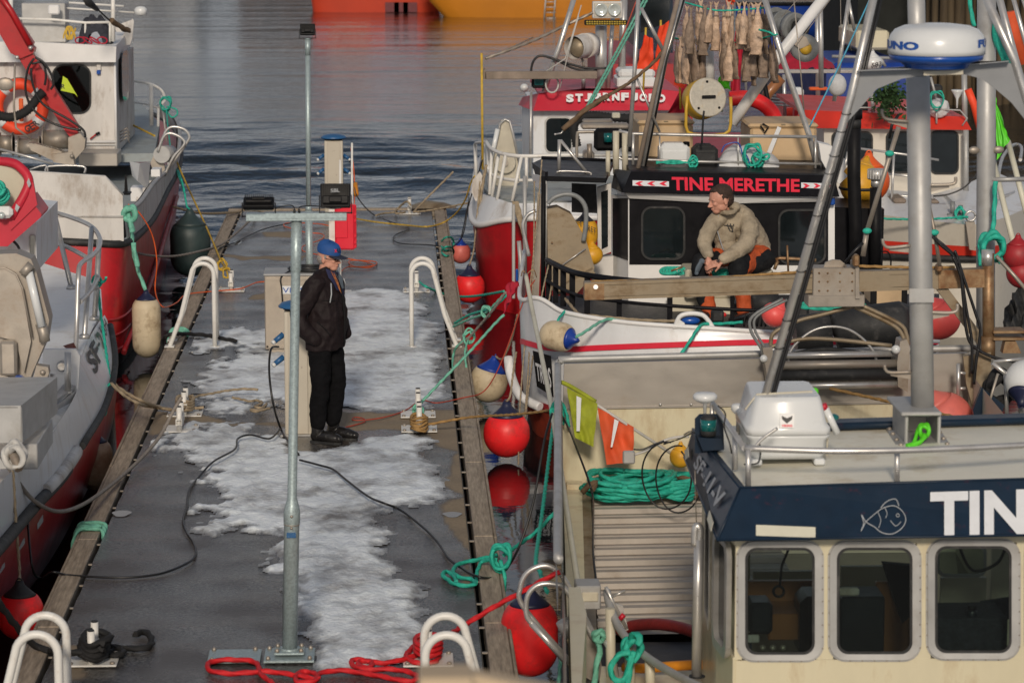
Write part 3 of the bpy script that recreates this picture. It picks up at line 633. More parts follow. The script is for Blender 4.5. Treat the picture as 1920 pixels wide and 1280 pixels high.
def lamp_front():
 b=G(543,1232);T=Thing('lamp_post','galvanised post with a crossbar carrying two floodlights, standing in front','lamp post',b,'galvanised lamp posts')
 top=W(556,414,b.y-.0);ax=(top-b);ax_n=ax.normalized();xx=V((0,1,0)).cross(ax_n).normalized();q=Matrix((xx,ax_n.cross(xx),ax_n)).transposed().to_4x4();Mx=Matrix.Translation(b)@q;H=ax.length
 m=MB();m.lathe([(.048,.03),(.048,.86),(.0515,.87),(.0515,.94),(.043,.98),(.0295,1.03),(.0285,H*.885),(.029,H*.887),(.033,H*.89),(.033,H)],24,Mx);p=T.add('pole',m,'galv')
 m=MB();m.lathe([(.0505,.855),(.0505,.862)],24,Mx);m.sphere(Mx@V((0,-.052,.845)),.009);m.sphere(Mx@V((0,-.055,1.12-.2)),.010);T.add('pole_joint',m,'dull_steel',p)
 m=MB();m.box(Mx@V((0,-.049,.80)),(.058,.014,.032));m2=m;T.add('blue_sticker',m2,'cap_blue',p)
 m=MB();m.box(b+V((0,0,.014)),(.315,.31,.014),None,.003);m.box(b+V((-.345,0,.012)),(.33,.30,.010),None,.003);m.box(b+V((0,0,.045)),(.19,.17,.016),None,.004)
 m.lathe([(.062,.05),(.056,.065)],20,Matrix.Translation(b));T.add('base_plate',m,'galv')
 m=MB()
 for x,y,z in[(-.13,-.12,.02),(.13,-.12,.02),(-.13,.12,.02),(.13,.12,.02),(-.075,-.062,.052),(.075,-.062,.052),(-.075,.062,.052),(.075,.062,.052),(-.48,.12,.016),(-.22,.12,.016),(-.48,-.12,.016)]:
  m.lathe([(.014,0),(.014,.012),(.009,.022),(.006,.024)],8,Matrix.Translation(b+V((x,y,z))))
 T.add('bolt',m,'dull_steel')
 Y=top.y;m=MB();a=W(462,413,Y);e=W(650,399,Y);zc=(a.z+e.z)/2
 m.box(((a.x+e.x)/2,Y,zc),(e.x-a.x,.11,abs(e.z-a.z)),None,.003);m.box(((a.x+e.x)/2+.06,Y-.058,zc+.012),(e.x-a.x-.12,.008,.03));T.add('crossbar',m,'galv')
 zt=max(a.z,e.z);f=flood(T,(W(485,375,Y).x,Y,zt+.06),.19,.10,math.radians(-62));f2=flood(T,(W(629,370,Y).x,Y,zt+.105),.185,.15,math.radians(-16))
 m=MB();z=zt+.012
 m.tube(crom([W(515,391,Y-.02),W(540,385,Y-.03),W(551,388,Y),W(552,398,Y)],5),.004,6);m.tube(crom([W(561,396,Y),W(563,388,Y),W(590,386,Y-.04),W(620,391,Y-.06),W(640,390,Y-.06)],5),.004,6)
 m.lathe([(.008,0),(.008,.022)],8,Matrix.Translation(V((W(552,395,Y).x,Y,zt))));m.lathe([(.008,0),(.008,.022)],8,Matrix.Translation(V((W(561,395,Y).x,Y,zt))));T.add('lamp_cable',m,'cable_black')
 m=MB();text_mb('SBL',[W(620,354,Y-.07),W(637,353,Y-.07),W(637,360,Y-.07),W(620,361,Y-.07)],mb=m,bold=.01);T.add('marking',m,'letter_grey',f2)
lamp_front()
def lamp_rear():
 b=G(581,560);T=Thing('lamp_post','slim galvanised post with one black floodlight on top, behind the metal cabinet','lamp post',b,'galvanised lamp posts')
 j=W(579,395,b.y);t=W(577,74,b.y);m=MB();m.tube([b,j],.043,18);m.tube([j,W(578.5,385,b.y)],[.043,.028],18);m.tube([W(578.5,386,b.y),W(577,104,b.y)],.028,18);m.tube([W(577,104,b.y),t],.031,18);T.add('pole',m,'galv')
 m=MB();m.box(b+V((0,0,.012)),(.25,.25,.014),None,.003);T.add('base_plate',m,'galv')
 m=MB();m.tube([t,t+V((0,0,.012))],.038,16);T.add('pole_top',m,'galv')
 flood(T,t+V((0,-.02,.11)),.17,.13,math.radians(-20))
lamp_rear()
# power pedestals, cabinet, red rescue box
def pedestal(px,py,w_,h,label):
 b=G(px,py);T=Thing('power_pedestal',label,'power pedestal',b,'shore power pedestals with blue caps');d=w_*.8
 m=MB();m.box(b+V((0,0,h/2)),(w_*.86,d,h-.02),None,.012,seg=2);m.box(b+V((0,-d*.02,h/2)),(w_*.62,d+.012,h-.03),None,.006);T.add('body',m,'pedestal')
 m=MB();m.box(b+V((0,-d/2-.008,h*.66)),(w_*.60,.003,.004));m.box(b+V((w_*.12,-d/2-.010,h*.55)),(.012,.006,.02));m.box(b+V((0,-d/2-.009,h*.86)),(w_*.14,.004,.008));T.add('seam',m,'dull_steel')
 m=MB();m.lathe([(w_*.46,h),(w_*.47,h+.018)],28,Matrix.Translation(b));T.add('neck',m,'black')
 m=MB();m.lathe([(w_*.60,h+.018),(w_*.62,h+.03),(w_*.52,h+.055),(w_*.3,h+.072),(.01,h+.08)],32,Matrix.Translation(b));T.add('cap',m,'cap_blue')
 m=MB();m.box(b+V((0,0,.008)),(w_*1.25,d*1.3,.012));T.add('base_plate',m,'alu')
 for s in(-1,1):
  for z in(.80*h,.62*h):
   m=MB();p=b+V((s*w_*.46,-.02,z));q=b+V((s*(w_*.46+.075),-.05,z-.055));m.tube([p,q],[.026,.022],10);o=T.add('socket',m,'cap_blue')
   m=MB();m.tube([q,q+V((s*.02,-.01,-.018))],.02,10);T.add('plug',m,'plastic_white',o)
 return T
pedestal(627,405,.30,1.08,'tall white power pedestal with blue cap at the far end of the pontoon')
pedestal(561,812,.275,1.10,'beige power pedestal hidden behind the post and the standing man')
def cabinet():
 b=G(567,662);T=Thing('metal_cabinet','metal cabinet with a white sign and coiled cable on its lid, behind the standing man','cabinet',b)
 w_,d,h=.755,.46,.80;c=b+V((0,d/2,0))
 m=MB();m.box(c+V((0,0,h/2+.02)),(w_,d,h-.04),None,.01);m.box(c+V((0,0,.01)),(w_*.9,d*.9,.06));T.add('body',m,'cabinet')
 m=MB();m.box(c+V((0,-.005,h+.006)),(w_+.02,d+.02,.022),None,.008);T.add('lid',m,'alu')
 m=MB()
 for x in(-.355,.355):m.box(c+V((x,-d/2-.004,h/2)),(.02,.006,h-.1))
 for z in(.07,h-.04):m.box(c+V((0,-d/2-.004,z)),(w_-.03,.006,.02))
 T.add('edge_trim',m,'cabinet')
 Y=b.y-.006;q=[W(527,536,Y),W(600,536,Y),W(600,551,Y),W(527,551,Y)];m=MB();m.prism([p+V((0,-.003,0))for p in q],(0,.004,0));s=T.add('sign',m,'plastic_white')
 m=MB();text_mb('VINSTE',[W(530,539,Y-.006),W(592,539,Y-.006),W(592,549,Y-.006),W(530,549,Y-.006)],.0,.002,m);T.add('lettering',m,'letter_blue',s)
 m=MB()
 for k in range(5):
  r=.10+.02*k;p=[c+V((.06+r*1.35*math.cos(t)+.01*k,r*math.sin(t),h+.03+.012*(k%3)))for t in np.linspace(0,6.28,26)];m.tube(p,.009,7)
 m.tube(crom([c+V((-.1,-.1,h+.04)),W(527,520,b.y-.02),W(528,540,b.y-.03),W(530,570,b.y-.03)],5),.008,7);single('coiled_cable',m,'cable_black','black cable coiled on the lid of the metal cabinet','cable')
cabinet()
def rescue():
 b=G(638,548);T=Thing('rescue_post','bright red rescue case mounted on a slim white post near the pontoon end','rescue equipment',b);Y=b.y
 m=MB();m.tube([b,W(638,300,Y+.05)],.014,10);T.add('post',m,'rail_white')
 m=MB();m.box(b+V((.0,0,.01)),(.26,.14,.012));T.add('base_plate',m,'rail_white')
 m=MB();pbox(m,617,392,640,465,Y-.03,.02);T.add('backing_plate',m,'rail_white')
 m=MB();pbox(m,628,384,665,469,Y-.19,.15,.02);pbox(m,628,400,652,447,Y-.2,.02,.008);pbox(m,655,384,668,466,Y-.16,.09,.012);T.add('case',m,'box_red')
 m=MB()
 for y in(400,412,440,452,460):pbox(m,664,y,668,y+5,Y-.18,.06,.004)
 T.add('latch',m,'box_red')
 m=MB();m.tube([W(660,470,Y+.02),W(660,268,Y+.02)],.012,10);T.add('pole',m,'rail_white')
rescue()
# people
def remesh(mb,vox=.008,it=6,fold=0,fs=12,seed=0,an=(1,1,1)):
 me=bpy.data.meshes.new('r');me.from_pydata([tuple(p)for p in mb.v],[],mb.f);o=bpy.data.objects.new('r',me);COL.objects.link(o)
 m=o.modifiers.new('r','REMESH');m.mode='VOXEL';m.voxel_size=vox;k=o.modifiers.new('s','SMOOTH');k.iterations=it;k.factor=.5
 bpy.context.view_layer.update();e=bpy.data.meshes.new_from_object(o.evaluated_get(bpy.context.evaluated_depsgraph_get()))
 r=MB();vs=[]
 for q in e.vertices:
  p=q.co.copy()
  if fold:
   a=noise.noise(V((p.x*fs*an[0],p.y*fs*an[1],p.z*fs*an[2]+seed)));b_=noise.noise(V((p.x*fs*2.3*an[0]+5,p.y*fs*2.3*an[1],p.z*fs*2.6*an[2]+seed)))
   p+=q.normal*fold*((1-abs(a)*2.4)*.7+b_*.5)
  vs.append(p)
 r.add(vs,[tuple(f.vertices)for f in e.polygons],0,True)
 bpy.data.objects.remove(o);bpy.data.meshes.remove(me);bpy.data.meshes.remove(e);return r
def limb(mb,pr,n=16,sm=5,squash=1):
 pts=[V((*p,))for p,r in pr];c=crom(pts,sm)if len(pts)>2 else pts;rr=[]
 for i in range(len(c)):
  t=i/(len(c)-1)*(len(pr)-1);k=min(int(t),len(pr)-2);rr.append(pr[k][1]*(1-(t-k))+pr[k+1][1]*(t-k))
 mb.tube(c,rr,n,squash=squash);mb.sphere(c[0],rr[0],n=12);mb.sphere(c[-1],rr[-1],n=12);return mb
def head_mb(c,f,s=1.0,pitch=0,mb=None):
 f=V(f).normalized();l=V((0,0,1)).cross(f).normalized();R=Matrix((f,l,V((0,0,1)))).transposed()@Matrix.Rotation(pitch,3,'Y');mb=mb or MB();c=V(c)
 P=lambda x,y,z:c+R@(V((x,y,z))*s)
 mb.sphere(P(-.012,0,.028),.094*s,1.04,.82,.98,20,rot=R)
 mb.sphere(P(.030,0,-.022),.066*s,.86,.84,1.12,18,rot=R)
 mb.sphere(P(.050,0,-.072),.034*s,.95,1.15,.8,14,rot=R)
 for sy in(-1,1):
  mb.sphere(P(.006,sy*.046,-.045),.034*s,1.3,.55,1.0,12,rot=R)
  mb.sphere(P(.064,sy*.032,-.010),.021*s,.9,1.05,.9,10,rot=R)
  mb.sphere(P(-.012,sy*.078,-.004),.030*s,.62,.30,1.0,12,rot=R);mb.sphere(P(-.006,sy*.080,-.022),.014*s,.7,.5,.9,10,rot=R)
  mb.sphere(P(.074,sy*.026,.026),.017*s,.7,1.4,.45,10,rot=R)
  mb.sphere(P(.097,sy*.010,-.024),.010*s,1,.9,.8,8,rot=R)
 mb.tube([P(.078,0,.020),P(.096,0,-.004),P(.110,0,-.020),P(.092,0,-.030)],[.009*s,.010*s,.012*s,.008*s],10)
 mb.sphere(P(.109,0,-.019),.012*s,1,.9,.9,10,rot=R)
 mb.sphere(P(.082,0,-.048),.014*s,.8,1.5,.35,10,rot=R);mb.sphere(P(.080,0,-.059),.013*s,.8,1.3,.4,10,rot=R)
 return mb,P,R
def hand(mb,w0,d,palm_n,curl,s=1.0,thumb=1,spread=1.0):
 d=V(d).normalized();n=V(palm_n);n=(n-d*n.dot(d)).normalized();sd_=d.cross(n).normalized()*thumb;w0=V(w0)
 mb.tube([w0-d*.02,w0+d*.03*s,w0+d*.075*s,w0+d*.09*s],[.027*s,.035*s,.042*s,.036*s],12,squash=.45)
 mb.sphere(w0+d*.045*s,.042*s,.8,.8,.8,10)
 for k,(o,L_)in enumerate(((.030,.070),(.011,.080),(-.009,.074),(-.029,.058))):
  p=w0+d*.085*s+sd_*o*s*spread;q=[p];a=0;dd=d.copy()
  for j,t in enumerate((.42,.32,.26)):
   a+=curl*(.8+.15*k)*(1 if j else .7);dd=d*math.cos(a)+n*math.sin(a);q.append(q[-1]+dd*L_*t*s)
  mb.tube(q,[.0105*s,.0098*s,.009*s,.0075*s],9);mb.sphere(q[-1],.0078*s,n=8)
 p=w0+d*.02*s+sd_*.03*s;q=[p,p+(sd_*.6+d*.7+n*.35)*.036*s,p+(sd_*.45+d*1.0+n*.75)*.056*s];mb.tube(q,[.014*s,.0115*s,.009*s],9);mb.sphere(q[-1],.009*s,n=8)
def standing_man():
 b=(G(598,832)+G(626,822))/2;b.z=.02;an=math.radians(-24);f=V((math.cos(an),math.sin(an),0));l=V((-f.y,f.x,0))
 P=lambda a,c,z:b+f*a+l*c+V((0,0,z))
 T=Thing('person','standing man in dark jacket, black trousers and blue cap with hands in pockets','person',b)
 m=MB();hf=V((math.cos(math.radians(-32)),math.sin(math.radians(-32)),0));hc=P(.045,0,1.570);_,HP,HR=head_mb(hc,hf,1.0,math.radians(4),m)
 limb(m,[(P(-.01,0,1.36),.075),(P(.005,0,1.44),.062),(P(.02,0,1.51),.060)]);limb(m,[(P(0,0,.92),.13),(P(.01,0,1.15),.14),(P(-.01,0,1.34),.12)])
 for s in(-1,1):
  limb(m,[(P(-.02,s*.16,1.36),.05),(P(-.06,s*.22,1.27),.045),(P(-.12 if s<0 else-.04,s*.255,1.11),.04),(P(.0,s*.19,.93),.030)]);hand(m,P(.0,s*.18,.93),V(f)*.45+V((0,0,-1)),-l*s,.35,1,s)
  limb(m,[(P(0,s*.09,.88),.085),(P(.01+.02*s,s*.10,.48),.055),(P(-.01+.03*s,s*.105,.1),.04)])
 T.add('body',remesh(m,.0052,5),'skin')
 m=MB();rows=[(-.005,.15,.205,.80),(.0,.16,.21,.88),(.012,.165,.21,1.0),(.015,.162,.205,1.12),(.0,.15,.205,1.25),(-.012,.13,.21,1.34),(-.015,.10,.17,1.41),(-.01,.082,.10,1.46),(.0,.078,.085,1.49)]
 m.loft([[P(o+a*math.cos(t),c*math.sin(t),z+.03*math.cos(t)*(1 if z>1.4 else 0))for t in np.linspace(0,2*math.pi,28,endpoint=False)]for o,a,c,z in rows],closed=True)
 m.add([P(-.005+.15*math.cos(t),.205*math.sin(t),.80)for t in np.linspace(0,2*math.pi,28,endpoint=False)],[tuple(range(28))]);m.add([P(.078*math.cos(t),.085*math.sin(t),1.49+.03*math.cos(t))for t in np.linspace(0,2*math.pi,28,endpoint=False)],[tuple(range(28))])
 limb(m,[(P(-.01,-.16,1.37),.083),(P(-.05,-.215,1.27),.078),(P(-.135,-.255,1.11),.072),(P(-.075,-.24,.98),.066),(P(.005,-.20,.905),.058)])
 limb(m,[(P(-.01,.16,1.37),.083),(P(.0,.215,1.27),.078),(P(-.04,.26,1.11),.07),(P(.03,.25,.98),.066),(P(.08,.21,.90),.056)])
 T.add('jacket',remesh(m,.0065,3,.015,8,2,(1.2,1.2,.9)),'jacket')
 m=MB();Pn=lambda px,py,d=.0:W(px,py,b.y-.22-d)
 m.tube([P(.118,-.125,1.38),P(.135,-.155,1.29),P(.13,-.175,1.22)],.006,6);m.tube([P(.15,.06,1.40),P(.165,.075,1.34)],.005,6);T.add('piping',m,'letter_grey')
 m=MB();m.tube(crom([P(.09,-.02,1.50),P(.145,-.015,1.38),P(.178,-.01,1.2),P(.19,-.01,1.0),P(.18,-.01,.84)],4),.008,6);T.add('zip',m,'black')
 m=MB();m.loft([[P(.04,-.075,1.50),P(.10,-.05,1.47),P(.125,-.0,1.46),P(.10,.05,1.47)],[P(.08,-.09,1.42),P(.135,-.06,1.40),P(.15,.0,1.36),P(.13,.05,1.40)],[P(.12,-.05,1.32),P(.160,-.035,1.30),P(.172,-.005,1.22),P(.165,.03,1.30)]]);T.add('collar_lining',m,'shirt_navy')
 m=MB();m.loft([[P(.085,-.062,1.475),P(.108,-.04,1.46)],[P(.125,-.072,1.41),P(.148,-.05,1.39)],[P(.160,-.046,1.31),P(.172,-.03,1.28)]]);T.add('plaid_lining',m,'shirt_plaid')
 m=MB();m.loft([[P(.10,-.03,1.475),P(.115,.02,1.475)],[P(.146,-.03,1.40),P(.155,.03,1.40)],[P(.17,-.015,1.32),P(.172,.015,1.32)]]);T.add('shirt',m,'shirt_grey')
 m=MB();m.tube(crom([P(.03,-.225,1.06),P(.09,-.20,1.0),P(.13,-.165,.93)],4),.004,5);m.tube(crom([P(.06,-.195,1.24),P(.11,-.165,1.235),P(.15,-.12,1.23)],4),.004,5);T.add('pocket_seam',m,'black')
 m=MB();limb(m,[(P(-.01,-.07,.90),.125),(P(-.01,.07,.90),.125)],sm=3)
 limb(m,[(P(-.01,-.095,.86),.108),(P(.0,-.105,.68),.093),(P(.0,-.11,.48),.078),(P(-.02,-.11,.30),.072),(P(-.03,-.11,.155),.068)])
 limb(m,[(P(0,.09,.86),.108),(P(.035,.095,.68),.09),(P(.055,.10,.48),.076),(P(.035,.10,.30),.07),(P(.02,.10,.155),.066)])
 T.add('trousers',remesh(m,.0075,4,.010,7,8,(1,1,1.3)),'trousers')
 for s,a,yaw in((-1,-.03,.12),(1,.02,-.05)):
  m=MB();c=s*.108-.002;limb(m,[(P(a,c,.24),.060),(P(a,c,.12),.054),(P(a-.005,c,.06),.05)]);limb(m,[(P(a-.02,c,.045),.047),(P(a+.07,c,.05),.050),(P(a+.15,c,.038),.047),(P(a+.20,c,.030),.036)],squash=.85)
  o=T.add('boot',remesh(m,.006,3,.002,18,1),'leather');m=MB()
  m.prism([P(a+x,c+y*s0,-.018)for x,y,s0 in((-.06,.030,1),(.08,.038,1),(.17,.038,1),(.222,.014,1),(.222,.014,-1),(.17,.038,-1),(.08,.038,-1),(-.06,.030,-1))],(0,0,.024));T.add('sole',m,'rubber',o)
 m=MB();m.sphere(HP(-.038,0,-.002),.079,.92,1.0,.80,16,rot=HR);
 for s in(-1,1):m.sphere(HP(.004,s*.073,.024),.018,.8,.35,1.2,10,rot=HR)
 T.add('hair',remesh(m,.006,2,.003,60,1),'hair_grey')
 m=MB();ring=[]
 for z,r_ in((.045,1.0),(.075,1.03),(.105,.97),(.130,.80),(.146,.5),(.151,.05)):
  ring.append([HP(-.006+.106*r_*math.cos(t),.088*r_*math.sin(t),z-.012*math.cos(t)+.006)for t in np.linspace(0,2*math.pi,28,endpoint=False)])
 m.loft(ring,closed=True);cp=T.add('cap',m,'cap_cloth')
 m=MB();m.sphere(HP(-.006,0,.159),.007,n=8);T.add('cap_button',m,'cap_cloth',cp)
 m=MB();r1=[];r2=[]
 for t in np.linspace(-1.15,1.15,13):r1.append(HP(-.006+.104*math.cos(t),.088*math.sin(t),.040));r2.append(HP(.055+.122*math.cos(t*.8),.076*math.sin(t),.030-.008*abs(t)))
 m.loft([r1,r2,[p-V((0,0,.006))for p in r2],[p-V((0,0,.006))for p in r1]]);T.add('cap_peak',m,'cap_dark',cp)
 m=MB();q=[HP(.092,-.052+.03*0,.098),HP(.099,-.018,.098),HP(.104,-.016,.068),HP(.098,-.052,.068)]
 text_mb('X',[HP(.080,-.060,.100),HP(.094,-.036,.100),HP(.100,-.038,.074),HP(.086,-.062,.074)],.05,.004,m);T.add('emblem',m,'letter_red',cp)
 m=MB();text_mb('U',[HP(.090,-.036,.106),HP(.100,-.006,.106),HP(.108,-.006,.070),HP(.100,-.034,.070)],.06,.004,m);T.add('emblem',m,'cap_dark',cp)
 m=MB()
 for s in(-1,1):
  m.tube([HP(.094,s*.030+.020*math.cos(t),.006+.014*math.sin(t))for t in np.linspace(0,6.28,17)],.0018,5);m.tube([HP(.092,s*.052,.010),HP(.05,s*.074,.012),HP(-.01,s*.080,.012)],.0018,5)
 m.tube([HP(.098,-.012,.01),HP(.098,.012,.01)],.0018,5);T.add('glasses',m,'black')
 m=MB();
 for s in(-1,1):m.sphere(HP(.080,s*.028,.008),.009,.6,1.3,.6,8,rot=HR)
 T.add('eye',m,'hair_grey');m=MB();m.sphere(HP(.0885,0,-.0535),.013,.5,1.5,.22,10,rot=HR);T.add('mouth',m,'lip')
standing_man()
# cables and ropes on the pontoon
def gr(px,z=.02):return[G(x,y,z)for x,y in px]
rope('power_cable',Ws([(40,860,20.5),(50,960,20.3),(60,1060,19.9)])+[G(75,1083,-.05),G(98,1072,.05),G(125,1077,.02)]+gr([(180,1081),(240,1082),(300,1075),(345,1058),(366,1042),(364,1020),(350,998),(343,975),(350,950),(352,930),(358,912),(372,895)])+gr([(400,865),(440,842),(446,822),(470,815),(505,822),(525,805)],.07),.0085,'cable_black','black power cable curving over the left half of the pontoon to the pedestal','cable',False)
rope('power_cable',[W(522,650,25.5),W(508,655,25.3),W(505,700,25.1),W(513,760,25)]+gr([(527,805),(537,822),(560,852)],.03),.010,'cable_black','black plug cable hanging down the left side of the beige pedestal','cable',False)
rope('power_cable',gr([(562,862),(600,872),(625,880)],.07)+gr([(650,900),(690,930),(720,943)],.075)+gr([(750,955),(790,985),(820,1015),(840,1045),(865,1064)],.02)+[G(895,1080,.04),G(925,1082,.0),W(950,1065,20.3),W(975,1020,20.3),W(1000,940,20.4),W(1020,830,20.6),W(1035,775,20.8)],.009,'cable_black','black cable running from the snow across the right edge up to the cream boat','cable',False)
rope('orange_cord',gr([(700,770),(730,774),(770,765)])+[G(640,802,.02)],.006,'cable_brick','tiny piece','cable',False)if 0 else None
rope('extension_cord',[W(622,660,25.6),W(618,720,25.5),W(618,760,25.5)]+gr([(625,800),(640,802),(680,792),(683,785),(665,782),(662,787),(685,787),(715,783),(745,775),(765,766)])+gr([(790,750),(820,755),(870,745)],.03)+[W(905,735,26.6),W(930,700,26.8),W(955,640,27),W(985,555,27.3),W(1003,525,27.4)],.006,'cable_brick','thin dark orange cord looping over the pontoon seam and up to the black railing','cable',False)
rope('extension_cord',[W(240,383,32.3),W(262,400,32.3),W(285,440,32.4),W(294,490,32.4),W(291,545,32.4),W(305,575,31.8)]+gr([(330,568),(350,552)],.05)+gr([(400,546),(450,541),(480,530),(497,528)],.03),.007,'cable_orange','orange extension cord hanging from the red white boat to the metal cabinet','cable',False)
rope('extension_cord',gr([(640,508),(655,500),(690,502),(706,495),(700,490),(660,488),(655,494),(668,500),(700,498),(690,492),(660,486),(642,484),(610,480),(572,472),(566,465),(572,460),(600,450),(608,443),(600,438),(575,436),(545,428),(533,424),(535,419),(560,418)],.02)+gr([(600,420),(640,425)],.05)+[W(662,400,40),W(664,330,40.3),W(658,278,40.5)],.007,'cable_orange','orange extension cord coiled on the far part of the pontoon','cable',False)
rope('power_cable',[W(655,302,40.5),W(664,320,40.4),W(664,345,40.2),W(672,372,39.5)]+gr([(700,402),(740,418),(765,424),(762,432),(742,440),(738,450),(755,457),(800,459),(835,463)])+[W(850,462,37),W(868,440,37.2),W(880,380,37.3),W(905,300,37)],.008,'cable_black','black cable with orange float running to the red hulled boat','cable',False)
m=MB();m.tube([W(665,342,40.1),W(666,345,40.1),W(668,365,39.9),W(669,369,39.9)],[.014,.034,.034,.014],14);single('cable_float',m,'hose_orange','small orange float clipped on the black cable beside the rescue case','float')
rope('power_cable',gr([(546,418),(500,428),(470,440),(440,455),(415,463)])+[W(405,468,37),W(396,440,37.5)],.008,'cable_black','thin black cable from the post to the left edge near the dark green fender','cable',False)
rope('mooring_line',[W(232,455,32.3),W(255,473,32.8),W(290,480,33.5),W(330,480,34.5),W(380,470,35.5)]+gr([(412,460),(440,440),(470,412)],.08)+gr([(478,402)],.05),.013,'rope_grey','grey mooring line from the white stern over the left edge toward the pontoon end','rope')
rope('mooring_line',[W(325,388,39)]+gr([(380,400)],.2)+gr([(440,398),(462,393),(485,395),(500,402)],.05),.016,'rope_beige','beige line lying over the far left corner of the pontoon','rope')
rope('mooring_line',[W(330,300,41),W(352,350,40),W(380,410,38.6),W(400,455,37),W(414,488,35.6),W(424,505,34.3),W(428,520,34)],.011,'rope_yellow','yellow rope stretched from the far left boat down to the cleat','rope')
m=MB();knot(m,W(417,496,34.8),.009,.06,3,seed=4);knot(m,W(425,512,34.1),.009,.05,2,seed=5);single('rope_knot',m,'rope_yellow','yellow knot at the lower end of the yellow rope','rope')
rope('mooring_line',[W(0,850,19.3),W(22,885,19.6),W(60,935,20),W(105,958,20.6),W(150,948,21.4)]+gr([(200,915)],.1)+[W(255,868,23.7),W(298,820,24.5),W(325,770,24.8),W(340,745,24.9)],.0155,'rope_grey','thick grey mooring line sagging from the grey boat to the left cleats','rope',False)
rope('mooring_line',[W(208,715,25.6),W(235,735,25.4),W(268,752,25.3)]+gr([(300,764),(330,768),(348,762)],.1),.014,'rope_beige','beige laid mooring line, upper one of the two from the white bow','rope')
rope('mooring_line',[W(208,718,25.2),W(232,740,25.1),W(262,757,25)]+gr([(290,763),(330,768),(360,765),(382,764)],.06),.013,'rope_beige','beige laid mooring line, lower one of the two from the white bow','rope')
m=MB()
for k in range(4):c=G(347,777)+V((0,.02*k-.02,.07+.022*k));rope_mb([c+V((.075*math.cos(t),.16*math.sin(t)+.01,.01*math.sin(3*t)))for t in np.linspace(0,6.28,18)],.013,True,m)
single('rope_turns',m,'rope_beige','beige rope turns wound on the farther left cleat','rope')
rope('loose_rope',gr([(358,750),(372,742),(395,738),(420,733),(455,729),(484,730)],.10),.011,'rope_beige','brownish frayed rope end lying on snow, the longer upper piece','rope')
rope('loose_rope',gr([(436,745),(455,749),(470,752),(480,750),(492,755),(478,762),(490,764),(500,757),(488,768),(470,768),(480,771),(505,765)],.06),.011,'rope_beige','beige rope end with a pink tip curled at the edge of the snow','rope')
m=MB()
for k in range(5):c=G(786,812)+V((0,-.02,.05+.025*k));rope_mb([c+V((.07*math.cos(t),.11*math.sin(t),.012*math.sin(2*t+k)))for t in np.linspace(0,6.28,18)],.012,True,m)
rope_mb([G(800,796,.08),W(880,782,25.1),W(960,777,24.5),W(1022,770,24),W(1050,762,23.6)],.011,True,m)
single('mooring_line',m,'rope_gold','gold brown mooring line tied on the right cleat and leading to the right','rope')
m=MB();rope_mb([W(792,752,26.3),W(830,712,26.4),W(880,660,26.6),W(925,610,26.9),W(945,590,27)],.012,True,m);knot(m,G(785,770,.12),.012,.05,2,seed=9);rope_mb([W(792,752,26.3),G(780,770,.12),G(786,785,.12)],.012,True,m)
single('mooring_line',m,'rope_pale_green','pale green mooring line rising from the right cleat to the white bow','rope')
rope('mooring_line',gr([(786,528),(800,538)],.12)+[W(835,552,34),W(870,556,33.3),W(905,553,32.5),W(945,546,31.5)],.013,'rope_teal','bright teal line sagging from the rear right cleat past the red buoy','rope')
for i,(p,mt,lb)in enumerate((([(850,612,30),(880,598,29.5),(912,585,29),(945,552,28.6)],'rope_pale_green','upper pale green line tied to the timber edge'),([(852,606,30.3),(880,590,29.8),(925,575,29),(955,548,28.8)],'rope_teal','second teal green line beside the timber edge'),([(848,655,29),(872,640,28.8),(895,615,28.6),(925,580,28.2),(948,548,28)],'rope_grey','grey brown line knotted among the green lines'))):
 rope('mooring_line',Ws(p),.012,mt,lb+', right of the rear ladder rails','rope')
m=MB();knot(m,W(880,632,28.8),.011,.06,3,seed=2);knot(m,W(912,585,28.9),.011,.05,2,seed=3);rope_mb(Ws([(880,632,28.8),(872,660,28.6),(876,700,28.5)]),.010,True,m);rope_mb(Ws([(880,632,28.8),(858,648,28.9),(850,665,29),(849,690,28.7)]),.011,True,m);single('rope_knot',m,'rope_pale_green','pale green knots with hanging tails above the red fender','rope')
m=MB();c=G(842,462)
for k in range(2):rope_mb([G(828,452+k*18,.03),G(836,445+k*18,.10),G(848,447+k*18,.05),G(850,462+k*14,-.06),G(838,470+k*10,.03),G(828,462+k*12,.05)],.012,True,m)
single('rope_turns',m,'rope_teal','dark green rope turns around the far right edge timber','rope')
m=MB()
for k in range(3):y0=G(150,990+k*6).y;rope_mb([V((XL0-.03,y0,-.12)),V((XL0-.01,y0+.02,.02)),V((XL0+.08,y0+.03,.035)),V((XL1+.01,y0+.02,.03)),V((XL1+.03,y0-.04,-.02))],.0135,True,m)
rope_mb([V((XL0-.02,y0-.1,-.2)),V((XL0-.03,y0-.05,-.06)),V((XL0+.02,y0,.04)),V((XL1,y0+.1,.04))],.013,True,m);single('rope_turns',m,'rope_pale_green','green rope wrapped around the left edge timber near the bottom','rope')
m=MB();y0=G(328,628).y
for k in range(3):rope_mb([V((XL0-.03,y0+.1*k,-.1)),V((XL0+.0,y0+.1*k,.03)),V((XL1-.03,y0+.1*k+.05,.03)),V((XL1+.02,y0+.1*k,-.02))],.012,True,m)
single('rope_turns',m,'rope_pale_green','green rope wrapped around the left edge timber behind the ladder rails','rope')
rope('black_rope',[W(300,668,30),W(305,640,30),W(315,628,29.8)]+gr([(345,626),(385,628),(415,634),(443,639)],.04),.019,'rope_black','thick black rope lying past the feet of the left rear ladder rails','rope')
m=MB();rope_mb(gr([(90,1218)],.02)+gr([(130,1222),(160,1222)],.10),.02,True,m);c=G(175,1240)
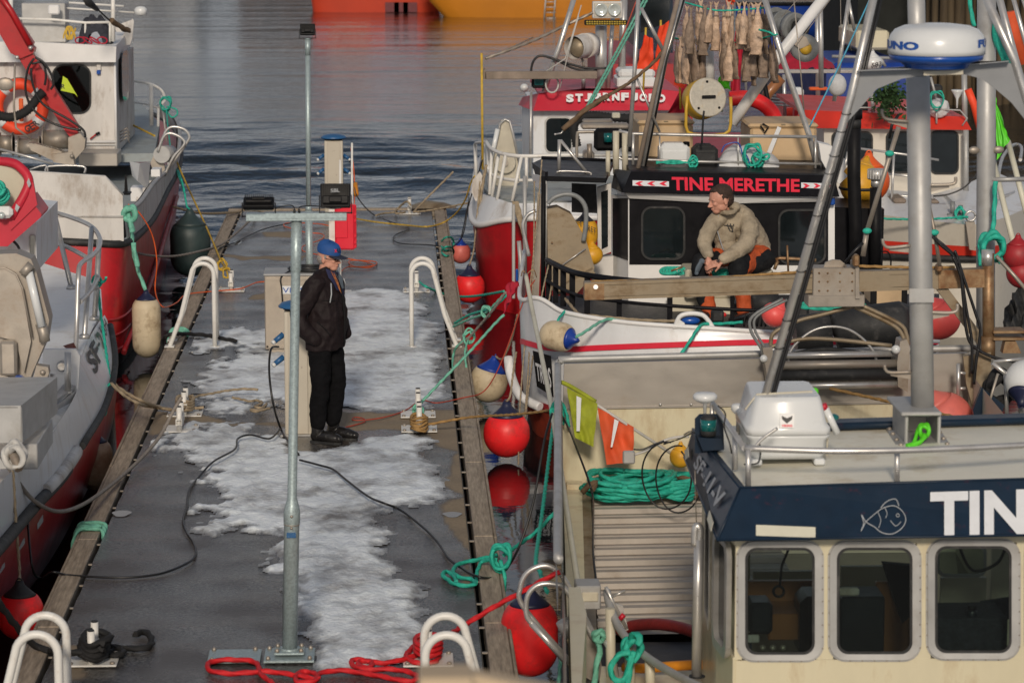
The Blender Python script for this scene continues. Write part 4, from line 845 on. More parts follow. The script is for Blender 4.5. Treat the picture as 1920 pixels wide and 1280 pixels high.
for k in range(4):rope_mb([c+V((.085*math.cos(t)+.01*k,.16*math.sin(t)-.02,.07+.03*k+.015*math.sin(2*t+k)))for t in np.linspace(0,6.28,16)],.019,True,m)
rope_mb(gr([(190,1215)],.15)+gr([(205,1222),(230,1214),(262,1216),(283,1208),(282,1192),(268,1183),(252,1190)],.03),.019,True,m);rope_mb(gr([(192,1205)],.2)+gr([(200,1222),(212,1228),(230,1224),(226,1215),(205,1210)],.04),.018,True,m)
rope_mb([W(-5,1125,17.6),W(20,1160,17.8),W(45,1190,18),W(70,1212,18.1),G(92,1219,.03)],.02,True,m);single('black_rope',m,'rope_black','thick black mooring rope wound on the front left cleat with a frayed end','rope')
m=MB();rope_mb(gr([(520,1288),(505,1275),(488,1262),(484,1246),(470,1238),(430,1236),(395,1240),(390,1250),(400,1258),(440,1262),(500,1258),(560,1266),(595,1272),(590,1262),(570,1258),(556,1266),(558,1278),(590,1276),(600,1262),(640,1256),(700,1264),(760,1276),(782,1272),(775,1262),(740,1254),(690,1254),(665,1248),(660,1238),(680,1236),(698,1242),(690,1252),(672,1246),(678,1238),(720,1242),(760,1234),(790,1222),(802,1200),(795,1195),(772,1215),(762,1228),(770,1238),(785,1242),(815,1240),(824,1222),(815,1200),(800,1188)],.035),.0155,True,m)
c=G(803,1240)
for k in range(3):rope_mb([c+V((.08*math.cos(t),.15*math.sin(t),.08+.03*k))for t in np.linspace(0,6.28,16)],.0155,True,m)
rope_mb(gr([(812,1205),(840,1190)],.1)+[W(868,1173,17.8),W(930,1135,17.7),W(990,1103,17.6),W(1022,1085,17.5),W(1050,1072,17.5)],.0155,True,m)
single('mooring_line',m,'rope_red','bright red mooring rope snaking past the front post and up to the cream boat','rope')
m=MB();rope_mb(gr([(932,1040),(890,1050),(862,1056),(850,1068),(858,1080),(885,1086),(890,1095),(868,1097),(848,1092),(840,1085),(830,1078),(836,1070),(850,1078),(856,1090)],.03),.014,True,m);knot(m,G(940,1045,.12),.014,.075,4,seed=3);rope_mb([G(945,1040,.12),W(985,1012,20.6),W(1012,990,20.6),W(1040,960,20.6)],.013,True,m);rope_mb([G(938,1050,.1),W(946,1080,20),W(945,1105,20),W(938,1114,20)],.013,True,m);rope_mb([G(930,1048,.1),G(905,1052,.05),G(897,1065,.02),G(893,1080,.0),W(893,1092,19.9)],.013,True,m)
single('mooring_line',m,'rope_teal','teal rope knotted on the right edge timber with its end curled on the pontoon','rope')
m=MB();rope_mb([W(770,385,41),W(762,378,41.1)]+gr([(745,392),(742,400),(760,398)],.08),.014,True,m);rope_mb(gr([(705,404),(720,400),(745,398)],.03),.013,True,m);rope_mb([G(775,398,.1),W(800,372,41),W(850,322,41)],.012,True,m);rope_mb([G(775,398,.1),W(820,392,40.5),W(900,376,40)],.012,True,m)
single('mooring_line',m,'rope_beige','beige line made fast on the cleat at the far pontoon end','rope')
rope('mooring_line',gr([(667,410),(710,417),(760,422)],.03)+gr([(800,425),(830,418)],.06)+[W(855,400,39.5),W(872,375,39),W(882,345,38.7),W(890,330,38.5)],.010,'rope_yellow','yellow line crossing the far end of the pontoon to the red hull','rope')
m=MB();c=G(810,392)
rows=[[c+V((x*.35,y*.2,.03+.09*max(0,1-x*x-y*y)*(1+.5*noise.noise(V((x*2,y*2,1))))))for x in np.linspace(-1,1,9)]for y in np.linspace(-1,1,7)];m.loft(rows);single('canvas_heap',m,'tan_steel','crumpled brown canvas at the far right corner of the pontoon','canvas')
# fenders
def fender_root(name,label,cat,c,r,h,body,capm,group,axis=None,tip=True,cap_at=.72):
 """Pear or sausage shaped float hanging from an eye; c is its middle, h its height."""
 c=V(c);T=Thing(name,label,cat,c,group);Mx=Matrix.Translation(c)
 if axis is not None:Mx=Mx@V(axis).to_track_quat('Z','Y').to_matrix().to_4x4()
 H=h/2;e=min(r,H);cyl=H-e;prof=[]
 for a in np.linspace(-90,90*cap_at-20,16):
  t=math.radians(a);prof.append((max(.002,r*math.cos(t)),math.sin(t)*e+(cyl if a>0 else-cyl)))
 rl,zl=prof[-1];m=MB();m.lathe(prof,36,Mx);T.add('body',m,body)
 q=[(rl*1.003,zl-.001)];zt=H+.20*r
 for t in(.25,.5,.7,.85):q.append((rl*(1-t)**1.15+.2*r*t,zl+(zt-zl)*t))
 q+=[(.2*r,zt),(.17*r,zt+.12*r),(.04*r,zt+.14*r)];m=MB();m.lathe(q,30,Mx);cp=T.add('cap',m,capm)
 m=MB();m.tube([Mx@V((.11*r*math.cos(t),0,zt+.12*r+.11*r*math.sin(t)))for t in np.linspace(0,6.28,14)],.035*r,6);T.add('eye',m,capm,cp)
 return T,Mx@V((0,0,zt+.15*r))
FG='buoys and fenders hanging beside the boats'
def fender(px,py,wpx,hpx,Y,label,body,capm,line=None,lmat='rope_beige',lr=.009,**k):
 s=S(Y);T,top=fender_root('fender',label,'fender',W(px,py,Y),wpx/2/s,hpx/s/.985,body,capm,FG,**k)
 if line:m=MB();rope_mb([top]+Ws(line),lr,True,m);T.add('lanyard',m,lmat)
 return T
def YW(py_mid,half):return None
fender(357,462,76,112,38.2,'big dark green pear shaped fender beside the far left corner of the pontoon','buoy_dark','buoy_dark',[(350,385,38.2),(344,350,38.4),(334,320,38.8)],'rope_teal',.012,cap_at=.6)
fender(275,612,54,116,31.6,'long cream fender with navy top hanging on the green rope, at the red stern','buoy_cream','buoy_navy',[(260,510,31.7),(250,470,31.8),(246,420,32),(240,395,32)],'rope_pale_green',.02)
fender(178,868,68,100,25.0,'orange stained cream fender with navy top under the white bow','buoy_brown','buoy_navy',[(196,770,25.2),(203,735,25.3),(208,730,25.4)],'rope_teal',.012)
fender(38,1150,88,96,19.3,'bright red ball fender with black top at the bottom left','buoy_red','rubber',[(36,1060,19.4),(30,980,19.4),(24,880,19.4)],'rope_beige',.010)
rope('hanging_line',Ws([(182,525,26.4),(188,580,26.4),(195,630,26.2),(203,690,25.8),(207,728,25.5),(202,760,25.3),(195,780,25.2)]),.012,'rope_teal','teal rope hanging from the bow rail down to the stained fender')
m=MB();knot(m,W(207,728,25.4),.011,.035,3,seed=8);knot(m,W(182,527,26.3),.011,.045,2,seed=6);rope_mb(Ws([(185,530,26.3),(195,528,26.2),(199,520,26.1)]),.011,True,m);single('rope_knot',m,'rope_teal','teal knot tied round the lower bow rail','rope')
# red and white boat, far left
def boat_e():
 T=Thing('fishing_boat','red and white fishing boat with a red crane, moored stern to the camera, upper left','boat',W(120,600,36))
 top=Ws([(-70,450,31.7),(60,451,31.45),(160,455,31.4),(215,458,31.45),(238,455,31.7),(252,447,32.4),(272,428,33.8),(290,405,35.4),(312,360,38.3),(332,322,40.8),(339,285,43.4),(333,250,46.5),(305,222,50),(255,205,53)])
 bot=Gs([(-70,700),(60,699),(150,697),(195,694),(222,684),(238,668),(258,640),(280,598),(302,535),(318,480),(322,440),(312,410),(290,395),(250,385)],ZW)
 n=len(top);rows=[]
 for k in np.linspace(0,1,9):
  r=[]
  for i in range(n):
   p=top[i]*(1-k)+bot[i]*k;o=V((top[i].x-bot[i].x,top[i].y-bot[i].y,0));p+=o*.18*math.sin(math.pi*k)
   r.append(p)
  rows.append(crom(r,4))
 low=[p+V((-.1,.1,-.5))for p in rows[-1]]
 m=MB();m.loft(rows+[low]);h=T.add('hull',m,'red_hull')
 m=MB()
 for k,rr in((.60,.016),(.73,.013),(.86,.013)):m.tube([a*(1-k)+b*k+V((0,-.02,0))+V((a.x-b.x,a.y-b.y,0))*.18*math.sin(math.pi*k)for a,b in zip(crom(top[:6],4),crom(bot[:6],4))],rr,8)
 T.add('hull_band',m,'red_old',h)
 m=MB();m.loft([[a*(1-k)+b*k+V((.004,-.012,0))for a,b in zip(crom(top[:8],4),crom(bot[:8],4))]for k in(.90,.96,1.03)]);T.add('waterline_band',m,'black',h)
 m=MB();m.tube([a*(1-k)+b*k+V((.05,0,0))for k,a,b in[(kk,aa,bb)for kk,aa,bb in zip(np.linspace(.9,.25,20),crom(top[4:10],4),crom(bot[4:10],4))]],.03,8);T.add('bilge_strake',m,'red_old',h)
 m=MB();m.tube(crom(top,4),.042,10);T.add('rubbing_strake',m,'rubber')
 m=MB();Y=31.5;panel(m,[(-70,322),(57,323),(197,332),(230,367),(232,452),(-70,450)],Y,.05);b=T.add('stern_bulwark',m,'old_white')
 m=MB();ptube(m,[(-70,321),(57,322),(197,331),(231,366)],Y+.02,5);T.add('bulwark_rail',m,'alu',b);m=MB();ptube(m,[(-70,404),(231,406)],Y-.01,4);T.add('bulwark_seam',m,'old_white',b)
 wt=Ws([(232,400,31.7),(262,380,33),(287,345,35.4),(310,322,38.2),(330,298,40.8),(337,262,43.4),(331,225,46.5),(300,198,50)])
 wb=[top[i]+V((0,0,.03))for i in(4,6,7,8,9,10,11,12)]
 m=MB();m.loft([crom(wt,4),crom(wb,4)]);m.loft([[p+V((-.05,0,0))for p in crom(wt,4)],[p+V((-.05,0,0))for p in crom(wb,4)]]);b=T.add('side_bulwark',m,'old_white')
 m=MB();m.tube(crom(wt,4),.028,8);T.add('bulwark_rail',m,'alu',b)
 m=MB()
 for a,c in list(zip(crom(wt,4),crom(wb,4)))[1:16:2]:m.tube([a+V((-.07,0,0)),c+V((-.07,0,0))],.02,6)
 T.add('bulwark_rib',m,'old_white',b)
 zd=wb[0].z-.35;m=MB();m.add([V((-6,31.6,zd)),V((wb[0].x-.05,31.6,zd)),V((wb[3].x-.1,38,zd)),V((wb[5].x-.1,43,zd)),V((-6,43,zd))],[tuple(range(5))]);T.add('deck',m,'deck_grey')
 m=MB();z=W(230,290,41).z;m.prism([V((W(215,290,41).x-.6,41,z)),V((W(290,285,41.2).x,41.2,z)),V((W(300,250,46).x,46,z)),V((W(255,230,51).x,51,z)),V((-5,51,z))],(0,0,-.12));T.add('foredeck',m,'deck_grey')
 Y=41.0;m=MB();panel(m,[(-80,112),(215,114),(218,288),(-80,288)],Y,3.0);wh=T.add('wheelhouse',m,'old_white')
 m=MB();a=Ws([(-80,80),(196,84),(224,86),(-80,60)],Y+.1)
 m.prism(Ws([(-80,78),(60,79),(200,86),(218,88),(217,117),(-80,117)],Y-.16),(0,.12,0));m.loft([Ws([(217,88,Y-.16),(244,56,Y+3)]),Ws([(217,117,Y-.16),(246,84,Y+3)])],smooth=False);m.prism(Ws([(-80,84,Y-.1),(214,90,Y-.1),(243,60,Y+3),(-80,60,Y+3)]),(0,0,-.03));T.add('roof_visor',m,'white')
 m=MB();ptube(m,[(215,118),(218,288)],Y-.01,5);ptube(m,[(-60,266),(217,266)],Y-.02,5);ptube(m,[(-60,272),(217,272)],Y-.02,3);T.add('corner_trim',m,'white',wh)
 window(T,100,124,168,211,Y,3,18,'rubber','pane_tint',.02,parent=wh)
 m=MB();m.prism(Ws(rrect(98,122,170,213,18),Y-.005),(0,.003,0));T.add('window_interior',m,'black',wh)
 m=MB();panel(m,[(118,143),(126,148),(146,182),(140,176),(114,170)],Y-.010,.003);v=T.add('hanging_vest',m,'hi_yellow',wh)
 m=MB();panel(m,[(128,156),(133,162),(128,172),(125,168)],Y-.0125,.002);T.add('reflective_tape',m,'letter_grey',v)if 0 else None
 m=MB();text_mb('R',[W(115,158,Y-.012),W(122,158,Y-.012),W(122,167,Y-.012),W(115,167,Y-.012)],.02,.001,m);T.add('lettering',m,'letter_black',wh)
 m=MB();x=W(218.5,150,Y).x
 for y0,z0,z1 in((41.5,105,200),):
  p=[V((x+.012,y0+1.1*u,W(218,z1,Y).z+(W(218,z0,Y).z-W(218,z1,Y).z)*v))for u,v in[(a_/1.0,b_/1.0)for a_,b_ in rrect(0,0,1,1,.3)]];m.prism(p,(.02,0,0))
 T.add('side_window',m,'pane_dark',wh)
 m=MB();pbox(m,181,118,189,132,Y-.06,.06);T.add('lamp_housing',m,'old_white',wh);m=MB();pbox(m,181,132,188,140,Y-.07,.05,.01);T.add('blue_lamp',m,'plastic_blue',wh)
 m=MB();pbox(m,148,287,220,312,Y-.7,.6,.01);T.add('step',m,'brushed')
 m=MB();ptube(m,[(169,261),(180,252)],Y-.05,3);T.add('knife_handle',m,'crane_red');m=MB();ptube(m,[(180,252),(187,249)],Y-.05,5);T.add('knife_grip',m,'black')
 Y=41.6
 m=MB();ptube(m,[(28,35),(100,37),(160,43),(206,42)],Y,5);ptube(m,[(66,12),(160,18),(252,24)],Y+.4,3.4);ptube(m,[(110,4),(232,12)],Y+1.6,4);T.add('roof_rail',m,'rail_white')
 for x,y0,y1,w_ in((212,-30,78,8),(160,44,84,4),(206,42,80,4),(20,-20,80,9)):
  m=MB();ptube(m,[(x,y0),(x,y1)],Y,w_);T.add('rail_post',m,'rail_white')
 m=MB();m.lathe([(.02,0),(.085,.02),(.09,.09),(.06,.125),(.01,.135)],18,Matrix.Translation(W(264,30,Y+.4)));T.add('antenna_dome',m,'plastic_white')
 m=MB();pbox(m,90,10,111,28,Y-.1,.12,.02);T.add('deck_lamp',m,'white')
 m=MB();panel(m,[(218,88),(248,35),(251,40),(248,72),(244,84)],Y+1.2,.04);panel(m,[(214,50),(245,38),(251,80),(244,60),(218,60)],Y+1.6,.04);T.add('wind_deflector',m,'old_white')
 m=MB();pbox(m,42,6,122,80,Y+.2,.5,.01);single('aluminium_bin',m,'alu','reflective aluminium bin on the roof of the far left boat','bin')
 def heap(x0,x1,y0,y1,Y,mat,name,label,cat,seed=1):
  a=W(x0,y1,Y);b=W(x1,y0,Y);cx=(a.x+b.x)/2;rx=(b.x-a.x)/2;h=b.z-a.z;rows=[]
  for i in range(17):
   v=i/16*2-1;r=[]
   for j in range(25):
    u=j/24*2-1;q=max(0,1-u*u-v*v*.8);r.append(V((cx+u*rx,Y+.3+v*rx*.6,a.z+h*(q**.5)*(1+.35*noise.noise(V((u*4,v*4,seed)))))))
   rows.append(r)
  m=MB();m.loft(rows);return single(name,m,mat,label,cat)
 heap(143,207,34,84,Y-.2,'net_dark','fishing_net','dark fishing net heaped behind the roof rail of the far left boat','fishing net')
 m=MB()
 for k in range(5):rope_mb([W(123+5*math.sin(k*2+t)+14*(t/6.3),62+12*math.sin(t+k),Y-.3)for t in np.linspace(0,6.3,9)],.012,False,m)
 single('rope_coil',m,'rope_yellow','yellow rope bundle between aluminium bin and dark net','rope')
 m=MB()
 for k in range(4):rope_mb([W(150+14*k+9*math.cos(t),76+6*math.sin(t+k),Y-.5)for t in np.linspace(0,6.3,10)],.010,False,m)
 single('rope_coil',m,'cloth_red','dark red rope loops in front of the dark net on the roof','rope')
 m=MB();rope_mb(Ws([(150,-5,39),(175,10,39.5),(205,38,40.5),(242,58,41)]),.012,False,m);m.tube(Ws([(158,0,39.1),(166,5,39.2),(182,18,39.7)]),[.02,.055,.03],10);T.add('stay_wire',m,'rubber')
 m=MB();rope_mb(Ws([(208,38,40.5),(228,52,40.8),(242,58,41)]),.035,True,m);T.add('wire_end',m,'rope_brown')
 c=W(38,200,40.75);s=S(40.75);R=42/s;r=11/s
 m=MB();m.tube([c+V((R*math.cos(t),0,R*math.sin(t)))for t in np.linspace(0,2*math.pi,49)[:-1]],r,14,closed=True);lb=single('lifebuoy',m,'flag_neon','orange lifebuoy with white bands hung on the wheelhouse wall','lifebuoy',loc=c)
 def child(o,name,mb,mat):k=mesh_obj(name,mb,mat,c,o);return k
 for t0 in(40,130,220,320):
  m=MB();m.tube([c+V((R*math.cos(t),0,R*math.sin(t)))for t in np.radians(np.linspace(t0-8,t0+8,5))],r*1.04,14);child(lb,'band',m,'plastic_white')
 m=MB()
 for i,ch in enumerate('GER'):
  t=math.radians(-72+i*13);u=V((-math.sin(t),0,math.cos(t)));e=V((math.cos(t),0,math.sin(t)));p=c+e*R+V((0,-r*1.0,0));hw=r*.42;hh=r*.55
  text_mb(ch,[p-u*hw-e*hh*1,p+u*hw-e*hh*1,p+u*hw+e*hh,p-u*hw+e*hh],.03,.004,m)
 child(lb,'lettering',m,'letter_black')
 m=MB();rope_mb([c+V(((R+r)*1.02*math.cos(t),-.02,(R+r)*1.02*math.sin(t)-.02*abs(math.sin(2*t))))for t in np.linspace(0,6.28,25)],.006,False,m);child(lb,'grab_line',m,'rope_grey')
 m=MB();pbox(m,36,185,43,228,40.7,.04,.01);single('lifebuoy_light',m,'cable_orange','orange lifebuoy light clipped inside the ring','light')
 C=Thing('deck_crane','red knuckle deck crane with black hydraulic hoses on the red and white boat','crane',W(20,300,39.5));Y=39.6
 m=MB();panel(m,[(-20,-25),(6,-5),(62,82),(44,112),(20,100),(-20,30)],Y,.22);C.add('outer_boom',m,'crane_red')
 m=MB();panel(m,[(24,98),(56,84),(64,92),(62,100),(34,112)],Y-.03,.28);C.add('boom_collar',m,'crane_red')
 m=MB();panel(m,[(34,108),(58,96),(146,236),(146,252),(132,258),(122,246)],Y+.02,.16);C.add('inner_boom',m,'crane_red')
 m=MB();ptube(m,[(-5,-15),(20,20),(56,84)],Y-.10,12);C.add('boom_cylinder',m,'crane_red')
 m=MB();m.sphere(W(57,90,Y-.1),.03);m.sphere(W(32,108,Y-.06),.03);C.add('pin',m,'steel')
 for i,p in enumerate(([(64,110),(52,130),(48,170),(62,205),(100,232),(152,245)],[(60,120),(80,118),(86,140),(84,160)],[(58,128),(62,160),(80,195),(130,225),(156,244),(160,258)],[(66,108),(82,118),(96,140),(100,158),(95,168)])):
  m=MB();ptube(m,p,Y-.16-.03*i,4.5,smooth=5);C.add('hydraulic_hose',m,'cable_black')
 m=MB();k=crom(Ws([(-10,214),(20,220),(50,208),(72,182),(82,172)],Y-.12),14);m.tube(k,[.055+.012*(i%2)for i in range(len(k))],10);C.add('spiral_sleeve',m,'rope_black')
 m=MB();panel(m,[(52,270),(60,268),(110,282),(135,296),(138,308),(96,300),(58,282)],Y-.05,.2);panel(m,[(128,258),(150,250),(160,262),(158,280),(140,300),(128,286)],Y-.1,.25);panel(m,[(95,290),(135,285),(140,312),(100,304)],Y-.15,.2);C.add('hook_head',m,'dull_steel')
 m=MB();m.sphere(W(135,293,Y-.17),.03);m.sphere(W(10,158,Y-.2),.10,1.2,.3,.9);ptube(m,[(28,120),(26,200),(30,240),(60,262)],Y-.2,4);C.add('shackle',m,'dull_steel')
 m=MB()
 for x,y,r,l in((108,262,.13,.4),(55,275,.11,.3),(12,270,.12,.2)):
  c_=W(x,y,40.2);m.tube([c_-V((l/2,0,0)),c_+V((l/2,0,0))],r,16);m.tube([c_-V((l/2,0,0)),c_-V((l/2-.02,0,0))],r*1.35,16);m.tube([c_+V((l/2,0,0)),c_+V((l/2-.02,0,0))],r*1.35,16)
 T.add('winch',m,'dull_steel')
 m=MB();ptube(m,[(0,280),(60,296),(100,308)],38.6,5);ptube(m,[(86,325),(92,312),(155,312),(158,325)],35,4,smooth=4);ptube(m,[(56,318),(85,310),(90,325)],35,3,smooth=3);T.add('guard_tube',m,'steel')
 m=MB();m.loft([Ws([(243,303,35),(262,306,34.6),(282,303,35)]),Ws([(248,330,35),(258,340,34.7),(277,356,35)])],smooth=False);pbox(m,245,352,268,378,35.2,.3);pbox(m,283,318,300,332,36.6,.3);T.add('line_chute',m,'white')
 m=MB();panel(m,[(234,330),(237,328),(240,365),(233,362)],33.4,.03);pbox(m,228,362,244,366,33.2,.2);T.add('toothed_lever',m,'black')
 H=Thing('line_hauler','stainless line hauler with two looped guards on the far left boat rail','line hauler',W(300,320,38));m=MB()
 panel(m,[(282,305),(297,273),(304,276),(309,318),(300,332),(288,325)],38,.06);H.add('side_plate',m,'dull_steel')
 for d in(0,.3):
  m=MB();ptube(m,[(298,282),(310,248),(324,238),(346,243),(355,256),(350,268),(328,300),(308,325)]if d else[(296,285),(306,258),(318,250),(336,256),(346,266),(342,276),(325,295),(308,330)],37.9+d,5.5,smooth=4);H.add('guard_loop',m,'steel')
 m=MB();m.tube([W(303,290,37.9),W(318,288,38.3)],.11,18);H.add('drum',m,'alu')
 m=MB();ptube(m,[(232,146),(240,150),(280,157),(303,170),(310,188)],45.5,5,smooth=4);ptube(m,[(238,190),(278,196),(297,203)],45.5,3.5);T.add('bow_rail',m,'rail_white')
 for p,w_ in(([(283,158),(284,236)],8),([(303,180),(312,265)],3),([(297,203),(296,275)],5),([(310,188),(297,203)],5)):
  m=MB();ptube(m,p,45.4,w_);T.add('rail_post',m,'rail_white')
 m=MB()
 for k in range(4):ptube(m,[(222,250+k*6),(238,240+k*6),(243,250+k*6)],41.6,2)
 T.add('hook_rack',m,'dull_steel')
 m=MB();knot(m,W(311,195,45),.013,.09,3,seed=3);rope_mb(Ws([(312,200,45),(330,205,45),(332,215,45),(322,220,45),(312,208,45)]),.013,False,m);rope_mb(Ws([(312,205,45),(315,240,44),(322,290,42),(335,330,40),(345,360,38.6)]),.012,False,m);single('rope_knot',m,'rope_teal','teal rope knotted on the far bow rail','rope')
 rope('loose_rope',Ws([(238,230,44),(260,240,43.5),(290,255,43)]),.014,'rope_yellow','yellow rope lying on the grey foredeck of the far left boat')
 m=MB();knot(m,W(243,400,31.55),.03,.07,3,seed=1);rope_mb(Ws([(237,392,31.6),(244,418,31.5),(248,435,31.5)]),.03,True,m);rope_mb(Ws([(250,455,31.5),(252,470,31.5),(258,500,31.5)]),.025,True,m);single('rope_knot',m,'rope_pale_green','thick green rope knotted at the white stern corner','rope')
boat_e()
# grey and white boat, near left
def boat_f():
 T=Thing('fishing_boat','white and aluminium boat with red cabin rim and number on the bow, near left','boat',W(60,900,22))
 top=Ws([(-140,1075,15.5),(-60,980,17.2),(0,905,18.8),(50,858,20.1),(95,812,21.4),(143,735,23.4),(152,668,25),(176,618,26.3),(196,590,27.2)])
 mid=Ws([(-140,1175,15.5),(-60,1085,17.2),(0,1018,18.8),(60,948,20.3),(112,893,21.6),(158,822,23.3),(196,755,24.9),(212,680,26.1),(203,610,27.1)])
 bot=Gs([(-140,1330),(-60,1235),(5,1160),(70,1085),(118,1010),(158,930),(190,862),(212,790),(214,740)],ZW)
 t_,m_,b_=crom(top,5),crom(mid,5),crom(bot,5)
 m=MB();m.loft([t_,[a*.5+b*.5+V((.01,-.01,0))for a,b in zip(t_,m_)],m_]);h=T.add('hull',m,'hull_white')
 m=MB();m.loft([m_,[a*.5+b*.5+V((.03,0,-.03))for a,b in zip(m_,b_)],b_,[p+V((-.3,.1,-.4))for p in b_]]);T.add('hull_bottom',m,'red_hull',h)
 m=MB();m.tube([p+V((.02,-.01,0))for p in m_[:22]],.045,10);m.tube([p+V((.02,-.01,0))for p in m_[24:]],.03,10);T.add('rubbing_strake',m,'rubber',h)
 m=MB();m.tube([p+V((.01,-.02,.02))for p in m_[17:24]],.055,10);T.add('keel_pad',m,'old_white',h)
 for k in range(3,17,3):
  m=MB();a,b=m_[k]*.70+b_[k]*.3,m_[k+1]*.72+b_[k+1]*.28;n_=V((.03,-.02,0));m.prism([a+n_,b+n_,b+n_+V((0,0,.055)),a+n_+V((0,0,.055))],V((-.004,.004,0)));T.add('reflective_mark',m,'letter_grey',h)
 far=[V((p.x-2.2 if i<6 else p.x-(2.2-(i-5)*.7),p.y,p.z))for i,p in enumerate(top)];m=MB();m.loft([[p-V((0,0,.12))for p in t_],[p-V((0,0,.12))for p in crom(far,5)]]);T.add('deck',m,'white')
 m=MB();d=Ws([(75,700,23.2),(150,672,24.9),(172,622,26.2),(192,590,27.2),(190,560,28.3),(165,545,29),(70,522,30)]);z=max(p.z for p in d[1:3])
 m.prism([V((p.x,p.y,d[1].z+(p.y-24.9)*.03))for p in d],(0,0,-.06));T.add('foredeck',m,'hull_white')
 m=MB();panel(m,[(80,655),(142,655),(150,668),(146,735),(80,742)],23.6,.06);T.add('breakwater',m,'white')
 q=[W(167,652,25.45),W(197,600,26.9),W(197,655,26.9),W(169,704,25.2)]
 def hullpt(u,v):
  i=u*(len(t_)-1);k=min(int(i),len(t_)-2);f=i-k;a=t_[k]*(1-f)+t_[k+1]*f;b=m_[k]*(1-f)+m_[k+1]*f;return a*(1-v)+b*v
 m=MB();mt=text_mb('SF',[hullpt(0.765,0.09),hullpt(0.838,0.09),hullpt(0.838,0.52),hullpt(0.765,0.52)],.03,.015);T.add('registration_lettering',mt,'letter_black',h)
 mt=text_mb('2',[hullpt(0.860,0.09),hullpt(0.888,0.09),hullpt(0.888,0.52),hullpt(0.860,0.52)],.03,.015);T.add('registration_lettering',mt,'letter_green',h)
 mt=text_mb('-',[hullpt(0.841,0.27),hullpt(0.857,0.27),hullpt(0.857,0.33),hullpt(0.841,0.33)],.03,.015);T.add('registration_lettering',mt,'letter_black',h)
 mt=text_mb('18H',[hullpt(0.892,0.09),hullpt(0.961,0.09),hullpt(0.961,0.52),hullpt(0.892,0.52)],.02,.02);T.add('registration_lettering',mt,'letter_black',h)
 m=MB();a=Ws([(69,800,21.6),(142,738,23.5),(142,725,23.5),(120,722,23.6),(69,780,21.9)]);m.prism(a,(0,0,.012));m.loft([Ws([(69,790,21.55),(143,730,23.45)]),Ws([(100,812,21.5),(144,748,23.4)])],smooth=False);T.add('side_plank',m,'alu')
 for x,y0,y1,Y in((127,660,735,23.2),(100,700,768,22.2)):
  m=MB();ptube(m,[(x,y0),(x,y1)],Y,12.5,n=16);ptube(m,[(x,y1-2),(x,y1+2)],Y,20,n=4);T.add('tube_post',m,'steel')
 m=MB();pbox(m,-40,763,41,832,19.4,.02);b=W(39,763,19.39);c=W(39,832,19.39)
 m.prism([b,c,c+V((.12,1.1,.0)),b+V((.12,1.1,.0))],(-.02,0,0));m.prism([W(-40,763,19.4),b,b+V((.12,1.1,0)),W(-40,763,19.4)+V((0,1.1,0))],(0,0,.01));pbox(m,-40,832,70,880,19.6,.9);single('metal_box',m,'alu','brushed aluminium box on the side deck of the near left boat','box')
 m=MB();m.tube([W(78,792,20.9),W(86,812,20.6)],.05,14);pbox(m,72,792,95,815,21.0,.03);T.add('outlet_pipe',m,'steel')
 H=Thing('line_hauler','weathered steel line hauler with white roller standing on the near left boat','line hauler',W(50,740,22));Y=22
 m=MB();panel(m,[(-40,478),(30,475),(58,486),(68,510),(92,600),(86,640),(60,700),(48,738),(-40,720)],Y,.25);H.add('body_plate',m,'dull_steel')
 m=MB();panel(m,[(-40,506),(10,503),(28,512),(40,535),(58,640),(45,700),(30,640),(-40,620)],Y-.06,.05);ptube(m,[(-40,504),(10,503),(30,514),(42,540),(60,632)],Y-.06,4);H.add('front_plate',m,'dull_steel')
 m=MB();ptube(m,[(54,510),(78,612)],Y-.08,15,n=16);H.add('white_roller',m,'plastic_white')
 m=MB();ptube(m,[(44,500),(56,510)],Y-.07,26);ptube(m,[(76,606),(82,626),(84,640)],Y-.05,20);H.add('roller_bearing',m,'dull_steel')
 m=MB();panel(m,[(68,685),(90,688),(92,700),(72,742),(56,740)],Y-.12,.1);m.sphere(W(80,698,Y-.13),.022);ptube(m,[(85,690),(86,750)],Y-.05,14);H.add('bracket',m,'dull_steel')
 m=MB();pbox(m,0,640,30,705,Y-.16,.1,.02);panel(m,[(-10,700),(15,706),(50,722),(48,728),(0,716)],Y-.14,.05);H.add('guide_block',m,'dull_steel')
 m=MB();rope_mb(Ws([(4,745,21.6),(15,728,21.5),(24,738,21.5),(36,722,21.6)]),.03,False,m);pbox(m,24,706,44,720,21.7,.1,.02);single('blue_rag',m,'plastic_blue','bright blue rag stuck under the hauler of the near left boat','rag')
 Y=24.6;m=MB();panel(m,[(-60,405),(68,418),(69,510),(60,520),(-60,520)],Y,1.6);wh=T.add('cabin',m,'hull_white')
 window(T,56,442,65,484,Y,2,3,'alu','pane_dark',.02,parent=wh)
 outer=Ws([(-60,306,Y-.4),(20,303,Y-.4),(48,318,Y-.35),(58,345,Y-.3),(64,378,Y-.25),(78,402,Y-.2)]);low=Ws([(-60,452,Y-.35),(10,454,Y-.35),(12,455,Y-.33),(14,455,Y-.3),(40,430,Y-.25),(78,408,Y-.2)])
 midr=Ws([(-60,400,Y-.42),(16,404,Y-.42),(30,385,Y-.38),(42,372,Y-.32),(62,380,Y-.26),(77,404,Y-.2)])
 m=MB();panel(m,[(-60,410),(12,412),(15,405),(56,372),(78,402),(76,408),(14,462),(-60,462)],Y-.42,.5);panel(m,[(14,404),(62,340),(70,384),(20,432)],Y-.44,.04);T.add('cabin_rim',m,'red_visor')
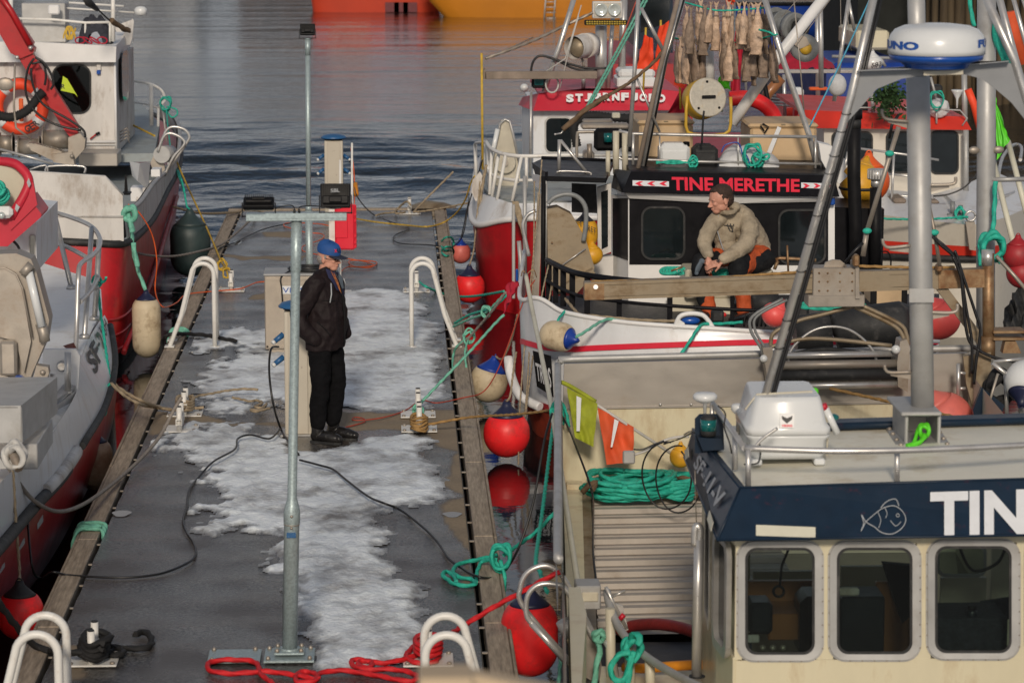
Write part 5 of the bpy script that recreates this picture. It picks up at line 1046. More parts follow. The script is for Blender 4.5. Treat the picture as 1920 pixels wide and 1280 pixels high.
 m=MB();rim=crom(Ws([(-60,303,Y-.2),(14,304,Y-.3),(40,316,Y-.35),(54,338,Y-.4),(46,365,Y-.42),(20,408,Y-.44)]),5);m.tube(rim,.04,8);T.add('rim_edge',m,'red_visor')
 m=MB();panel(m,[(-60,305),(14,307),(38,318),(52,340),(44,366),(18,402),(-60,405)],Y-.3,.02);T.add('rim_inner',m,'side_cream')
 for p in([(54,334),(58,345),(54,352),(50,342)],[(30,382),(37,388),(32,398),(28,392)]):
  m=MB();panel(m,p,Y-.49,.004);T.add('reflective_tape',m,'letter_grey')
 m=MB()
 for k in range(7):rope_mb([W(-12+22*(math.cos(t)+.3*math.sin(k)),366+16*math.sin(t)-3*k+5,Y-.46-.02*k)for t in np.linspace(0,6.28,14)],.015,True,m)
 single('rope_coil',m,'rope_teal','teal rope coil inside the red rim of the near left boat','rope')
 m=MB();pbox(m,-20,388,23,410,Y-.56,.1,.03);lp=T.add('running_lamp',m,'white');m=MB();m.sphere(W(3,404,Y-.57),.03);T.add('lamp_lens',m,'lens_glass',lp)
 m=MB();ptube(m,[(25,452),(34,462),(38,475)],Y-.2,5,smooth=4);T.add('cable',m,'cable_black')
 Yr=26.2;tubes=([(60,391,28),(100,398,27.7),(140,410,27.4),(172,425,27),(187,446,26.6),(185,465,26.2),(172,480,25.8),(152,494,25.5),(147,515,25.3),(144,600,25.2),(141,676,25)],[(60,450,28),(100,455,27.7),(130,465,27.4),(162,482,27)],[(150,566,25.3),(170,545,25.8),(184,520,26.2)])
 for p in tubes:m=MB();ptube(m,p,None,r=.021,smooth=5);T.add('bow_rail',m,'steel')
 for p in([(102,400,27.6),(134,540,27.2)],[(172,428,26.9),(166,520,26),(158,632,25.4)],[(186,450,26.5),(181,540,26.4),(177,598,26.3)],[(184,515,26.2),(176,540,26.2)]):
  m=MB();ptube(m,p,None,r=.024);o=T.add('rail_post',m,'steel');m=MB();c=W(*p[-1]);m.lathe([(.05,-.01),(.045,.02),(.03,.03)],14,Matrix.Translation(c));T.add('post_foot',m,'steel',o)
 m=MB();m.loft([Ws([(118,648,23.9),(138,642,23.8)]),Ws([(134,662,23.7),(152,668,23.7)])],smooth=False);T.add('bracket_plate',m,'brown_hull')
 m=MB();m.lathe([(.045,0),(.045,.02),(.03,.03)],18,Matrix.Translation(W(116,686,23.58))@Matrix.Rotation(math.pi/2,4,'X'));T.add('vent_cap',m,'steel')
 m=MB();knot(m,W(28,852,19.0),.022,.07,3,seed=4);rope_mb(Ws([(14,850,19),(30,838,18.9),(44,856,18.9),(40,872,18.9),(24,876,18.9)]),.02,True,m);single('rope_knot',m,'cable_white','cream rope knotted on the side of the near left boat','rope')
 m=MB();rope_mb(Ws([(-5,838,19.2),(20,846,19),(36,880,18.9)]),.03,False,m);T.add('old_tube',m,'dull_steel')
boat_f()
# cream boat, near right
UA=V((math.sin(math.radians(3.07)),math.cos(math.radians(3.07)),0))
YS=G(1200,920,.05).y;ZR=W(1045,685,YS).z
def boat_a():
 T=Thing('fishing_boat','cream fishing boat with navy visor and aluminium deck, nearest on the right','boat',W(1500,1150,18))
 lp=[G(1046,y,ZR)for y in(690,760,850,950,1040)];ln=G(1060,1200,ZR);d0=V((lp[0].x,lp[0].y,0))
 wd=W(1815,700,YS).x-lp[0].x;nearY=13.2
 def hx(y):return lp[0].x+(y-YS)*math.tan(math.radians(3.07))
 m=MB()
 def sec(y,z,o=0,w_=None):w2=(w_ or wd);return[V((hx(y)+.02+o,y,z)),V((hx(y)+w2-o,y,z))]
 rows_l=[];rows_r=[]
 for y in(YS+.02,19,16.5,15,nearY):rows_l.append([V((hx(y)+.03,y,ZR-.06)),V((hx(y)+.03,y,.0)),V((hx(y)+.12,y,ZW-.3))]);rows_r.append([V((hx(y)+wd,y,ZR-.06)),V((hx(y)+wd,y,0)),V((hx(y)+wd-.1,y,ZW-.3))])
 m.loft(rows_l,smooth=False);m.loft(rows_r,smooth=False);y=YS+.02
 m.add([V((hx(y)+.03,y,ZR-.5)),V((hx(y)+wd,y,ZR-.5)),V((hx(y)+wd,y,ZW-.3)),V((hx(y)+.12,y,ZW-.3))],[(0,1,2,3)]);h=T.add('hull',m,'side_cream')
 m=MB();m.prism([W(1054,764,YS),W(1830,750,YS),W(1830,930,YS),W(1056,928,YS)],(0,.05,0));w1=T.add('stern_wall',m,'cream')
 m=MB();m.prism([W(1058,682,YS-.01),W(1815,662,YS-.01),W(1815,752,YS-.01),W(1056,766,YS-.01)],(0,.06,0));m.prism([W(1056,764,YS-.02),W(1815,750,YS-.02),W(1815,754,YS-.02),W(1056,768,YS-.02)],(0,.02,0));T.add('stern_plate',m,'brushed')
 m=MB();m.tube(crom([G(1048,1045,ZR)]+lp[::-1]+Ws([(1047,680,YS),(1056,675,YS),(1075,673,YS),(1400,664,YS),(1800,653,YS),(1820,662,YS),(1822,700,YS)]),4),.027,12);T.add('gunwale_rail',m,'alu')
 m=MB();m.loft([[p+V((-.01,0,-.02))for p in lp+[G(1050,1100,ZR)]],[p+V((-.012,0,-.16))for p in lp+[G(1050,1100,ZR)]]]);m.loft([[p+V((.03,0,-.02))for p in lp],[p+V((.04,0,-.5))for p in lp]]);T.add('rail_flange',m,'alu')
 for x in(1238,1296):m=MB();m.sphere(W(x,758,YS-.03),.012);T.add('rivet',m,'steel',w1)
 y0=G(1100,1190,.05).y;a=G(1096,925,.10);b_=G(1108,1190,.10);xl0=G(1060,925,.10).x;xl1=hx(y0)+.06
 m=MB();m.prism([V((xl0,YS,.10)),V((a.x,YS,.10)),V((b_.x-.02,y0,.10)),V((xl1,y0,.10))],(0,0,-.5));m.prism([V((xl0+.02,YS-.02,.14)),V((a.x-.0,YS-.02,.14)),V((a.x-.0,YS-.16,.14)),V((xl0+.02,YS-.16,.14))],(0,0,-.06));T.add('side_ledge',m,'cream')
 m=MB();m.prism([V((a.x,YS-.01,.09)),V((a.x+.065,YS-.01,.09)),V((b_.x+.05,y0,.09)),V((b_.x-.02,y0,.09))],(0,0,-.1));T.add('deck_frame',m,'tan_steel')
 m=MB();n=13;xr=1.35
 for k in range(n):
  ya=YS-.02-(YS-.02-y0)*k/n;yb=YS-.02-(YS-.02-y0)*(k+1)/n;L0=a.x+.065+(b_.x+.05-a.x-.065)*k/n;r0=L0+xr;q=(ya-yb);tl=.014*(1-2*(k%2))*0
  m.add([V((L0,ya,.050)),V((r0,ya,.058)),V((r0,yb,.058)),V((L0,yb,.050))],[(0,1,2,3)])
  for f0,hh,wd_ in((.12,.035,.26),(.62,.012,.12)):
   yc=ya-q*f0;m.add([V((L0,yc,.05)),V((L0,yc-.012,.05+hh)),V((L0,yc-q*wd_,.05+hh)),V((L0,yc-q*wd_-.012,.05)),V((r0,yc+.03,.058)),V((r0,yc+.018,.058+hh)),V((r0,yc+.03-q*wd_,.058+hh)),V((r0,yc+.018-q*wd_,.058))],[(0,1,5,4),(1,2,6,5),(2,3,7,6),(0,3,2,1)],1)
 T.add('deck_panel',m,['deck_alu','deck_rib'])
 m=MB();m.prism([V((hx(y0)+.05,y0,.0)),V((hx(y0)+2.2,y0,.0)),V((hx(16)+2.2,16.2,.0)),V((hx(16)+.05,16.2,.0))],(0,0,-.05));T.add('deck_floor',m,'deck_black')
 m=MB();q=[G(1128,1248,.12),G(1330,1258,.12)];m.prism([q[0],q[1],V((q[1].x+.2,nearY,.12)),V((hx(nearY)+.05,nearY,.12))],(0,0,-.14));m.prism([G(1088,1100,ZR-.3),G(1100,1150,ZR-.3),G(1090,1290,ZR-.3),G(1072,1290,ZR-.3),G(1066,1100,ZR-.3)],(0,0,-.35));T.add('foredeck',m,'cream')
 fy=15.0;m=MB();hol=[(1397,1026,1528,1227),(1569,1026,1711,1226),(1753,1023,1897,1224),(1937,1021,2080,1222)]
 x0=1377
 for i in range(5):
  xa=1377 if i==0 else hol[i-1][2]+3;xb=hol[i][0]-3 if i<4 else 2115;pbox(m,xa,1016,xb,1236,fy,.05,0)
 pbox(m,1377,1000,2115,1021,fy-.001,.052,0);pbox(m,1377,1230,2115,1480,fy-.001,.052,0)
 c0=W(1377,1000,fy);c1=W(1345,1000,15.42);zb=W(1377,1480,fy).z
 def wall(p,q,z0,z1,t=.03):m.prism([V((p.x,p.y,z1)),V((q.x,q.y,z1)),V((q.x,q.y,z0)),V((p.x,p.y,z0))],(t,t*.3,0))
 zt=c0.z;z1=W(1377,1021,fy).z;z2=W(1377,1232,fy).z;back=c1+UA*1.6
 wall(c0,c1,zb,z2);wall(c0,c1,z1,zt);wall(c1,back,zb,zt)
 wh=T.add('cabin',m,'cream')
 def sp(p,q,u,z):return V((p.x+(q.x-p.x)*u-.006,p.y+(q.y-p.y)*u-.004,z))
 for p,q,u0,u1 in((c0,c1,.06,.94),(c1,back,.1,.42)):
  rr=rrect(0,0,1,1,.16,5);out_=[sp(p,q,u0+(u1-u0)*a_,z2-.02+(z1-z2+.02)*b2)for a_,b2 in rr];inn=[sp(p,q,u0+(u1-u0)*(.5+(a_-.5)*.72),(z1+z2)/2+(z1-z2)*(b2-.5)*.9)for a_,b2 in rr]
  mm=MB();mm.ring(out_,inn,(-.03,-.02,0));f=T.add('window_frame',mm,'steel',wh);mm=MB();mm.prism(inn,(.006,.004,0));T.add('pane',mm,'pane_dark',f)
 for x0,y0_,x1,y1 in hol:
  f=MB();f.ring(Ws(rrect(x0-17,y0_-14,x1+17,y1+14,34,7),fy-.006),Ws(rrect(x0-11,y0_-9,x1+11,y1+9,28,7),fy-.006),(0,.006,0));f.ring(Ws(rrect(x0-13,y0_-11,x1+13,y1+11,30,7),fy-.022),Ws(rrect(x0,y0_,x1,y1,22,7),fy-.018),(0,.030,0));fo=T.add('window',f,'alu')
  g=MB();g.ring(Ws(rrect(x0-2,y0_-2,x1+2,y1+2,22,7),fy-.010),Ws(rrect(x0+5,y0_+5,x1-5,y1-5,18,7),fy-.010),(0,.006,0));T.add('seal',g,'rubber',fo)
  g=MB();g.prism(Ws(rrect(x0,y0_,x1,y1,22,7),fy-.002),(0,.004,0));T.add('pane',g,'pane_clear',fo)
  g=MB()
  for k in range(9):
   yy=y0_+12+(y1-y0_-24)*k/8
   for xx in(x0-14.5,x1+14.5):g.sphere(W(xx,yy,fy-.008),.0045,n=6)
  for k in range(5):
   xx=x0+25+(x1-x0-50)*k/4;g.sphere(W(xx,y1+12,fy-.008),.0045,n=6)
  T.add('bolt',g,'dull_steel',fo)
 m=MB();Yb=16.5;pbox(m,1340,960,1408,1420,Yb,.03,0);pbox(m,1535,960,1570,1420,Yb,.03,0);pbox(m,1408,1070,1535,1420,Yb,.03,0);pbox(m,1570,960,1756,1015,Yb,.03,0);pbox(m,1570,1060,1756,1420,Yb,.03,0);pbox(m,1850,960,2060,1420,Yb,.03,0);pbox(m,1756,960,1850,1015,Yb,.03,0);pbox(m,1756,1082,1850,1420,Yb,.03,0);T.add('cabin_lining',m,'side_cream')
 m=MB();pbox(m,1400,1088,1570,1150,Yb-.4,.05);pbox(m,1440,1150,1530,1200,Yb-.7,.3);pbox(m,1640,1090,1745,1230,Yb-.5,.05);T.add('wood_panel',m,'brown_wood')
 m=MB();pbox(m,1575,1118,1660,1230,15.5,.25,.01);pbox(m,1404,1130,1450,1190,15.45,.2,.02);pbox(m,1500,1120,1560,1240,15.7,.3,.04);T.add('monitor',m,'monitor')
 m=MB();pbox(m,1745,1158,1890,1240,15.25,.35,.004);panel(m,[(1840,1128),(1895,1120),(1897,1160),(1838,1160)],15.6,.03);T.add('console',m,'net_dark')
 m=MB();panel(m,[(1655,1055),(1715,1060),(1712,1150),(1692,1168),(1675,1120)],15.9,.05);T.add('hanging_coat',m,'black')
 m=MB();c=W(1822,1160,15.3);m.lathe([(.026,0),(.03,.02),(.03,.045),(.022,.055)],14,Matrix.Translation(c));T.add('jar',m,'monitor')
 m=MB();m.lathe([(.026,.055),(.026,.08)],14,Matrix.Translation(c));T.add('jar_lid',m,'black')
 m=MB()
 for x in(1430,1449,1468):m.sphere(W(x,1214,15.12),.018)
 T.add('dial',m,'cabinet')
 m=MB();pbox(m,1402,1190,1424,1205,15.2,.02);pbox(m,1572,1103,1612,1118,15.45,.05,.01);T.add('paper',m,'old_white')
 m=MB();m.tube([W(1460+10*math.cos(t),1108+10*math.sin(t),15.4)for t in np.linspace(0,6.28,14)],.008,6);ptube(m,[(1462,1098),(1466,1060),(1478,1030)],15.4,5);ptube(m,[(1800,1028),(1815,1060),(1835,1070),(1870,1055),(1885,1028)],15.4,6,smooth=4);T.add('handset_cord',m,'black')
 m=MB();f=rrect(1762,1026,1845,1076,14);m.ring(Ws([(x,y)for x,y in rrect(1756,1015,1850,1082,18)],Yb-.02),Ws(f,Yb-.02),(0,.015,0));T.add('rear_window_frame',m,'alu');m=MB();m.prism(Ws(f,Yb-.012),(0,.004,0));T.add('rear_pane',m,'pane_clear')
 tl,tr,bl,br=W(1387,914,15.05),W(2130,891,15.05),W(1345,1012,14.84),W(2152,999,14.84)
 ltl=G(1299,804,tl.z);lbl=G(1283,856,bl.z)
 m=MB();m.add([tl,tr,br,bl,ltl,lbl],[(0,1,2,3),(4,0,3,5)]);i_=[p+V((.03,.03,0))for p in(tl,tr,br,bl,ltl,lbl)];m.add(i_,[(3,2,1,0),(5,3,0,4)]);m.add([tl,tr,br,bl,ltl,lbl]+i_,[(3,2,8,9),(5,3,9,11),(0,6,7,1),(4,10,6,0)]);m.tube([ltl,tl,tr],.008,6);m.tube([lbl,bl,br],.008,6);m.tube([tl,bl],.007,6)
 vis=T.add('visor',m,'navy_chip')
 rr_=ltl+(tr-tl);rl=G(1312,800,tl.z-.01);rtr=G(2075,772,tl.z-.01)
 m=MB();m.prism([tl+V((.02,.02,-.015)),tr+V((-.02,.02,-.0)),rtr,rl],(0,0,-.05));T.add('roof',m,'roof_grey')
 m=MB();m.prism([G(1556,808,tl.z+.0),G(1930,795,tl.z),G(1930,785,tl.z),G(1556,796,tl.z)],(0,0,.035));m.tube([G(1540,800,tl.z+.03),G(1990,786,tl.z+.03)],.022,10);T.add('roof_coaming',m,'navy_chip')
 m=MB()
 for px,py,a,b2 in((1390,858,.2,.1),):pass
 fq=[W(1420,983,14.898-.012),W(1528,986,14.892-.012),W(1528,1005,14.854-.012),W(1418,1003,14.856-.012)]
 def vq(u0,v0,u1,v1):q=[tl,tr,br,bl];return[bilerp(q,u0,v0),bilerp(q,u1,v0),bilerp(q,u1,v1),bilerp(q,u0,v1)]
 def vx(px,py):
  v=(py-(914-(px-1387)*.031))/97.0;L_=1387-42*v;R_=2130+22*v;return(px-L_)/(R_-L_),v
 def vquad(x0,y0,x1,y1,y2,y3):
  o=[]
  for x,y in((x0,y0),(x1,y1),(x1,y2),(x0,y3)):u,v=vx(x,y);o.append(bilerp([tl,tr,br,bl],u,v))
  return o
 m=MB();q=vquad(1417,983,1528,986,1005,1003);n=V((0,-.004,.001));m.prism([p+n for p in q],-n*.8);T.add('blank_plate',m,'sticker_cream',vis)
 m=MB();text_mb('TINE M',vquad(1743,922,2096,910,990,1000),.035,.004,m);T.add('name_lettering',m,'letter_white',vis)
 m=MB();fish=[(1622,975),(1640,960),(1655,950),(1675,946),(1690,955),(1697,970),(1690,985),(1672,996),(1652,994),(1638,984),(1622,975),(1614,962),(1618,978),(1613,992),(1622,975)]
 def vp(x,y):u,v=vx(x,y);return bilerp([tl,tr,br,bl],u,v)+V((0,-.005,.001))
 m.tube(crom([vp(x,y)for x,y in fish],4),.0028,5)
 m.tube(crom([vp(x,y)for x,y in((1650,950),(1662,938),(1678,934),(1684,946))],4),.0028,5);m.tube(crom([vp(x,y)for x,y in((1668,972),(1678,982),(1688,974))],4),.0022,5);m.tube([vp(1682+3*math.cos(t),963+3*math.sin(t))for t in np.linspace(0,6.28,10)],.002,5)
 m.tube(crom([vp(x,y)for x,y in((1645,958),(1650,972),(1646,986))],4),.0022,5);m.tube(crom([vp(x,y)for x,y in((1658,950),(1662,960),(1659,968))],4),.0022,5);T.add('fish_drawing',m,'letter_grey',vis)
 sq=[ltl,tl,bl,lbl];off=V((-.03,-.02,.01))
 m=MB();text_mb('SF-11-V',[bilerp(sq,.30,.22),bilerp(sq,.93,.22),bilerp(sq,.93,.62),bilerp(sq,.30,.62)],.03,.03,m,shear=.2);T.add('registration_lettering',m,'letter_grey',vis)
 m=MB();m.prism([bilerp(sq,u,v)+off for u,v in((.10,.45),(.17,.62),(.13,.82),(.06,.66))],(.003,0,0));m.prism([bilerp(sq,u,v)+off for u,v in((.80,.78),(.92,.82),(.94,.96),(.82,.93))],(.003,0,0));T.add('reflective_mark',m,'sticker_cream',vis)
 zr=W(1396,840,15.12).z;pts=[G(1337,757,zr+.03),G(1362,792,zr),W(1396,840,15.12),G(1560,845,zr),G(1720,843,zr),G(1920,834,zr),G(2100,822,zr)]
 m=MB();m.tube([pts[0],pts[1],pts[2]],.016,12);m.tube(crom(pts[2:],5),.017,12);T.add('roof_rail',m,'steel')
 for x,ya,yb,Y in((1403,842,912,15.1),(1682,843,910,15.1),(1378,815,880,15.5),(1985,832,900,15.1)):
  m=MB();ptube(m,[(x,ya),(x,yb)],Y,11);T.add('rail_post',m,'steel')
 m=MB();pbox(m,1660,907,1700,914,15.04,.04);T.add('post_foot',m,'navy',vis)
 for px,py,r in((1322,747,.068),(1384,768,.040)):
  c=W(px,py,16.2);m=MB();m.lathe([(.006,-.13),(.012,-.03),(r*.7,-.015),(r,.0),(r,.02),(r*.8,.032),(.01,.036)],24,Matrix.Translation(c));T.add('gps_antenna',m,'plastic_white');
 m=MB();ptube(m,[(1335,758),(1335,800)],16.2,9);ptube(m,[(1384,775),(1384,815)],16.1,8);T.add('antenna_bracket',m,'steel')
 m=MB();Y=16.0;panel(m,[(1303,850),(1303,785),(1312,776),(1348,776),(1356,788),(1358,842),(1345,846)],Y+.07,.012);panel(m,[(1308,820),(1352,822),(1357,843),(1318,845)],Y-.03,.10);T.add('nav_light_housing',m,'navy')
 m=MB();c=W(1328,816,Y);m.lathe([(.042,0),(.044,.02),(.044,.10),(.03,.115)],20,Matrix.Translation(c));T.add('nav_light',m,'rubber');m=MB();m.lathe([(.0455,.03),(.0455,.092)],20,Matrix.Translation(c));T.add('nav_lens',m,'green_glass')
 for k,p in enumerate(([(1346,760),(1360,775),(1358,800),(1368,830),(1372,850)],[(1395,870),(1420,868),(1426,850),(1424,830)],[(1400,900),(1418,890),(1436,905),(1440,912)],[(1395,905),(1412,898),(1428,910)],[(1282,815),(1296,808),(1303,812)])):
  m=MB();ptube(m,p,15.5,3,smooth=4);T.add('antenna_cable',m,'cable_black')
 Yf=15.7;m=MB();ptube(m,[(1408,835),(1596,180),(1646,-40)],Yf,15.5,n=16);T.add('frame_leg',m,'steel')
 m=MB();ptube(m,[(1846,-10),(1903,115),(1975,350),(2128,835)],Yf,16,n=16);T.add('frame_leg',m,'steel')
 for o in(9,14):
  m=MB();ptube(m,[(1411+o,835),(1432+o,760),(1507+o,500),(1597+o,185),(1646+o,-40)],Yf+.02,6);T.add('cable_bundle',m,'cable_black')
 m=MB()
 for t in(.06,.1,.28,.36,.5,.58,.66,.78,.83,.9,.95):
  a_=W(1408+188*t,835-655*t,Yf);m.tube([a_+V((.025*math.cos(q_),.025*math.sin(q_),.006*math.sin(q_)))for q_ in np.linspace(0,6.28,12)],.003,4)
 T.add('cable_tie',m,'black')
 m=MB();panel(m,[(1609,134),(1728,131),(1812,119),(1890,117),(1905,125),(1925,180),(1930,235),(1897,193),(1869,169),(1841,148),(1806,139),(1730,142),(1691,148),(1644,167),(1616,199),(1579,240),(1568,262),(1590,180)],Yf,.012)
 m.prism(Ws([(1607,134),(1730,130),(1812,118),(1892,116)],Yf-.08)+Ws([(1892,116),(1812,118),(1730,130),(1607,134)],Yf+.14),(0,0,.006));T.add('arch_plate',m,'arch_grey')
 m=MB();panel(m,[(1732,134),(1806,132),(1806,140),(1732,142)],Yf-.09,.01);T.add('arch_tab',m,'side_cream')
 c=W(1755,127,Yf+.0);s=S(Yf);m=MB();m.lathe([(57/s,0),(58/s,.01),(66/s,.03),(84/s,.045),(86.5/s,.075)],48,Matrix.Translation(c));R_=Thing('radar_dome','white round radar dome with blue base and lettering on the arch','radar',c);R_.add('base',m,'plastic_blue')
 m=MB();m.lathe([(88/s,.075),(88.5/s,.10),(88/s,.14),(84/s,.175),(76/s,.205),(60/s,.225),(30/s,.236),(.01,.238)],56,Matrix.Translation(c));R_.add('cover',m,'plastic_white')
 def ctext(tx,a0,a1,z0,z1):
  m=text_mb(tx,[V((0,0,1)),V((1,0,1)),V((1,0,0)),V((0,0,0))],.055,0);o=MB();r=88.7/s
  o.add([V((c.x+math.sin(a0+(a1-a0)*p.x)*(r+.001),c.y-math.cos(a0+(a1-a0)*p.x)*(r+.001),z0+(z1-z0)*p.z))for p in m.v],m.f);return o
 R_.add('lettering',ctext('FURUNO',math.radians(-135),math.radians(-31),c.z+.105,c.z+.150),'letter_blue');R_.add('lettering',ctext('FURUNO',math.radians(46),math.radians(150),c.z+.115,c.z+.160),'letter_blue')
 Ym=16.3;m=MB();ptube(m,[(1730,778),(1726,500),(1721,143)],Ym,43,n=28);ptube(m,[(1721,146),(1717,-40)],Ym,32,n=24);mast=T.add('mast',m,'alu')
 m=MB();panel(m,[(1705,541),(1751,541),(1751,567),(1705,567)],Ym-.075,.012);m.tube([W(1728,541,Ym),W(1728,567,Ym)],.068,20);T.add('mast_collar',m,'alu',mast)
 for p in([(1706,228),(1665,224),(1655,216),(1654,205)],[(1706,460),(1668,464),(1657,458),(1655,448)],[(1745,585),(1780,586),(1794,582),(1795,570)],[(1742,347),(1780,346),(1791,342),(1792,332)],[(1708,697),(1670,698),(1660,692),(1659,684)]):
  m=MB();ptube(m,p,Ym-.02,6,smooth=4);panel(m,[p[0],p[1],(p[1][0],p[1][1]+6),(p[0][0],p[0][1]+14)],Ym,.012);T.add('rope_hook',m,'dull_steel',mast)
 m=MB();zr0=tl.z;c=G(1728,835,zr0);pb=W(1728,777,Ym)
 for x0_,x1_ in((1696,1704),(1757,1765)):pbox(m,x0_,778,x1_,838,Ym-.16,.42)
 pbox(m,1690,772,1766,780,Ym-.2,.5);pbox(m,1700,778,1762,832,Ym+.2,.02)
 m.prism([G(1655,793,zr0+.004),G(1752,793,zr0+.004),G(1783,838,zr0+.004),G(1680,838,zr0+.004)],(0,0,.01));T.add('mast_step',m,'alu')
 m=MB()
 for px,py in((1668,806),(1674,815),(1681,826),(1689,836),(1762,812),(1769,824),(1776,834)):m.lathe([(.014,0),(.014,.012),(.006,.018)],6,Matrix.Translation(G(px,py,zr0+.012)))
 T.add('bolt',m,'dull_steel')
 m=MB();knot(m,W(1733,808,Ym-.18),.012,.03,3,seed=3);rope_mb(Ws([(1735,815,Ym-.2),(1728,826,Ym-.24),(1712,833,Ym-.26),(1700,836,Ym-.28)]),.013,True,m);rope_mb(Ws([(1724,800,Ym-.15),(1718,815,Ym-.2),(1714,830,Ym-.24)]),.010,True,m);single('rope_knot',m,'hi_green','bright green rope knotted at the foot of the mast','rope')
 c=G(1478,872,tl.z+.01);w_,d_=140/S(c.y),.55;R2=Thing('liferaft_box','white plastic life raft canister strapped on the cabin roof','life raft',c)
 def rect(w0,d0,z,dx=0):return[c+V((dx+x*w0/2,(y+1)*d_/2+(y)*(d0-d_)/2,z))for x,y in((-1,-1),(1,-1),(1,1),(-1,1))]
 def soft(rows,name,mat):
  m=MB();rr=[]
  for q in rows:
   p=[]
   for i in range(4):
    a_,b2=q[i],q[(i+1)%4];p+=[a_*.93+b2*.07,a_*.5+b2*.5,a_*.07+b2*.93]
   rr.append(p)
  m.loft(rr,closed=True);m.add(rr[-1],[tuple(range(12))]);m.add(rr[0],[tuple(range(12))[::-1]]);return R2.add(name,m,mat)
 soft([rect(w_*.93,d_*.93,.03),rect(w_,d_,.06),rect(w_*1.03,d_,.135),rect(w_*1.10,d_*1.04,.15),rect(w_*1.11,d_*1.05,.165)],'lower_shell','plastic_white')
 soft([rect(w_*1.12,d_*1.06,.168),rect(w_*1.12,d_*1.06,.205),rect(w_*1.03,d_,.225),rect(w_*.90,d_*.95,.34),rect(w_*.85,d_*.90,.372)],'lid','plastic_white')
 m=MB();
 for x in(-.42,.42):m.box(c+V((x*w_,.1,.015)),(.06,.2,.035),None,.008)
 R2.add('foot',m,'plastic_white');m=MB();m.tube([c+V((-w_*.57,.05,.3)),c+V((-w_*.40,.1,.375)),c+V((w_*.36,.18,.375)),c+V((w_*.57,.14,.17)),c+V((w_*.55,.10,.03))],.006,6);R2.add('strap',m,'side_cream')
 q=[W(1461,773,c.y+.03),W(1488,773,c.y+.03),W(1487,800,c.y-.0),W(1461,800,c.y-.0)];q=[p+V((0,-.03,0))for p in q];m=MB();m.prism(q,(0,.02,0));st=R2.add('sticker',m,'white');m=MB();nn=V((0,-.003,0))
 m.prism([bilerp(q,u,v)+nn for u,v in((.12,.15),(.5,.32),(.88,.15),(.84,.40),(.5,.68),(.16,.40))],(0,.002,0));R2.add('emblem',m,'letter_black',st);m=MB();text_mb('VIKING',[bilerp(q,.12,.75)+nn,bilerp(q,.88,.75)+nn,bilerp(q,.88,.92)+nn,bilerp(q,.12,.92)+nn],.04,.001,m);R2.add('lettering',m,'letter_red',st)
 m=MB();ptube(m,[(1548,765),(1570,812)],c.y+.1,13);single('flare',m,'plastic_white','white flare tube with a red cap leaning beside the life raft canister','flare');
 m=MB();ptube(m,[(1543,757),(1547,767)],c.y+.1,13.5);T.add('flare_cap',m,'knob_red')
 m=MB();pbox(m,1522,728,1535,746,c.y+.3,.04,.01);pbox(m,1532,746,1540,757,c.y+.28,.04,.01);T.add('green_tag',m,'hi_green')
 m=MB();ptube(m,[(1414,840),(1430,822),(1458,802)],15.3,6,smooth=4);T.add('bent_tube',m,'steel')
 m=MB();m.sphere(W(1562,782,16.4),.035,1,1,.6);T.add('side_lamp',m,'green_glass')
 m=MB();ptube(m,[(1306,1268),(1308,1120),(1311,1010)],15.9,19,n=18);ptube(m,[(1311,1012),(1313,995),(1309,986),(1304,992),(1303,1022)],15.9,15,smooth=4,n=14);T.add('vent_pipe',m,'steel');m=MB();m.lathe([(.046,0),(.046,.006)],20,Matrix.Translation(W(1307,1268,15.9)));T.add('vent_flange',m,'rubber')
 m=MB();ptube(m,[(1138,1108,17.2),(1142,1130,17.1),(1160,1175,16.9),(1195,1217,16.6),(1250,1255,16.2),(1320,1290,15.7)],None,r=.024,smooth=5,n=14);T.add('fore_rail',m,'alu')
 for p in([(1144,1140,17),(1146,1300,17)],[(1180,1205,16.7),(1182,1300,16.7)],[(1218,1235,16.5),(1220,1300,16.5)]):
  m=MB();ptube(m,p,None,r=.03,n=10);T.add('rail_post',m,'side_cream')
 for p,Y in(([(1067,1238),(982,1138),(976,1100),(990,1072),(1020,1060),(1045,1070),(1067,1100),(1120,1202)],17.6),([(1065,1246),(1002,1174),(987,1150),(990,1115),(1010,1096),(1040,1095),(1065,1110),(1117,1204)],17.3)):
  m=MB();ptube(m,p,Y,10,smooth=6,n=14);T.add('guard_loop',m,'steel')
 m=MB();ptube(m,[(997,1168),(1067,1244)],17.28,13,n=14);T.add('loop_sleeve',m,'steel')
 m=MB();panel(m,[(1083,1143),(1122,1205),(1134,1290),(1066,1250)],17.35,.05);T.add('roller_plate',m,'dull_steel');m=MB();m.sphere(W(1083,1210,17.33),.02,1,.5,1);T.add('plate_bolt',m,'rusty_steel')
 m=MB();ptube(m,[(1056,1162),(1070,1190)],17.5,30,n=20);T.add('roller',m,'alu')
 m=MB();pbox(m,1080,1098,1127,1143,17.6,.2,.008);T.add('alu_box',m,'alu');m=MB();pbox(m,1091,1110,1122,1128,17.59,.02);T.add('box_recess',m,'side_cream')
 m=MB();ptube(m,[(1136,1100),(1150,1130),(1175,1178)],17.1,7);panel(m,[(1150,1130),(1168,1135),(1178,1180),(1160,1185)],17.1,.02);ptube(m,[(1148,1118),(1172,1107)],17.05,5);T.add('lever',m,'steel');m=MB();ptube(m,[(1162,1160),(1170,1151)],17.05,10);T.add('lever_knob',m,'knob_red')
 m=MB();ptube(m,[(1135,1200),(1148,1225),(1160,1290)],17,12);T.add('lower_tube',m,'steel')
 m=MB();pbox(m,1168,846,1191,870,YS-1.2,.05,.01);dl=T.add('deck_lamp',m,'alu')
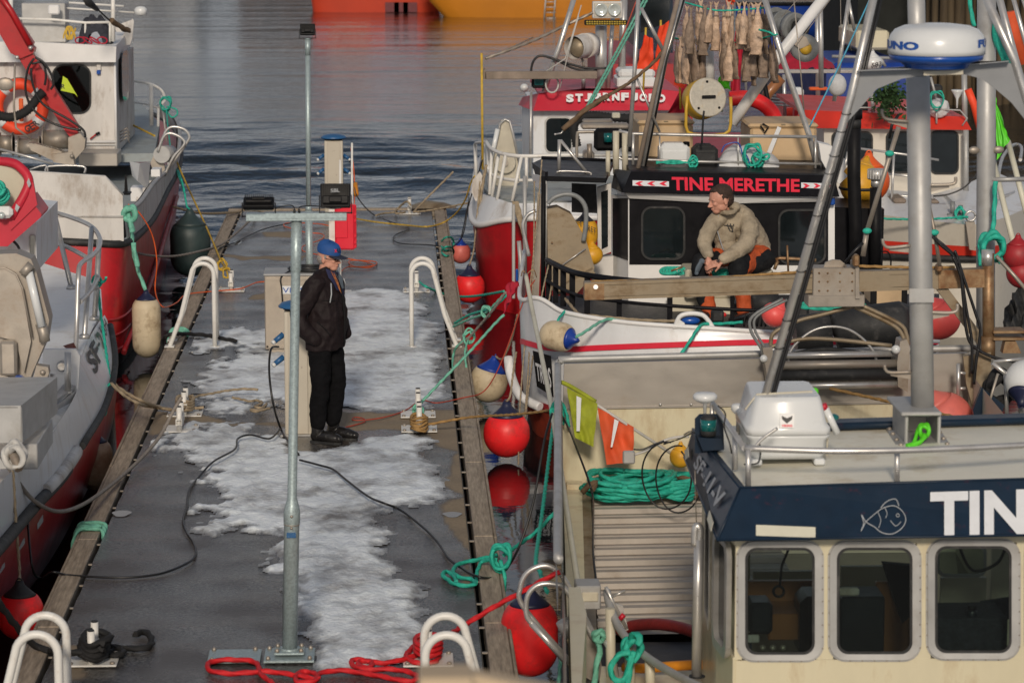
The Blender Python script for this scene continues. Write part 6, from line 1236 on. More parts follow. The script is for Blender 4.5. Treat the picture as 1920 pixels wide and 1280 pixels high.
 m=MB();ptube(m,[(1190,852),(1215,843),(1240,828),(1265,820),(1292,818)],YS-1.2,5,smooth=4);T.add('lamp_arm',m,'cable_white')
 m=MB();ptube(m,[(1188,842),(1205,842),(1228,832),(1245,826)],YS-1.25,3,smooth=4)
 for cx,cy,rx,ry in((1250,893,46,62),(1272,900,42,62)):m.tube([W(cx+rx*math.cos(t)*(1+.05*math.sin(2*t)),cy+ry*math.sin(t)*(.98 if t<3.2 else 1.05),YS-1.4-.05*math.cos(t))for t in np.linspace(-.9,4.9,36)],.0065,7)
 m.tube(crom(Ws([(1245,832,YS-1.3),(1275,822,YS-1.3),(1300,810,17)]),5),.006,6);single('coiled_cable',m,'cable_black','black cable hanging in two big loops in front of the aluminium deck','cable')
 m=MB();m.tube(crom(Ws([(1160,1182,18.2),(1190,1172,18.1),(1240,1170,17.8),(1290,1180,17.5),(1330,1200,17.2)]),6),.038,14);single('hose',m,'hose_red','dark red hose lying across the near end of the aluminium deck','hose')
 m=MB();m.tube(crom(Ws([(1170,1250,17.1),(1210,1252,17),(1260,1248,16.9),(1330,1244,16.8)]),6),.03,12);single('hose',m,'hose_orange','orange hose on the dark floor below the aluminium deck','hose')
 m=MB();ptube(m,[(1306,985),(1304,930),(1303,880)],16.2,2);T.add('thin_rod',m,'dull_steel')
M('deck_rib',(.40,.36,.31),.7,.15,.1,6,dirt=(.22,.17,.12),damt=.4,rvar=.05)
M('deck_alu',(.34,.295,.24),.55,.3,.22,7,dirt=(.19,.13,.08),damt=.55,stretch=(1,4,1),bump=.12,bscale=90)
boat_a()
def a_gear():
 Y=YS-.45;T=Thing('flag_pole','white pole with a faded yellow flag and an orange flag leaning across the stern wall','flag',W(1260,850,Y))
 m=MB();ptube(m,[(1054,716),(1268,856)],Y,5.5);T.add('pole',m,'cable_white')
 m=cloth(Ws([(1063,726,Y-.02),(1120,756,Y-.01),(1113,838,Y-.05),(1078,820,Y-.06)]),amp=.03,seed=1);f=T.add('yellow_flag',m,'flag_yellow')
 m=MB();q=Ws([(1081,742,Y-.07),(1090,746,Y-.07),(1087,808,Y-.09),(1081,808,Y-.09)]);m.prism(q,(0,.003,0));T.add('white_stripe',m,'letter_white',f)
 m=cloth(Ws([(1121,764,Y-.02),(1188,800,Y-.01),(1187,866,Y-.04),(1136,870,Y-.06)]),amp=.03,seed=5);f=T.add('orange_flag',m,'flag_orange')
 m=MB();q=Ws([(1152,785,Y-.07),(1160,789,Y-.07),(1148,838,Y-.1),(1145,838,Y-.1)]);m.prism(q,(0,.003,0));T.add('white_stripe',m,'letter_white',f)
 m=MB();ptube(m,[(1052,716),(1066,722),(1090,736),(1117,753)],Y-.01,8,smooth=3);T.add('rolled_hem',m,'flag_yellow',None)
 rnd=random.Random(3);m=MB()
 for k in range(13):
  t0=rnd.uniform(0,6);rx=.27+.022*(k%6)+rnd.uniform(-.02,.02);ry=.22+.012*(k%6);c=G(1180,921,.1)+V((0,-.22,.03+.0125*k));rx*=(1.06-.013*k)
  rope_mb([c+V((rx*math.cos(t+t0)+.02*math.sin(3*t),ry*math.sin(t+t0),.02*math.sin(2*t+k)))for t in np.linspace(0,6.2,16)],.0165,True,m)
 for k in range(9):
  c=G(1262,921,.1)+V((0,-.2,.02+.018*k));rope_mb([c+V((.14*math.cos(t)*(1+.05*k%2),.16*math.sin(t),.015*math.sin(2*t+k)))for t in np.linspace(k,k+6.2,14)],.016,True,m)
 single('rope_coil',m,'rope_teal','big heap of teal rope at the far end of the aluminium deck','rope')
 m=MB()
 for k in range(7):
  c=G(1296,921,.1)+V((rnd.uniform(-.05,.05),-.15,.02+.02*k));rope_mb([c+V((.12*math.cos(t),.12*math.sin(t),.02*math.sin(2*t+k)))for t in np.linspace(k,k+6.2,12)],.016,True,m)
 single('rope_coil',m,'rope_brown','brown rope tangle right of the teal heap','rope')
 m=MB();rope_mb([W(1106,905,YS-.9),W(1098,917,YS-.9),W(1092,922,YS-.9),W(1102,912,YS-.95),W(1118,904,YS-.9),W(1110,918,YS-.95)],.02,True,m);single('rope_end',m,'rope_brown','brown rope end at the left foot of the teal heap','rope')
 fender_root('fender','yellow ball float behind the black cable loops','fender',W(1276,856,YS-.5),.085,.17,'buoy_yellow','buoy_yellow',FG)
 m=MB();m.tube(crom(Ws([(986,515,27.2),(996,570,26.5),(1014,660,25),(1035,770,22.8),(1060,940,20),(1090,1138,17.5)]),5),.020,10);P_=Thing('gaff_pole','long pale pole with rusty hooks lying along the rail between the two boats','pole',W(1090,1138,17.5));P_.add('shaft',m,'sticker_cream')
 m=MB()
 for s in(-1,1):ptube(m,[(987,518),(988+4*s,510),(993+9*s*.9,506),(1000+6*s,520)]if s>0 else[(987,518),(984,510),(980,508),(977,518)],27.2,2,smooth=4)
 P_.add('hook',m,'rusty_steel')
 rope('mooring_line',Ws([(1026,1110,17.6),(1012,1070,18),(1005,1050,18.3),(1017,960,20),(1033,830,22),(1042,762,23)]),.013,'rope_teal','teal line hanging down from the cream boat rail corner to the red buoy')
 m=MB()
 for k in range(3):rope_mb(Ws([(1034+k,790,22.6),(1034+k*2,765,22.7),(1045,752-k*2,22.6),(1054,762,22.5),(1056,780+k*8,22.4)]),.012,True,m)
 rope_mb(Ws([(1042,752,22.6),(1054,756,22.5),(1062,775,22.4),(1067,800,22.4)]),.012,True,m);single('rope_turns',m,'rope_teal','teal rope turns around the corner of the cream boat rail','rope')
 rope('power_cable',Ws([(1042,773,22.5),(1052,778,22.4),(1065,800,22.2),(1085,850,21.6),(1105,905,21.2),(1112,940,21),(1112,1030,19.4),(1118,1090,18.8)]),.008,'cable_black','black cable running from the rail corner down the left edge of the deck','cable',False)
 m=MB();knot(m,W(1186,1215,16.5),.018,.055,4,seed=7);rope_mb(Ws([(1182,1195,16.5),(1190,1188,16.45),(1200,1196,16.4),(1196,1208,16.4)]),.018,True,m);rope_mb(Ws([(1182,1222,16.4),(1160,1228,16.4),(1146,1248,16.4),(1150,1272,16.4),(1168,1274,16.4),(1180,1250,16.4),(1184,1225,16.4)]),.017,True,m);rope_mb(Ws([(1188,1220,16.4),(1180,1260,16.4),(1176,1300,16.4)]),.016,True,m);single('rope_knot',m,'rope_teal','teal rope tied with a loop on the curved fore rail','rope')
 m=MB();rope_mb(Ws([(1127,1180,17),(1120,1195,17),(1124,1220,17),(1118,1250,17),(1112,1300,17)]),.017,True,m);knot(m,W(1123,1192,17),.014,.035,2,seed=2);single('hanging_line',m,'rope_pale_green','pale green line hanging beside the roller plate','rope')
 rope('hanging_line',Ws([(1052,1215,18.3),(1050,1250,18.2),(1046,1300,18)]),.012,'rope_pale_green','green line hanging down the hull beside the big red buoy')
 fender(993,1192,108,152,18.7,'big red buoy with navy top squeezed under the cream boat at the bottom','buoy_red','buoy_navy')
 fender(950,812,88,90,26.3,'bright red ball fender with navy top below the gold line','buoy_red','buoy_navy',[(957,740,26.3),(962,700,26.5),(968,660,26.8)],'rope_beige')
 fender(916,716,72,76,28.8,'cream ball fender with blue top above the bright red one','buoy_cream','buoy_blue',[(942,672,28.6),(958,640,28.4),(970,590,28)],'rope_beige',axis=(.25,0,.97),cap_at=.62)
 fender(880,538,58,60,35.2,'bright red ball fender with navy top in front of the red hull','buoy_red','buoy_navy',[(888,470,35.4),(892,430,35.8),(900,340,36)],'rope_beige')
 fender(864,474,37,40,38,'small faded pink ball fender with blue top, farthest on the right side','buoy_pink','buoy_blue',[(868,430,38),(874,400,38),(880,370,38)],'cable_black',.006)
 fender(893,640,0.1,0.1,31,'x','buoy_red','buoy_navy')if 0 else None
 m=MB();a=W(835,1262,5.2);m.box(a+V((0,0,-.47)),(.098,.098,.95),None,.004);T2=Thing('wooden_railing','blurred pale wooden railing in the foreground at the bottom edge','railing',a-V((0,0,.95)));T2.add('post',m,'pale_wood')
 m=MB();b=W(1300,1345,5.35);c=W(850,1258,5.35);m.prism([c,b,b-V((0,0,.1)),c-V((0,0,.1))],(0,.05,0));T2.add('rail',m,'pale_wood')
a_gear()
def beam():
 Y=YS-.25;T=Thing('line_hauling_arm','rusty steel beam on a post swung across the stern, carrying a roller frame','hauling arm',W(1852,680,Y))
 m=MB()
 for t0,t1,b0,b1 in(((1096,530),(1527,514),(1096,563),(1527,549)),((1608,509),(1846,505),(1608,547),(1846,539))):
  a,b,c,d=W(*t0,Y),W(*t1,Y),W(*b1,Y),W(*b0,Y);m.prism([a+(d-a)*.18,b+(c-b)*.18,b+(c-b)*.84,a+(d-a)*.84],(0,.05,0));m.prism([a,b,b+(c-b)*.2,a+(d-a)*.2],(0,.11,0));m.prism([a+(d-a)*.82,b+(c-b)*.82,c,d],(0,.11,0))
 bm_=T.add('beam',m,'tan_steel')
 m=MB();panel(m,[(1096,533),(1133,532),(1133,562),(1096,562)],Y-.01,.13);T.add('beam_end',m,'rusty_steel',bm_)
 m=MB();panel(m,[(1760,507),(1846,505),(1846,539),(1760,541)],Y-.012,.10);T.add('beam_root',m,'rusty_steel',bm_)
 m=MB();m.tube([W(1117,538,Y-.02),W(1117,538,Y)],.018,14);T.add('pin',m,'steel',bm_)
 m=MB();rope_mb(Ws([(1108,528,Y+.05),(1300,524,Y+.05),(1440,514,Y+.05),(1530,508,Y+.05)]),.011,True,m);rope_mb(Ws([(1610,499,Y+.05),(1700,501,Y+.05),(1790,501,Y+.05)]),.011,True,m);T.add('drive_chain',m,'rope_gold')
 m=MB();pbox(m,1524,502,1612,556,Y-.04,.2,.006);panel(m,[(1542,506),(1548,492),(1562,487),(1576,488),(1586,496),(1590,506)],Y+.02,.03);panel(m,[(1604,496),(1609,492),(1612,560),(1604,560)],Y-.07,.26);pbox(m,1515,553,1622,576,Y-.05,.22,.006);T.add('carriage',m,'dull_steel')
 m=MB()
 for x in(1536,1552,1575,1598):
  for y in(512,528,545):m.sphere(W(x,y,Y-.045),.008,n=6)
 T.add('rivet',m,'rusty_steel')
 m=MB();ptube(m,[(1853,474),(1853,665)],Y+.02,22,n=18);ptube(m,[(1853,630),(1853,670)],Y+.02,26,n=18);T.add('post',m,'rusty_steel');m=MB();ptube(m,[(1852,469),(1852,497)],Y+.02,23,n=18);T.add('post_cap',m,'steel')
 m=MB();a=Ws([(1755,541),(1778,541),(1838,622),(1838,652)],Y+.03);m.prism(a,(0,.06,0));T.add('brace',m,'tan_steel')
 for p in([(1790,470),(1800,500),(1806,560),(1812,620),(1826,650),(1870,672),(1920,680)],[(1794,480),(1810,530),(1830,590),(1838,620),(1830,680),(1826,720)],[(1786,480),(1802,520),(1812,580),(1822,640),(1822,700)],[(1745,440),(1765,460),(1786,478),(1796,495)]):
  m=MB();ptube(m,p,Y-.15,6,smooth=5);T.add('hydraulic_hose',m,'cable_black')
 m=MB();ptube(m,[(1685,238),(1625,435)],Y-.1,11,n=4);ptube(m,[(1742,385),(1753,440),(1762,498)],Y-.1,9,n=4);ptube(m,[(1625,435),(1618,480)],Y-.1,12,n=4);T.add('strut',m,'dull_steel')
 m=MB();ptube(m,[(1618,455),(1603,470),(1585,492)],Y-.12,6);ptube(m,[(1668,260),(1672,235),(1685,215)],Y-.12,6);ptube(m,[(1745,440),(1768,458),(1792,480)],Y-.12,5);T.add('strut_hose',m,'cable_black')
 m=MB()
 for x,y in((1626,433),(1668,288),(1752,436)):m.sphere(W(x,y,Y-.14),.03,1.2,.7,.8)
 T.add('teal_tape',m,'rope_teal')
 m=MB();pbox(m,1600,478,1612,500,Y-.12,.1,.01);pbox(m,1757,497,1768,510,Y-.1,.1,.01);T.add('strut_foot',m,'rusty_steel')
 R=Thing('roller_frame','stainless tube roller frame standing behind the stern wall under the steel beam','roller frame',W(1570,730,Y));Y2=Y+.05
 for p,w_,mt in(([(1445,650),(1448,628),(1465,615),(1500,600),(1540,590),(1600,574)],8,'tan_steel'),([(1600,574),(1672,608),(1692,628),(1697,650)],8,'tan_steel'),([(1615,572),(1685,606),(1700,628),(1702,648)],8,'tan_steel'),([(1440,652),(1500,636),(1560,636),(1672,648)],8,'tan_steel'),([(1478,690),(1484,655),(1520,622),(1560,612),(1600,622),(1636,656),(1648,700),(1650,720)],5,'steel'),([(1468,560),(1412,592),(1408,620),(1428,655),(1432,680)],6,'hose_grey'),([(1476,562),(1420,592),(1416,620),(1436,655),(1440,680)],5,'hose_grey')):
  m=MB();ptube(m,p,Y2,w_,smooth=5);R.add('frame_tube',m,mt)
 for y,w_,x0_,x1_,mt in((663,12,1440,1674,'steel'),(681,16,1440,1684,'dull_steel'),(720,13,1450,1682,'steel'),(700,22,1458,1684,'rubber')):
  m=MB();ptube(m,[(x0_,y+4),(x1_,y)],Y2-.05,w_,n=16);R.add('roller',m,mt)
 m=MB();panel(m,[(1688,640),(1700,636),(1706,650),(1702,735),(1684,725),(1682,680)],Y2-.1,.2);panel(m,[(1430,652),(1448,650),(1458,735),(1442,730)],Y2-.1,.2);R.add('end_plate',m,'dull_steel')
 m=MB();m.sphere(W(1680,655,Y2-.12),.035);m.sphere(W(1432,672,Y2-.1),.03);R.add('roller_cap',m,'plastic_white')
 m=MB()
 for k in range(4):rope_mb(Ws([(1470+k*8,668,Y2+.1),(1540,655+k*4,Y2+.1),(1600,660+k*3,Y2+.1),(1670-k*9,672,Y2+.1)]),.02,False,m)
 R.add('dark_belt',m,'rubber')
beam()
def a_right():
 T=Thing('deck_winch','steel winch brackets and tubes at the right edge behind the cabin roof','winch',W(1880,760,YS-.2));Y=YS-.3
 m=MB();pbox(m,1862,620,1925,626,Y,.2);pbox(m,1862,633,1925,639,Y,.2);panel(m,[(1885,640),(1905,640),(1915,662),(1880,662)],Y,.1);T.add('fork',m,'rusty_steel')
 m=MB();panel(m,[(1806,668),(1858,660),(1862,780),(1828,780),(1812,720)],Y,.05);T.add('bulwark_post',m,'tan_steel')
 m=MB();ptube(m,[(1797,682),(1797,748)],Y-.05,8);ptube(m,[(1797,698),(1810,700)],Y-.05,6);ptube(m,[(1797,728),(1810,728)],Y-.05,6);T.add('grab_handle',m,'steel')
 m=MB();ptube(m,[(1860,680),(1885,700),(1925,735)],Y-.4,9);ptube(m,[(1862,678),(1925,672)],Y-.4,7);ptube(m,[(1885,700),(1888,780)],Y-.4,8);ptube(m,[(1912,725),(1914,790)],Y-.4,8);T.add('tube_frame',m,'steel')
 m=MB();panel(m,[(1841,726),(1884,760),(1876,778),(1826,778),(1824,768)],Y-.5,.05);T.add('navy_plate',m,'navy');m=MB();ptube(m,[(1871,700),(1848,778)],Y-.6,5);T.add('rod',m,'dull_steel')
 m=MB();knot(m,W(1875,730,Y-.3),.03,.10,3,seed=2);T.add('hose_tangle',m,'rope_black')
 fender_root('fender','white and navy fender at the right frame edge above the near cabin roof','fender',W(1925,715,Y-.5),.17,.34,'plastic_white','buoy_navy',FG,axis=(-.3,-.6,-.7))
 fender_root('fender','faded red ball fender just right of the mast foot','fender',W(1768,790,YS-.35),.24,.46,'buoy_pink','buoy_pink',FG,axis=(-.5,0,.8))
 rope('tight_line',Ws([(1556,728,YS-.3),(1620,742,YS-.5),(1685,757,YS-.8),(1770,777,YS-1.2),(1800,784,YS-1.4)]),.012,'rope_gold','gold line stretched behind the mast foot')
 m=MB();ptube(m,[(1850,-10),(1849,300),(1848,480),(1848,665)],YS+.6,35,n=24);T2=Thing('steel_mast','second grey steel mast standing right of the roof mast','mast',W(1848,665,YS+.6));T2.add('tube',m,'alu')
 m=MB()
 for x,y in((1826,282),(1872,281)):m.sphere(W(x,y,YS+.55),.035,1.3,.6,.9)
 T2.add('lug',m,'dull_steel');m=MB();ptube(m,[(1858,337),(1930,336)],YS+.55,9);T2.add('side_arm',m,'alu')
 m=MB();rope_mb(Ws([(1818,-5,YS),(1822,30,YS),(1828,50,YS)]),.016,True,m);rope_mb(Ws([(1866,45,YS+.5),(1870,80,YS+.5),(1885,110,YS+.5),(1896,122,YS+.5)]),.026,True,m);rope_mb(Ws([(1868,60,YS+.5),(1878,100,YS+.5),(1890,130,YS+.5)]),.024,True,m);single('hanging_line',m,'rope_teal','thick teal ropes beside the second mast at the top right','rope')
 m=MB();knot(m,W(1862,462,YS+.3),.022,.10,4,seed=9);rope_mb(Ws([(1866,340,YS+.4),(1864,400,YS+.4),(1860,450,YS+.35)]),.018,True,m);rope_mb(Ws([(1842,462,YS+.3),(1838,480,YS+.3),(1838,498,YS+.3)]),.018,True,m);rope_mb(Ws([(1870,475,YS+.3),(1878,488,YS+.3),(1872,492,YS+.3)]),.018,True,m);single('rope_knot',m,'rope_teal','big teal knot tied on the second mast above the post cap','rope')
 m=MB();ptube(m,[(1872,-10),(1930,210)],YS+.2,14);ptube(m,[(1898,-10),(1945,160)],YS+.3,9);ptube(m,[(1915,-10),(1950,100)],YS+.4,7);T2.add('stay',m,'steel')
 m=MB();ptube(m,[(1862,300,26),(1885,395,25.6),(1900,455,25.4)],None,r=.026);ptube(m,[(1890,265,26),(1925,400,25.5)],None,r=.026);single('marker_pole',m,'sticker_cream','two pale marker poles right of the second mast with orange tape','pole')
 m=cloth(Ws([(1866,175,26),(1876,220,25.9),(1894,262,25.8),(1868,300,25.8)]),amp=.03,seed=2);single('flag',m,'hi_green','green flag hanging right of the second mast','flag')
 m=cloth(Ws([(1824,190,26),(1832,192,26),(1836,240,26),(1828,225,26)]),amp=.01,seed=2);m2=MB();ptube(m2,[(1815,168,26),(1826,196,26),(1840,250,26)],None,r=.035);single('flag',m2,'flag_neon','rolled orange flag left of the second mast','flag')
 m=MB();ptube(m,[(1894,22,26),(1900,60,26),(1918,120,26)],None,r=.06);single('flag',m,'flag_orange','rolled orange flag at the top right corner','flag')
 for i,(x,y,r)in enumerate(((1908,478,.12),(1915,512,.12))):fender_root('float',['upper','lower'][i]+' dark red float at the right frame edge','float',W(x,y,YS+.3),r,r*2,'red_old','red_old','dark red floats at the right frame edge')
 m=MB();rope_mb(Ws([(1868,480,YS+.1),(1900,515,YS),(1925,545,YS)]),.016,False,m);single('steel_rod',m,'dull_steel','thin steel rod running from the post cap to the right edge','rod')
 m=cloth(Ws([(1890,560,24),(1925,535,24),(1925,640,23.8),(1878,640,23.8)]),amp=.06,seed=4,freq=6);single('net_bag',m,'rubber','dark plastic wrapped bundle at the right frame edge','bundle')
a_right()
# white boat with red stripe (behind the cream one)
def boat_b():
 T=Thing('fishing_boat','white hulled fishing boat with red stripe and black cabin front, carrying the seated man','boat',W(1300,650,28))
 top=Ws([(984,470,31),(974,545,27.9),(980,562,27.3),(1000,558,27.1),(1020,563,27),(1050,582,26.85),(1080,590,26.7),(1113,596,26.6),(1180,605,26.45),(1260,611,26.35),(1340,616,26.3),(1430,622,26.3),(1600,632,26.4),(1760,640,26.8)])
 sty=[570,632,640,645,650,653,654,652,649,646,643,641,640,640];xs=[986,976,982,998,1018,1048,1078,1112,1180,1260,1340,1430,1600,1760];dY=[31,28,27.35,27.1,26.95,26.8,26.65,26.55,26.4,26.3,26.25,26.25,26.35,26.8]
 st=[W(x,y,d)for x,y,d in zip(xs,sty,dY)];wb=[W(x,y,d)for x,y,d in zip([992,982,986,1000,1018,1046,1078,1112,1180,1260,1340,1430,1600,1760],[640,730,746,752,758,768,778,786,796,806,812,816,820,820],[31,28.1,27.5,27.25,27.05,26.85,26.7,26.6,26.5,26.4,26.4,26.4,26.5,27])]
 bt=[V((p.x+.10+.08*(i<5),p.y+.3,ZW-.35))for i,p in enumerate(wb)]
 t_,s_,w_,b_=[crom(q,4)for q in(top,st,wb,bt)]
 m=MB();m.loft([t_,[a*.5+b*.5+V((0,.02,0))for a,b in zip(t_,s_)],s_,[a*.5+b*.5+V((0,.0,0))for a,b in zip(s_,w_)],w_]);h=T.add('hull',m,'hull_white')
 m=MB();m.loft([w_,[a*.6+b*.4+V((0,-.05,0))for a,b in zip(w_,b_)],b_]);T.add('hull_bottom',m,'antifoul',h)
 o=V((-.006,-.012,0));m=MB();m.loft([[p+o+V((0,0,.026))for p in s_[4:]],[p+o-V((0,0,.026))for p in s_[4:]]]);T.add('red_stripe',m,'letter_red',h)
 m=MB();m.loft([[p+o+V((0,0,.02))for p in w_[2:]],[p+o-V((0,0,.05))for p in w_[2:]]]);T.add('boot_stripe',m,'red_old',h)
 m=MB();m.tube(t_,.022,8);T.add('gunwale',m,'white',h);m=MB();m.tube(crom(Ws([(953,670,27.4),(957,700,27.3),(972,738,27.1),(990,752,27),(1013,763,26.9)]),4),.045,10);T.add('bumper_tube',m,'white',h)
 zi=.50;m=MB();m.loft([[p+V((.03,.10,-.03))for p in t_[6:]],[V((p.x+.03,p.y+.13,zi))for p in t_[6:]]]);T.add('inner_bulwark',m,'white',h)
 q=[W(1002,655,26.95),W(1036,665,26.75),W(1041,742,26.75),W(1010,722,26.95)];q=[p+V((-.02,-.07,0))for p in q];m=MB();m.prism(q,(.004,.01,0));np_=T.add('name_panel',m,'black',h)
 m=MB();text_mb('TROMS',[q[0]*.9+q[2]*.1]+[q[1]*.9+q[3]*.1]+[q[2]*.9+q[0]*.1]+[q[3]*.9+q[1]*.1],.0,.004,m)if 0 else text_mb('TROS',[bilerp(q,.1,.3),bilerp(q,.95,.3),bilerp(q,.95,.8),bilerp(q,.1,.8)],.02,.006,m);T.add('lettering',m,'letter_white',np_)
 m=MB();m.prism([V((W(1015,560,27).x,27.0,zi)),V((W(1120,600,26.6).x,26.7,zi)),V((W(1450,620,26.3).x,26.4,zi)),V((W(1760,620,26.5).x,26.6,zi)),V((W(1760,600,30).x,30,zi)),V((W(1000,560,30).x,30,zi))],(0,0,-.05));T.add('deck',m,'deck_black')
 m=MB();ptube(m,[(1266,613),(1274,594),(1290,588),(1312,589),(1324,596),(1338,616)],26.35,9,smooth=4);panel(m,[(1262,616),(1272,598),(1284,606),(1282,616)],26.33,.05);panel(m,[(1330,600),(1343,617),(1318,617)],26.33,.05);T.add('chock',m,'white')
 Y=29.4;m=MB();panel(m,[(1178,368),(1565,372),(1565,610),(1178,606)],Y,1.5);m.prism([W(1178,368,Y),W(1178,606,Y),W(1146,600,Y+.5),W(1146,366,Y+.5)],(.05,.1,0));wh=T.add('cabin',m,'white')
 m=MB();panel(m,[(1180,372),(1553,378),(1553,497),(1180,496)],Y-.008,.006);m.prism([p+V((-.008,-.006,0))for p in(W(1178,372,Y),W(1178,488,Y),W(1150,478,Y+.45),W(1150,372,Y+.45))],(.004,.004,0));T.add('black_front',m,'black_paint',wh)
 window(T,1206,391,1281,484,Y-.01,4,16,'rubber','pane_dark',.02,parent=wh);window(T,1463,396,1545,492,Y-.01,4,16,'rubber','pane_dark',.02,parent=wh)
 m=MB();panel(m,[(1208,464),(1278,460),(1279,476),(1268,482),(1218,482),(1208,474)],Y-.022,.002);panel(m,[(1262,425),(1277,415),(1277,448),(1259,444)],Y-.022,.002);T.add('window_reflection',m,'brown_wood',wh)if 0 else None
 tl,tr,br,bl=W(1183,322,Y-.02),W(1564,329,Y-.02),W(1574,369,Y-.17),W(1166,361,Y-.17)
 m=MB();m.prism([tl,tr,br,bl],(0,.05,.01));m.prism([tl,bl,W(1146,352,Y+.5),W(1152,318,Y+.5)],(.03,.05,0));m.prism([tl,tr,tr+V((0,1.4,.02)),tl+V((0,1.4,.02))],(0,0,-.03));vz=T.add('visor',m,'black_paint')
 m=MB();m.prism([W(1172,362,Y-.1),W(1572,370,Y-.1),W(1548,378,Y-.05),W(1370,382,Y-.05),W(1180,372,Y-.05)],(0,.1,0));T.add('visor_lip',m,'white',vz)
 sq=[tl,tr,br,bl]
 def vp(x,y,o=.006):
  v=(y-(322+(x-1183)*.0184))/39.5;L_=1183-17*v;R_=1564+10*v;p=bilerp(sq,(x-L_)/(R_-L_),v);return p+V((0,-o,-.001))
 m=MB();text_mb('TINE MERETHE',[vp(1259,332),vp(1499,336),vp(1499,360),vp(1260,357)],.03,.003,m);T.add('name_lettering',m,'letter_red',vz)
 for x0,x1,s in((1186,1254,1),(1502,1562,-1)):
  m=MB();m.prism([vp(x0,338+(s<0)*4,.004),vp(x1,340+(s<0)*4,.004),vp(x1,350+(s<0)*4,.004),vp(x0,348+(s<0)*4,.004)],(0,.003,0));cp_=T.add('chevron_plate',m,'letter_white',vz);m=MB();w_=(x1-x0)/3
  for k in range(3):
   cx=x0+w_*(k+.5);yo=344+(s<0)*4;h_=w_*.3*s
   m.prism([vp(cx-h_,yo,.009),vp(cx+h_*.2,yo-4,.009),vp(cx+h_*1.2,yo-4,.009),vp(cx+h_*.3,yo,.009),vp(cx+h_*1.2,yo+4,.009),vp(cx+h_*.2,yo+4,.009)],(0,.003,0))
  T.add('chevron',m,'letter_red',cp_)
 m=MB();o_=Ws([(1120,352),(1146,344),(1146,472),(1121,482)],Y+.3);i_=Ws([(1127,360),(1140,356),(1140,462),(1128,468)],Y+.3);m.ring(o_,i_,(0,.06,0));panel(m,[(1112,484),(1150,480),(1150,560),(1112,560)],Y+.3,.2);T.add('door_frame',m,'old_white');m=MB();m.prism(i_,(0,.03,0));T.add('door_pane',m,'pane_dark')
 m=MB();panel(m,[(1560,388),(1658,392),(1652,600),(1560,600)],Y+.25,.9);T.add('engine_casing',m,'black_paint')
 m=MB();ptube(m,[(1602,222),(1601,330),(1604,420),(1603,500)],Y+.0,25,n=22);ptube(m,[(1602,205),(1602,223)],Y,30,n=22);E=T.add('exhaust_pipe',m,'black');m=MB();ptube(m,[(1602,224),(1602,240)],Y-.002,25.5,n=22);T.add('worn_band',m,'rubber',E)
 m=MB();ptube(m,[(1642,352),(1641,520)],Y+.1,22,n=20);E=T.add('exhaust_pipe',m,'black');m=MB();ptube(m,[(1643,317),(1643,336)],Y+.1,32,n=20);ptube(m,[(1643,336),(1643,350)],Y+.1,20,n=20)
 for k in range(18):t=2*math.pi*k/18;c=W(1643,326,Y+.1);m.box(c+V((.086*math.cos(t),.086*math.sin(t),0)),(.012,.012,.09))
 T.add('steel_cap',m,'steel',E)
 m=MB();ptube(m,[(1652,472),(1664,472),(1670,484),(1670,505)],Y-.2,3,smooth=3);ptube(m,[(1540,390),(1544,330)],Y+.2,8);T.add('guard_tube',m,'black')
 m=MB();panel(m,[(1535,268),(1560,274),(1586,300),(1582,322),(1590,330),(1574,345),(1556,330),(1540,300)],Y+.5,.3);T.add('white_lid',m,'white')
 m=MB();pbox(m,1553,370,1566,385,Y-.1,.05,.01);T.add('blue_box',m,'plastic_blue')
 m=MB();ptube(m,[(1026,488,28),(1040,495,27.7),(1068,508,27.3),(1100,516,27),(1160,524,26.8),(1230,530,26.7)],None,r=.028,smooth=4);T.add('black_rail',m,'black_paint')
 m=MB();ptube(m,[(1022,524,27.9),(1050,540,27.5),(1075,550,27.2),(1096,556,27),(1200,569,26.75),(1372,580,26.6),(1440,582,26.6)],None,r=.017,smooth=4);T.add('black_rail',m,'black_paint')
 for x,y0,y1,Yp,w_ in((1029,494,565,27.9,11),(1042,498,568,27.7,10),(1056,504,574,27.5,11),(1073,512,574,27.3,11),(1101,518,592,27,11),(1161,526,598,26.85,10),(1256,532,612,26.7,10),(1373,540,616,26.6,8)):
  m=MB();a=W(x,y0,Yp);b=W(x,y1,Yp);m.box((a+b)/2,(w_/S(Yp),.012,a.z-b.z),None,.002);T.add('rail_post',m,'black_paint')
 m=MB();m.prism([W(1022,330,29),W(1136,334,29.2),W(1150,303,31.4),W(1015,298,31.4),W(998,306,30.8)],(0,0,-.05));panel(m,[(1022,330),(1136,334),(1133,342),(1023,340)],28.98,.02);m.prism(Ws([(997,305,30.8),(1022,322,28.95),(1022,338,28.95),(1004,330,30.2)]),(.03,.01,0));ptube(m,[(1015,298,31.4),(1150,303,31.4)],None,r=.03);T.add('awning',m,'black_paint')
 m=MB();m.prism([W(996,326,29.6),W(1021,332,28.97),W(1021,360,28.97),(W(1001,348,29.6))],(.02,.01,0));T.add('white_band',m,'white')
 m=MB();ptube(m,[(1019,330),(1018,560)],28.8,9,n=6);T.add('awning_post',m,'black');m=MB();ptube(m,[(1025,345),(1024,500)],28.85,4,n=6);T.add('awning_post',m,'alu')
 m=MB();panel(m,[(1008,360),(1018,366),(1014,470),(1010,560),(998,556)],28.9,.03);T.add('side_screen',m,'dull_steel')
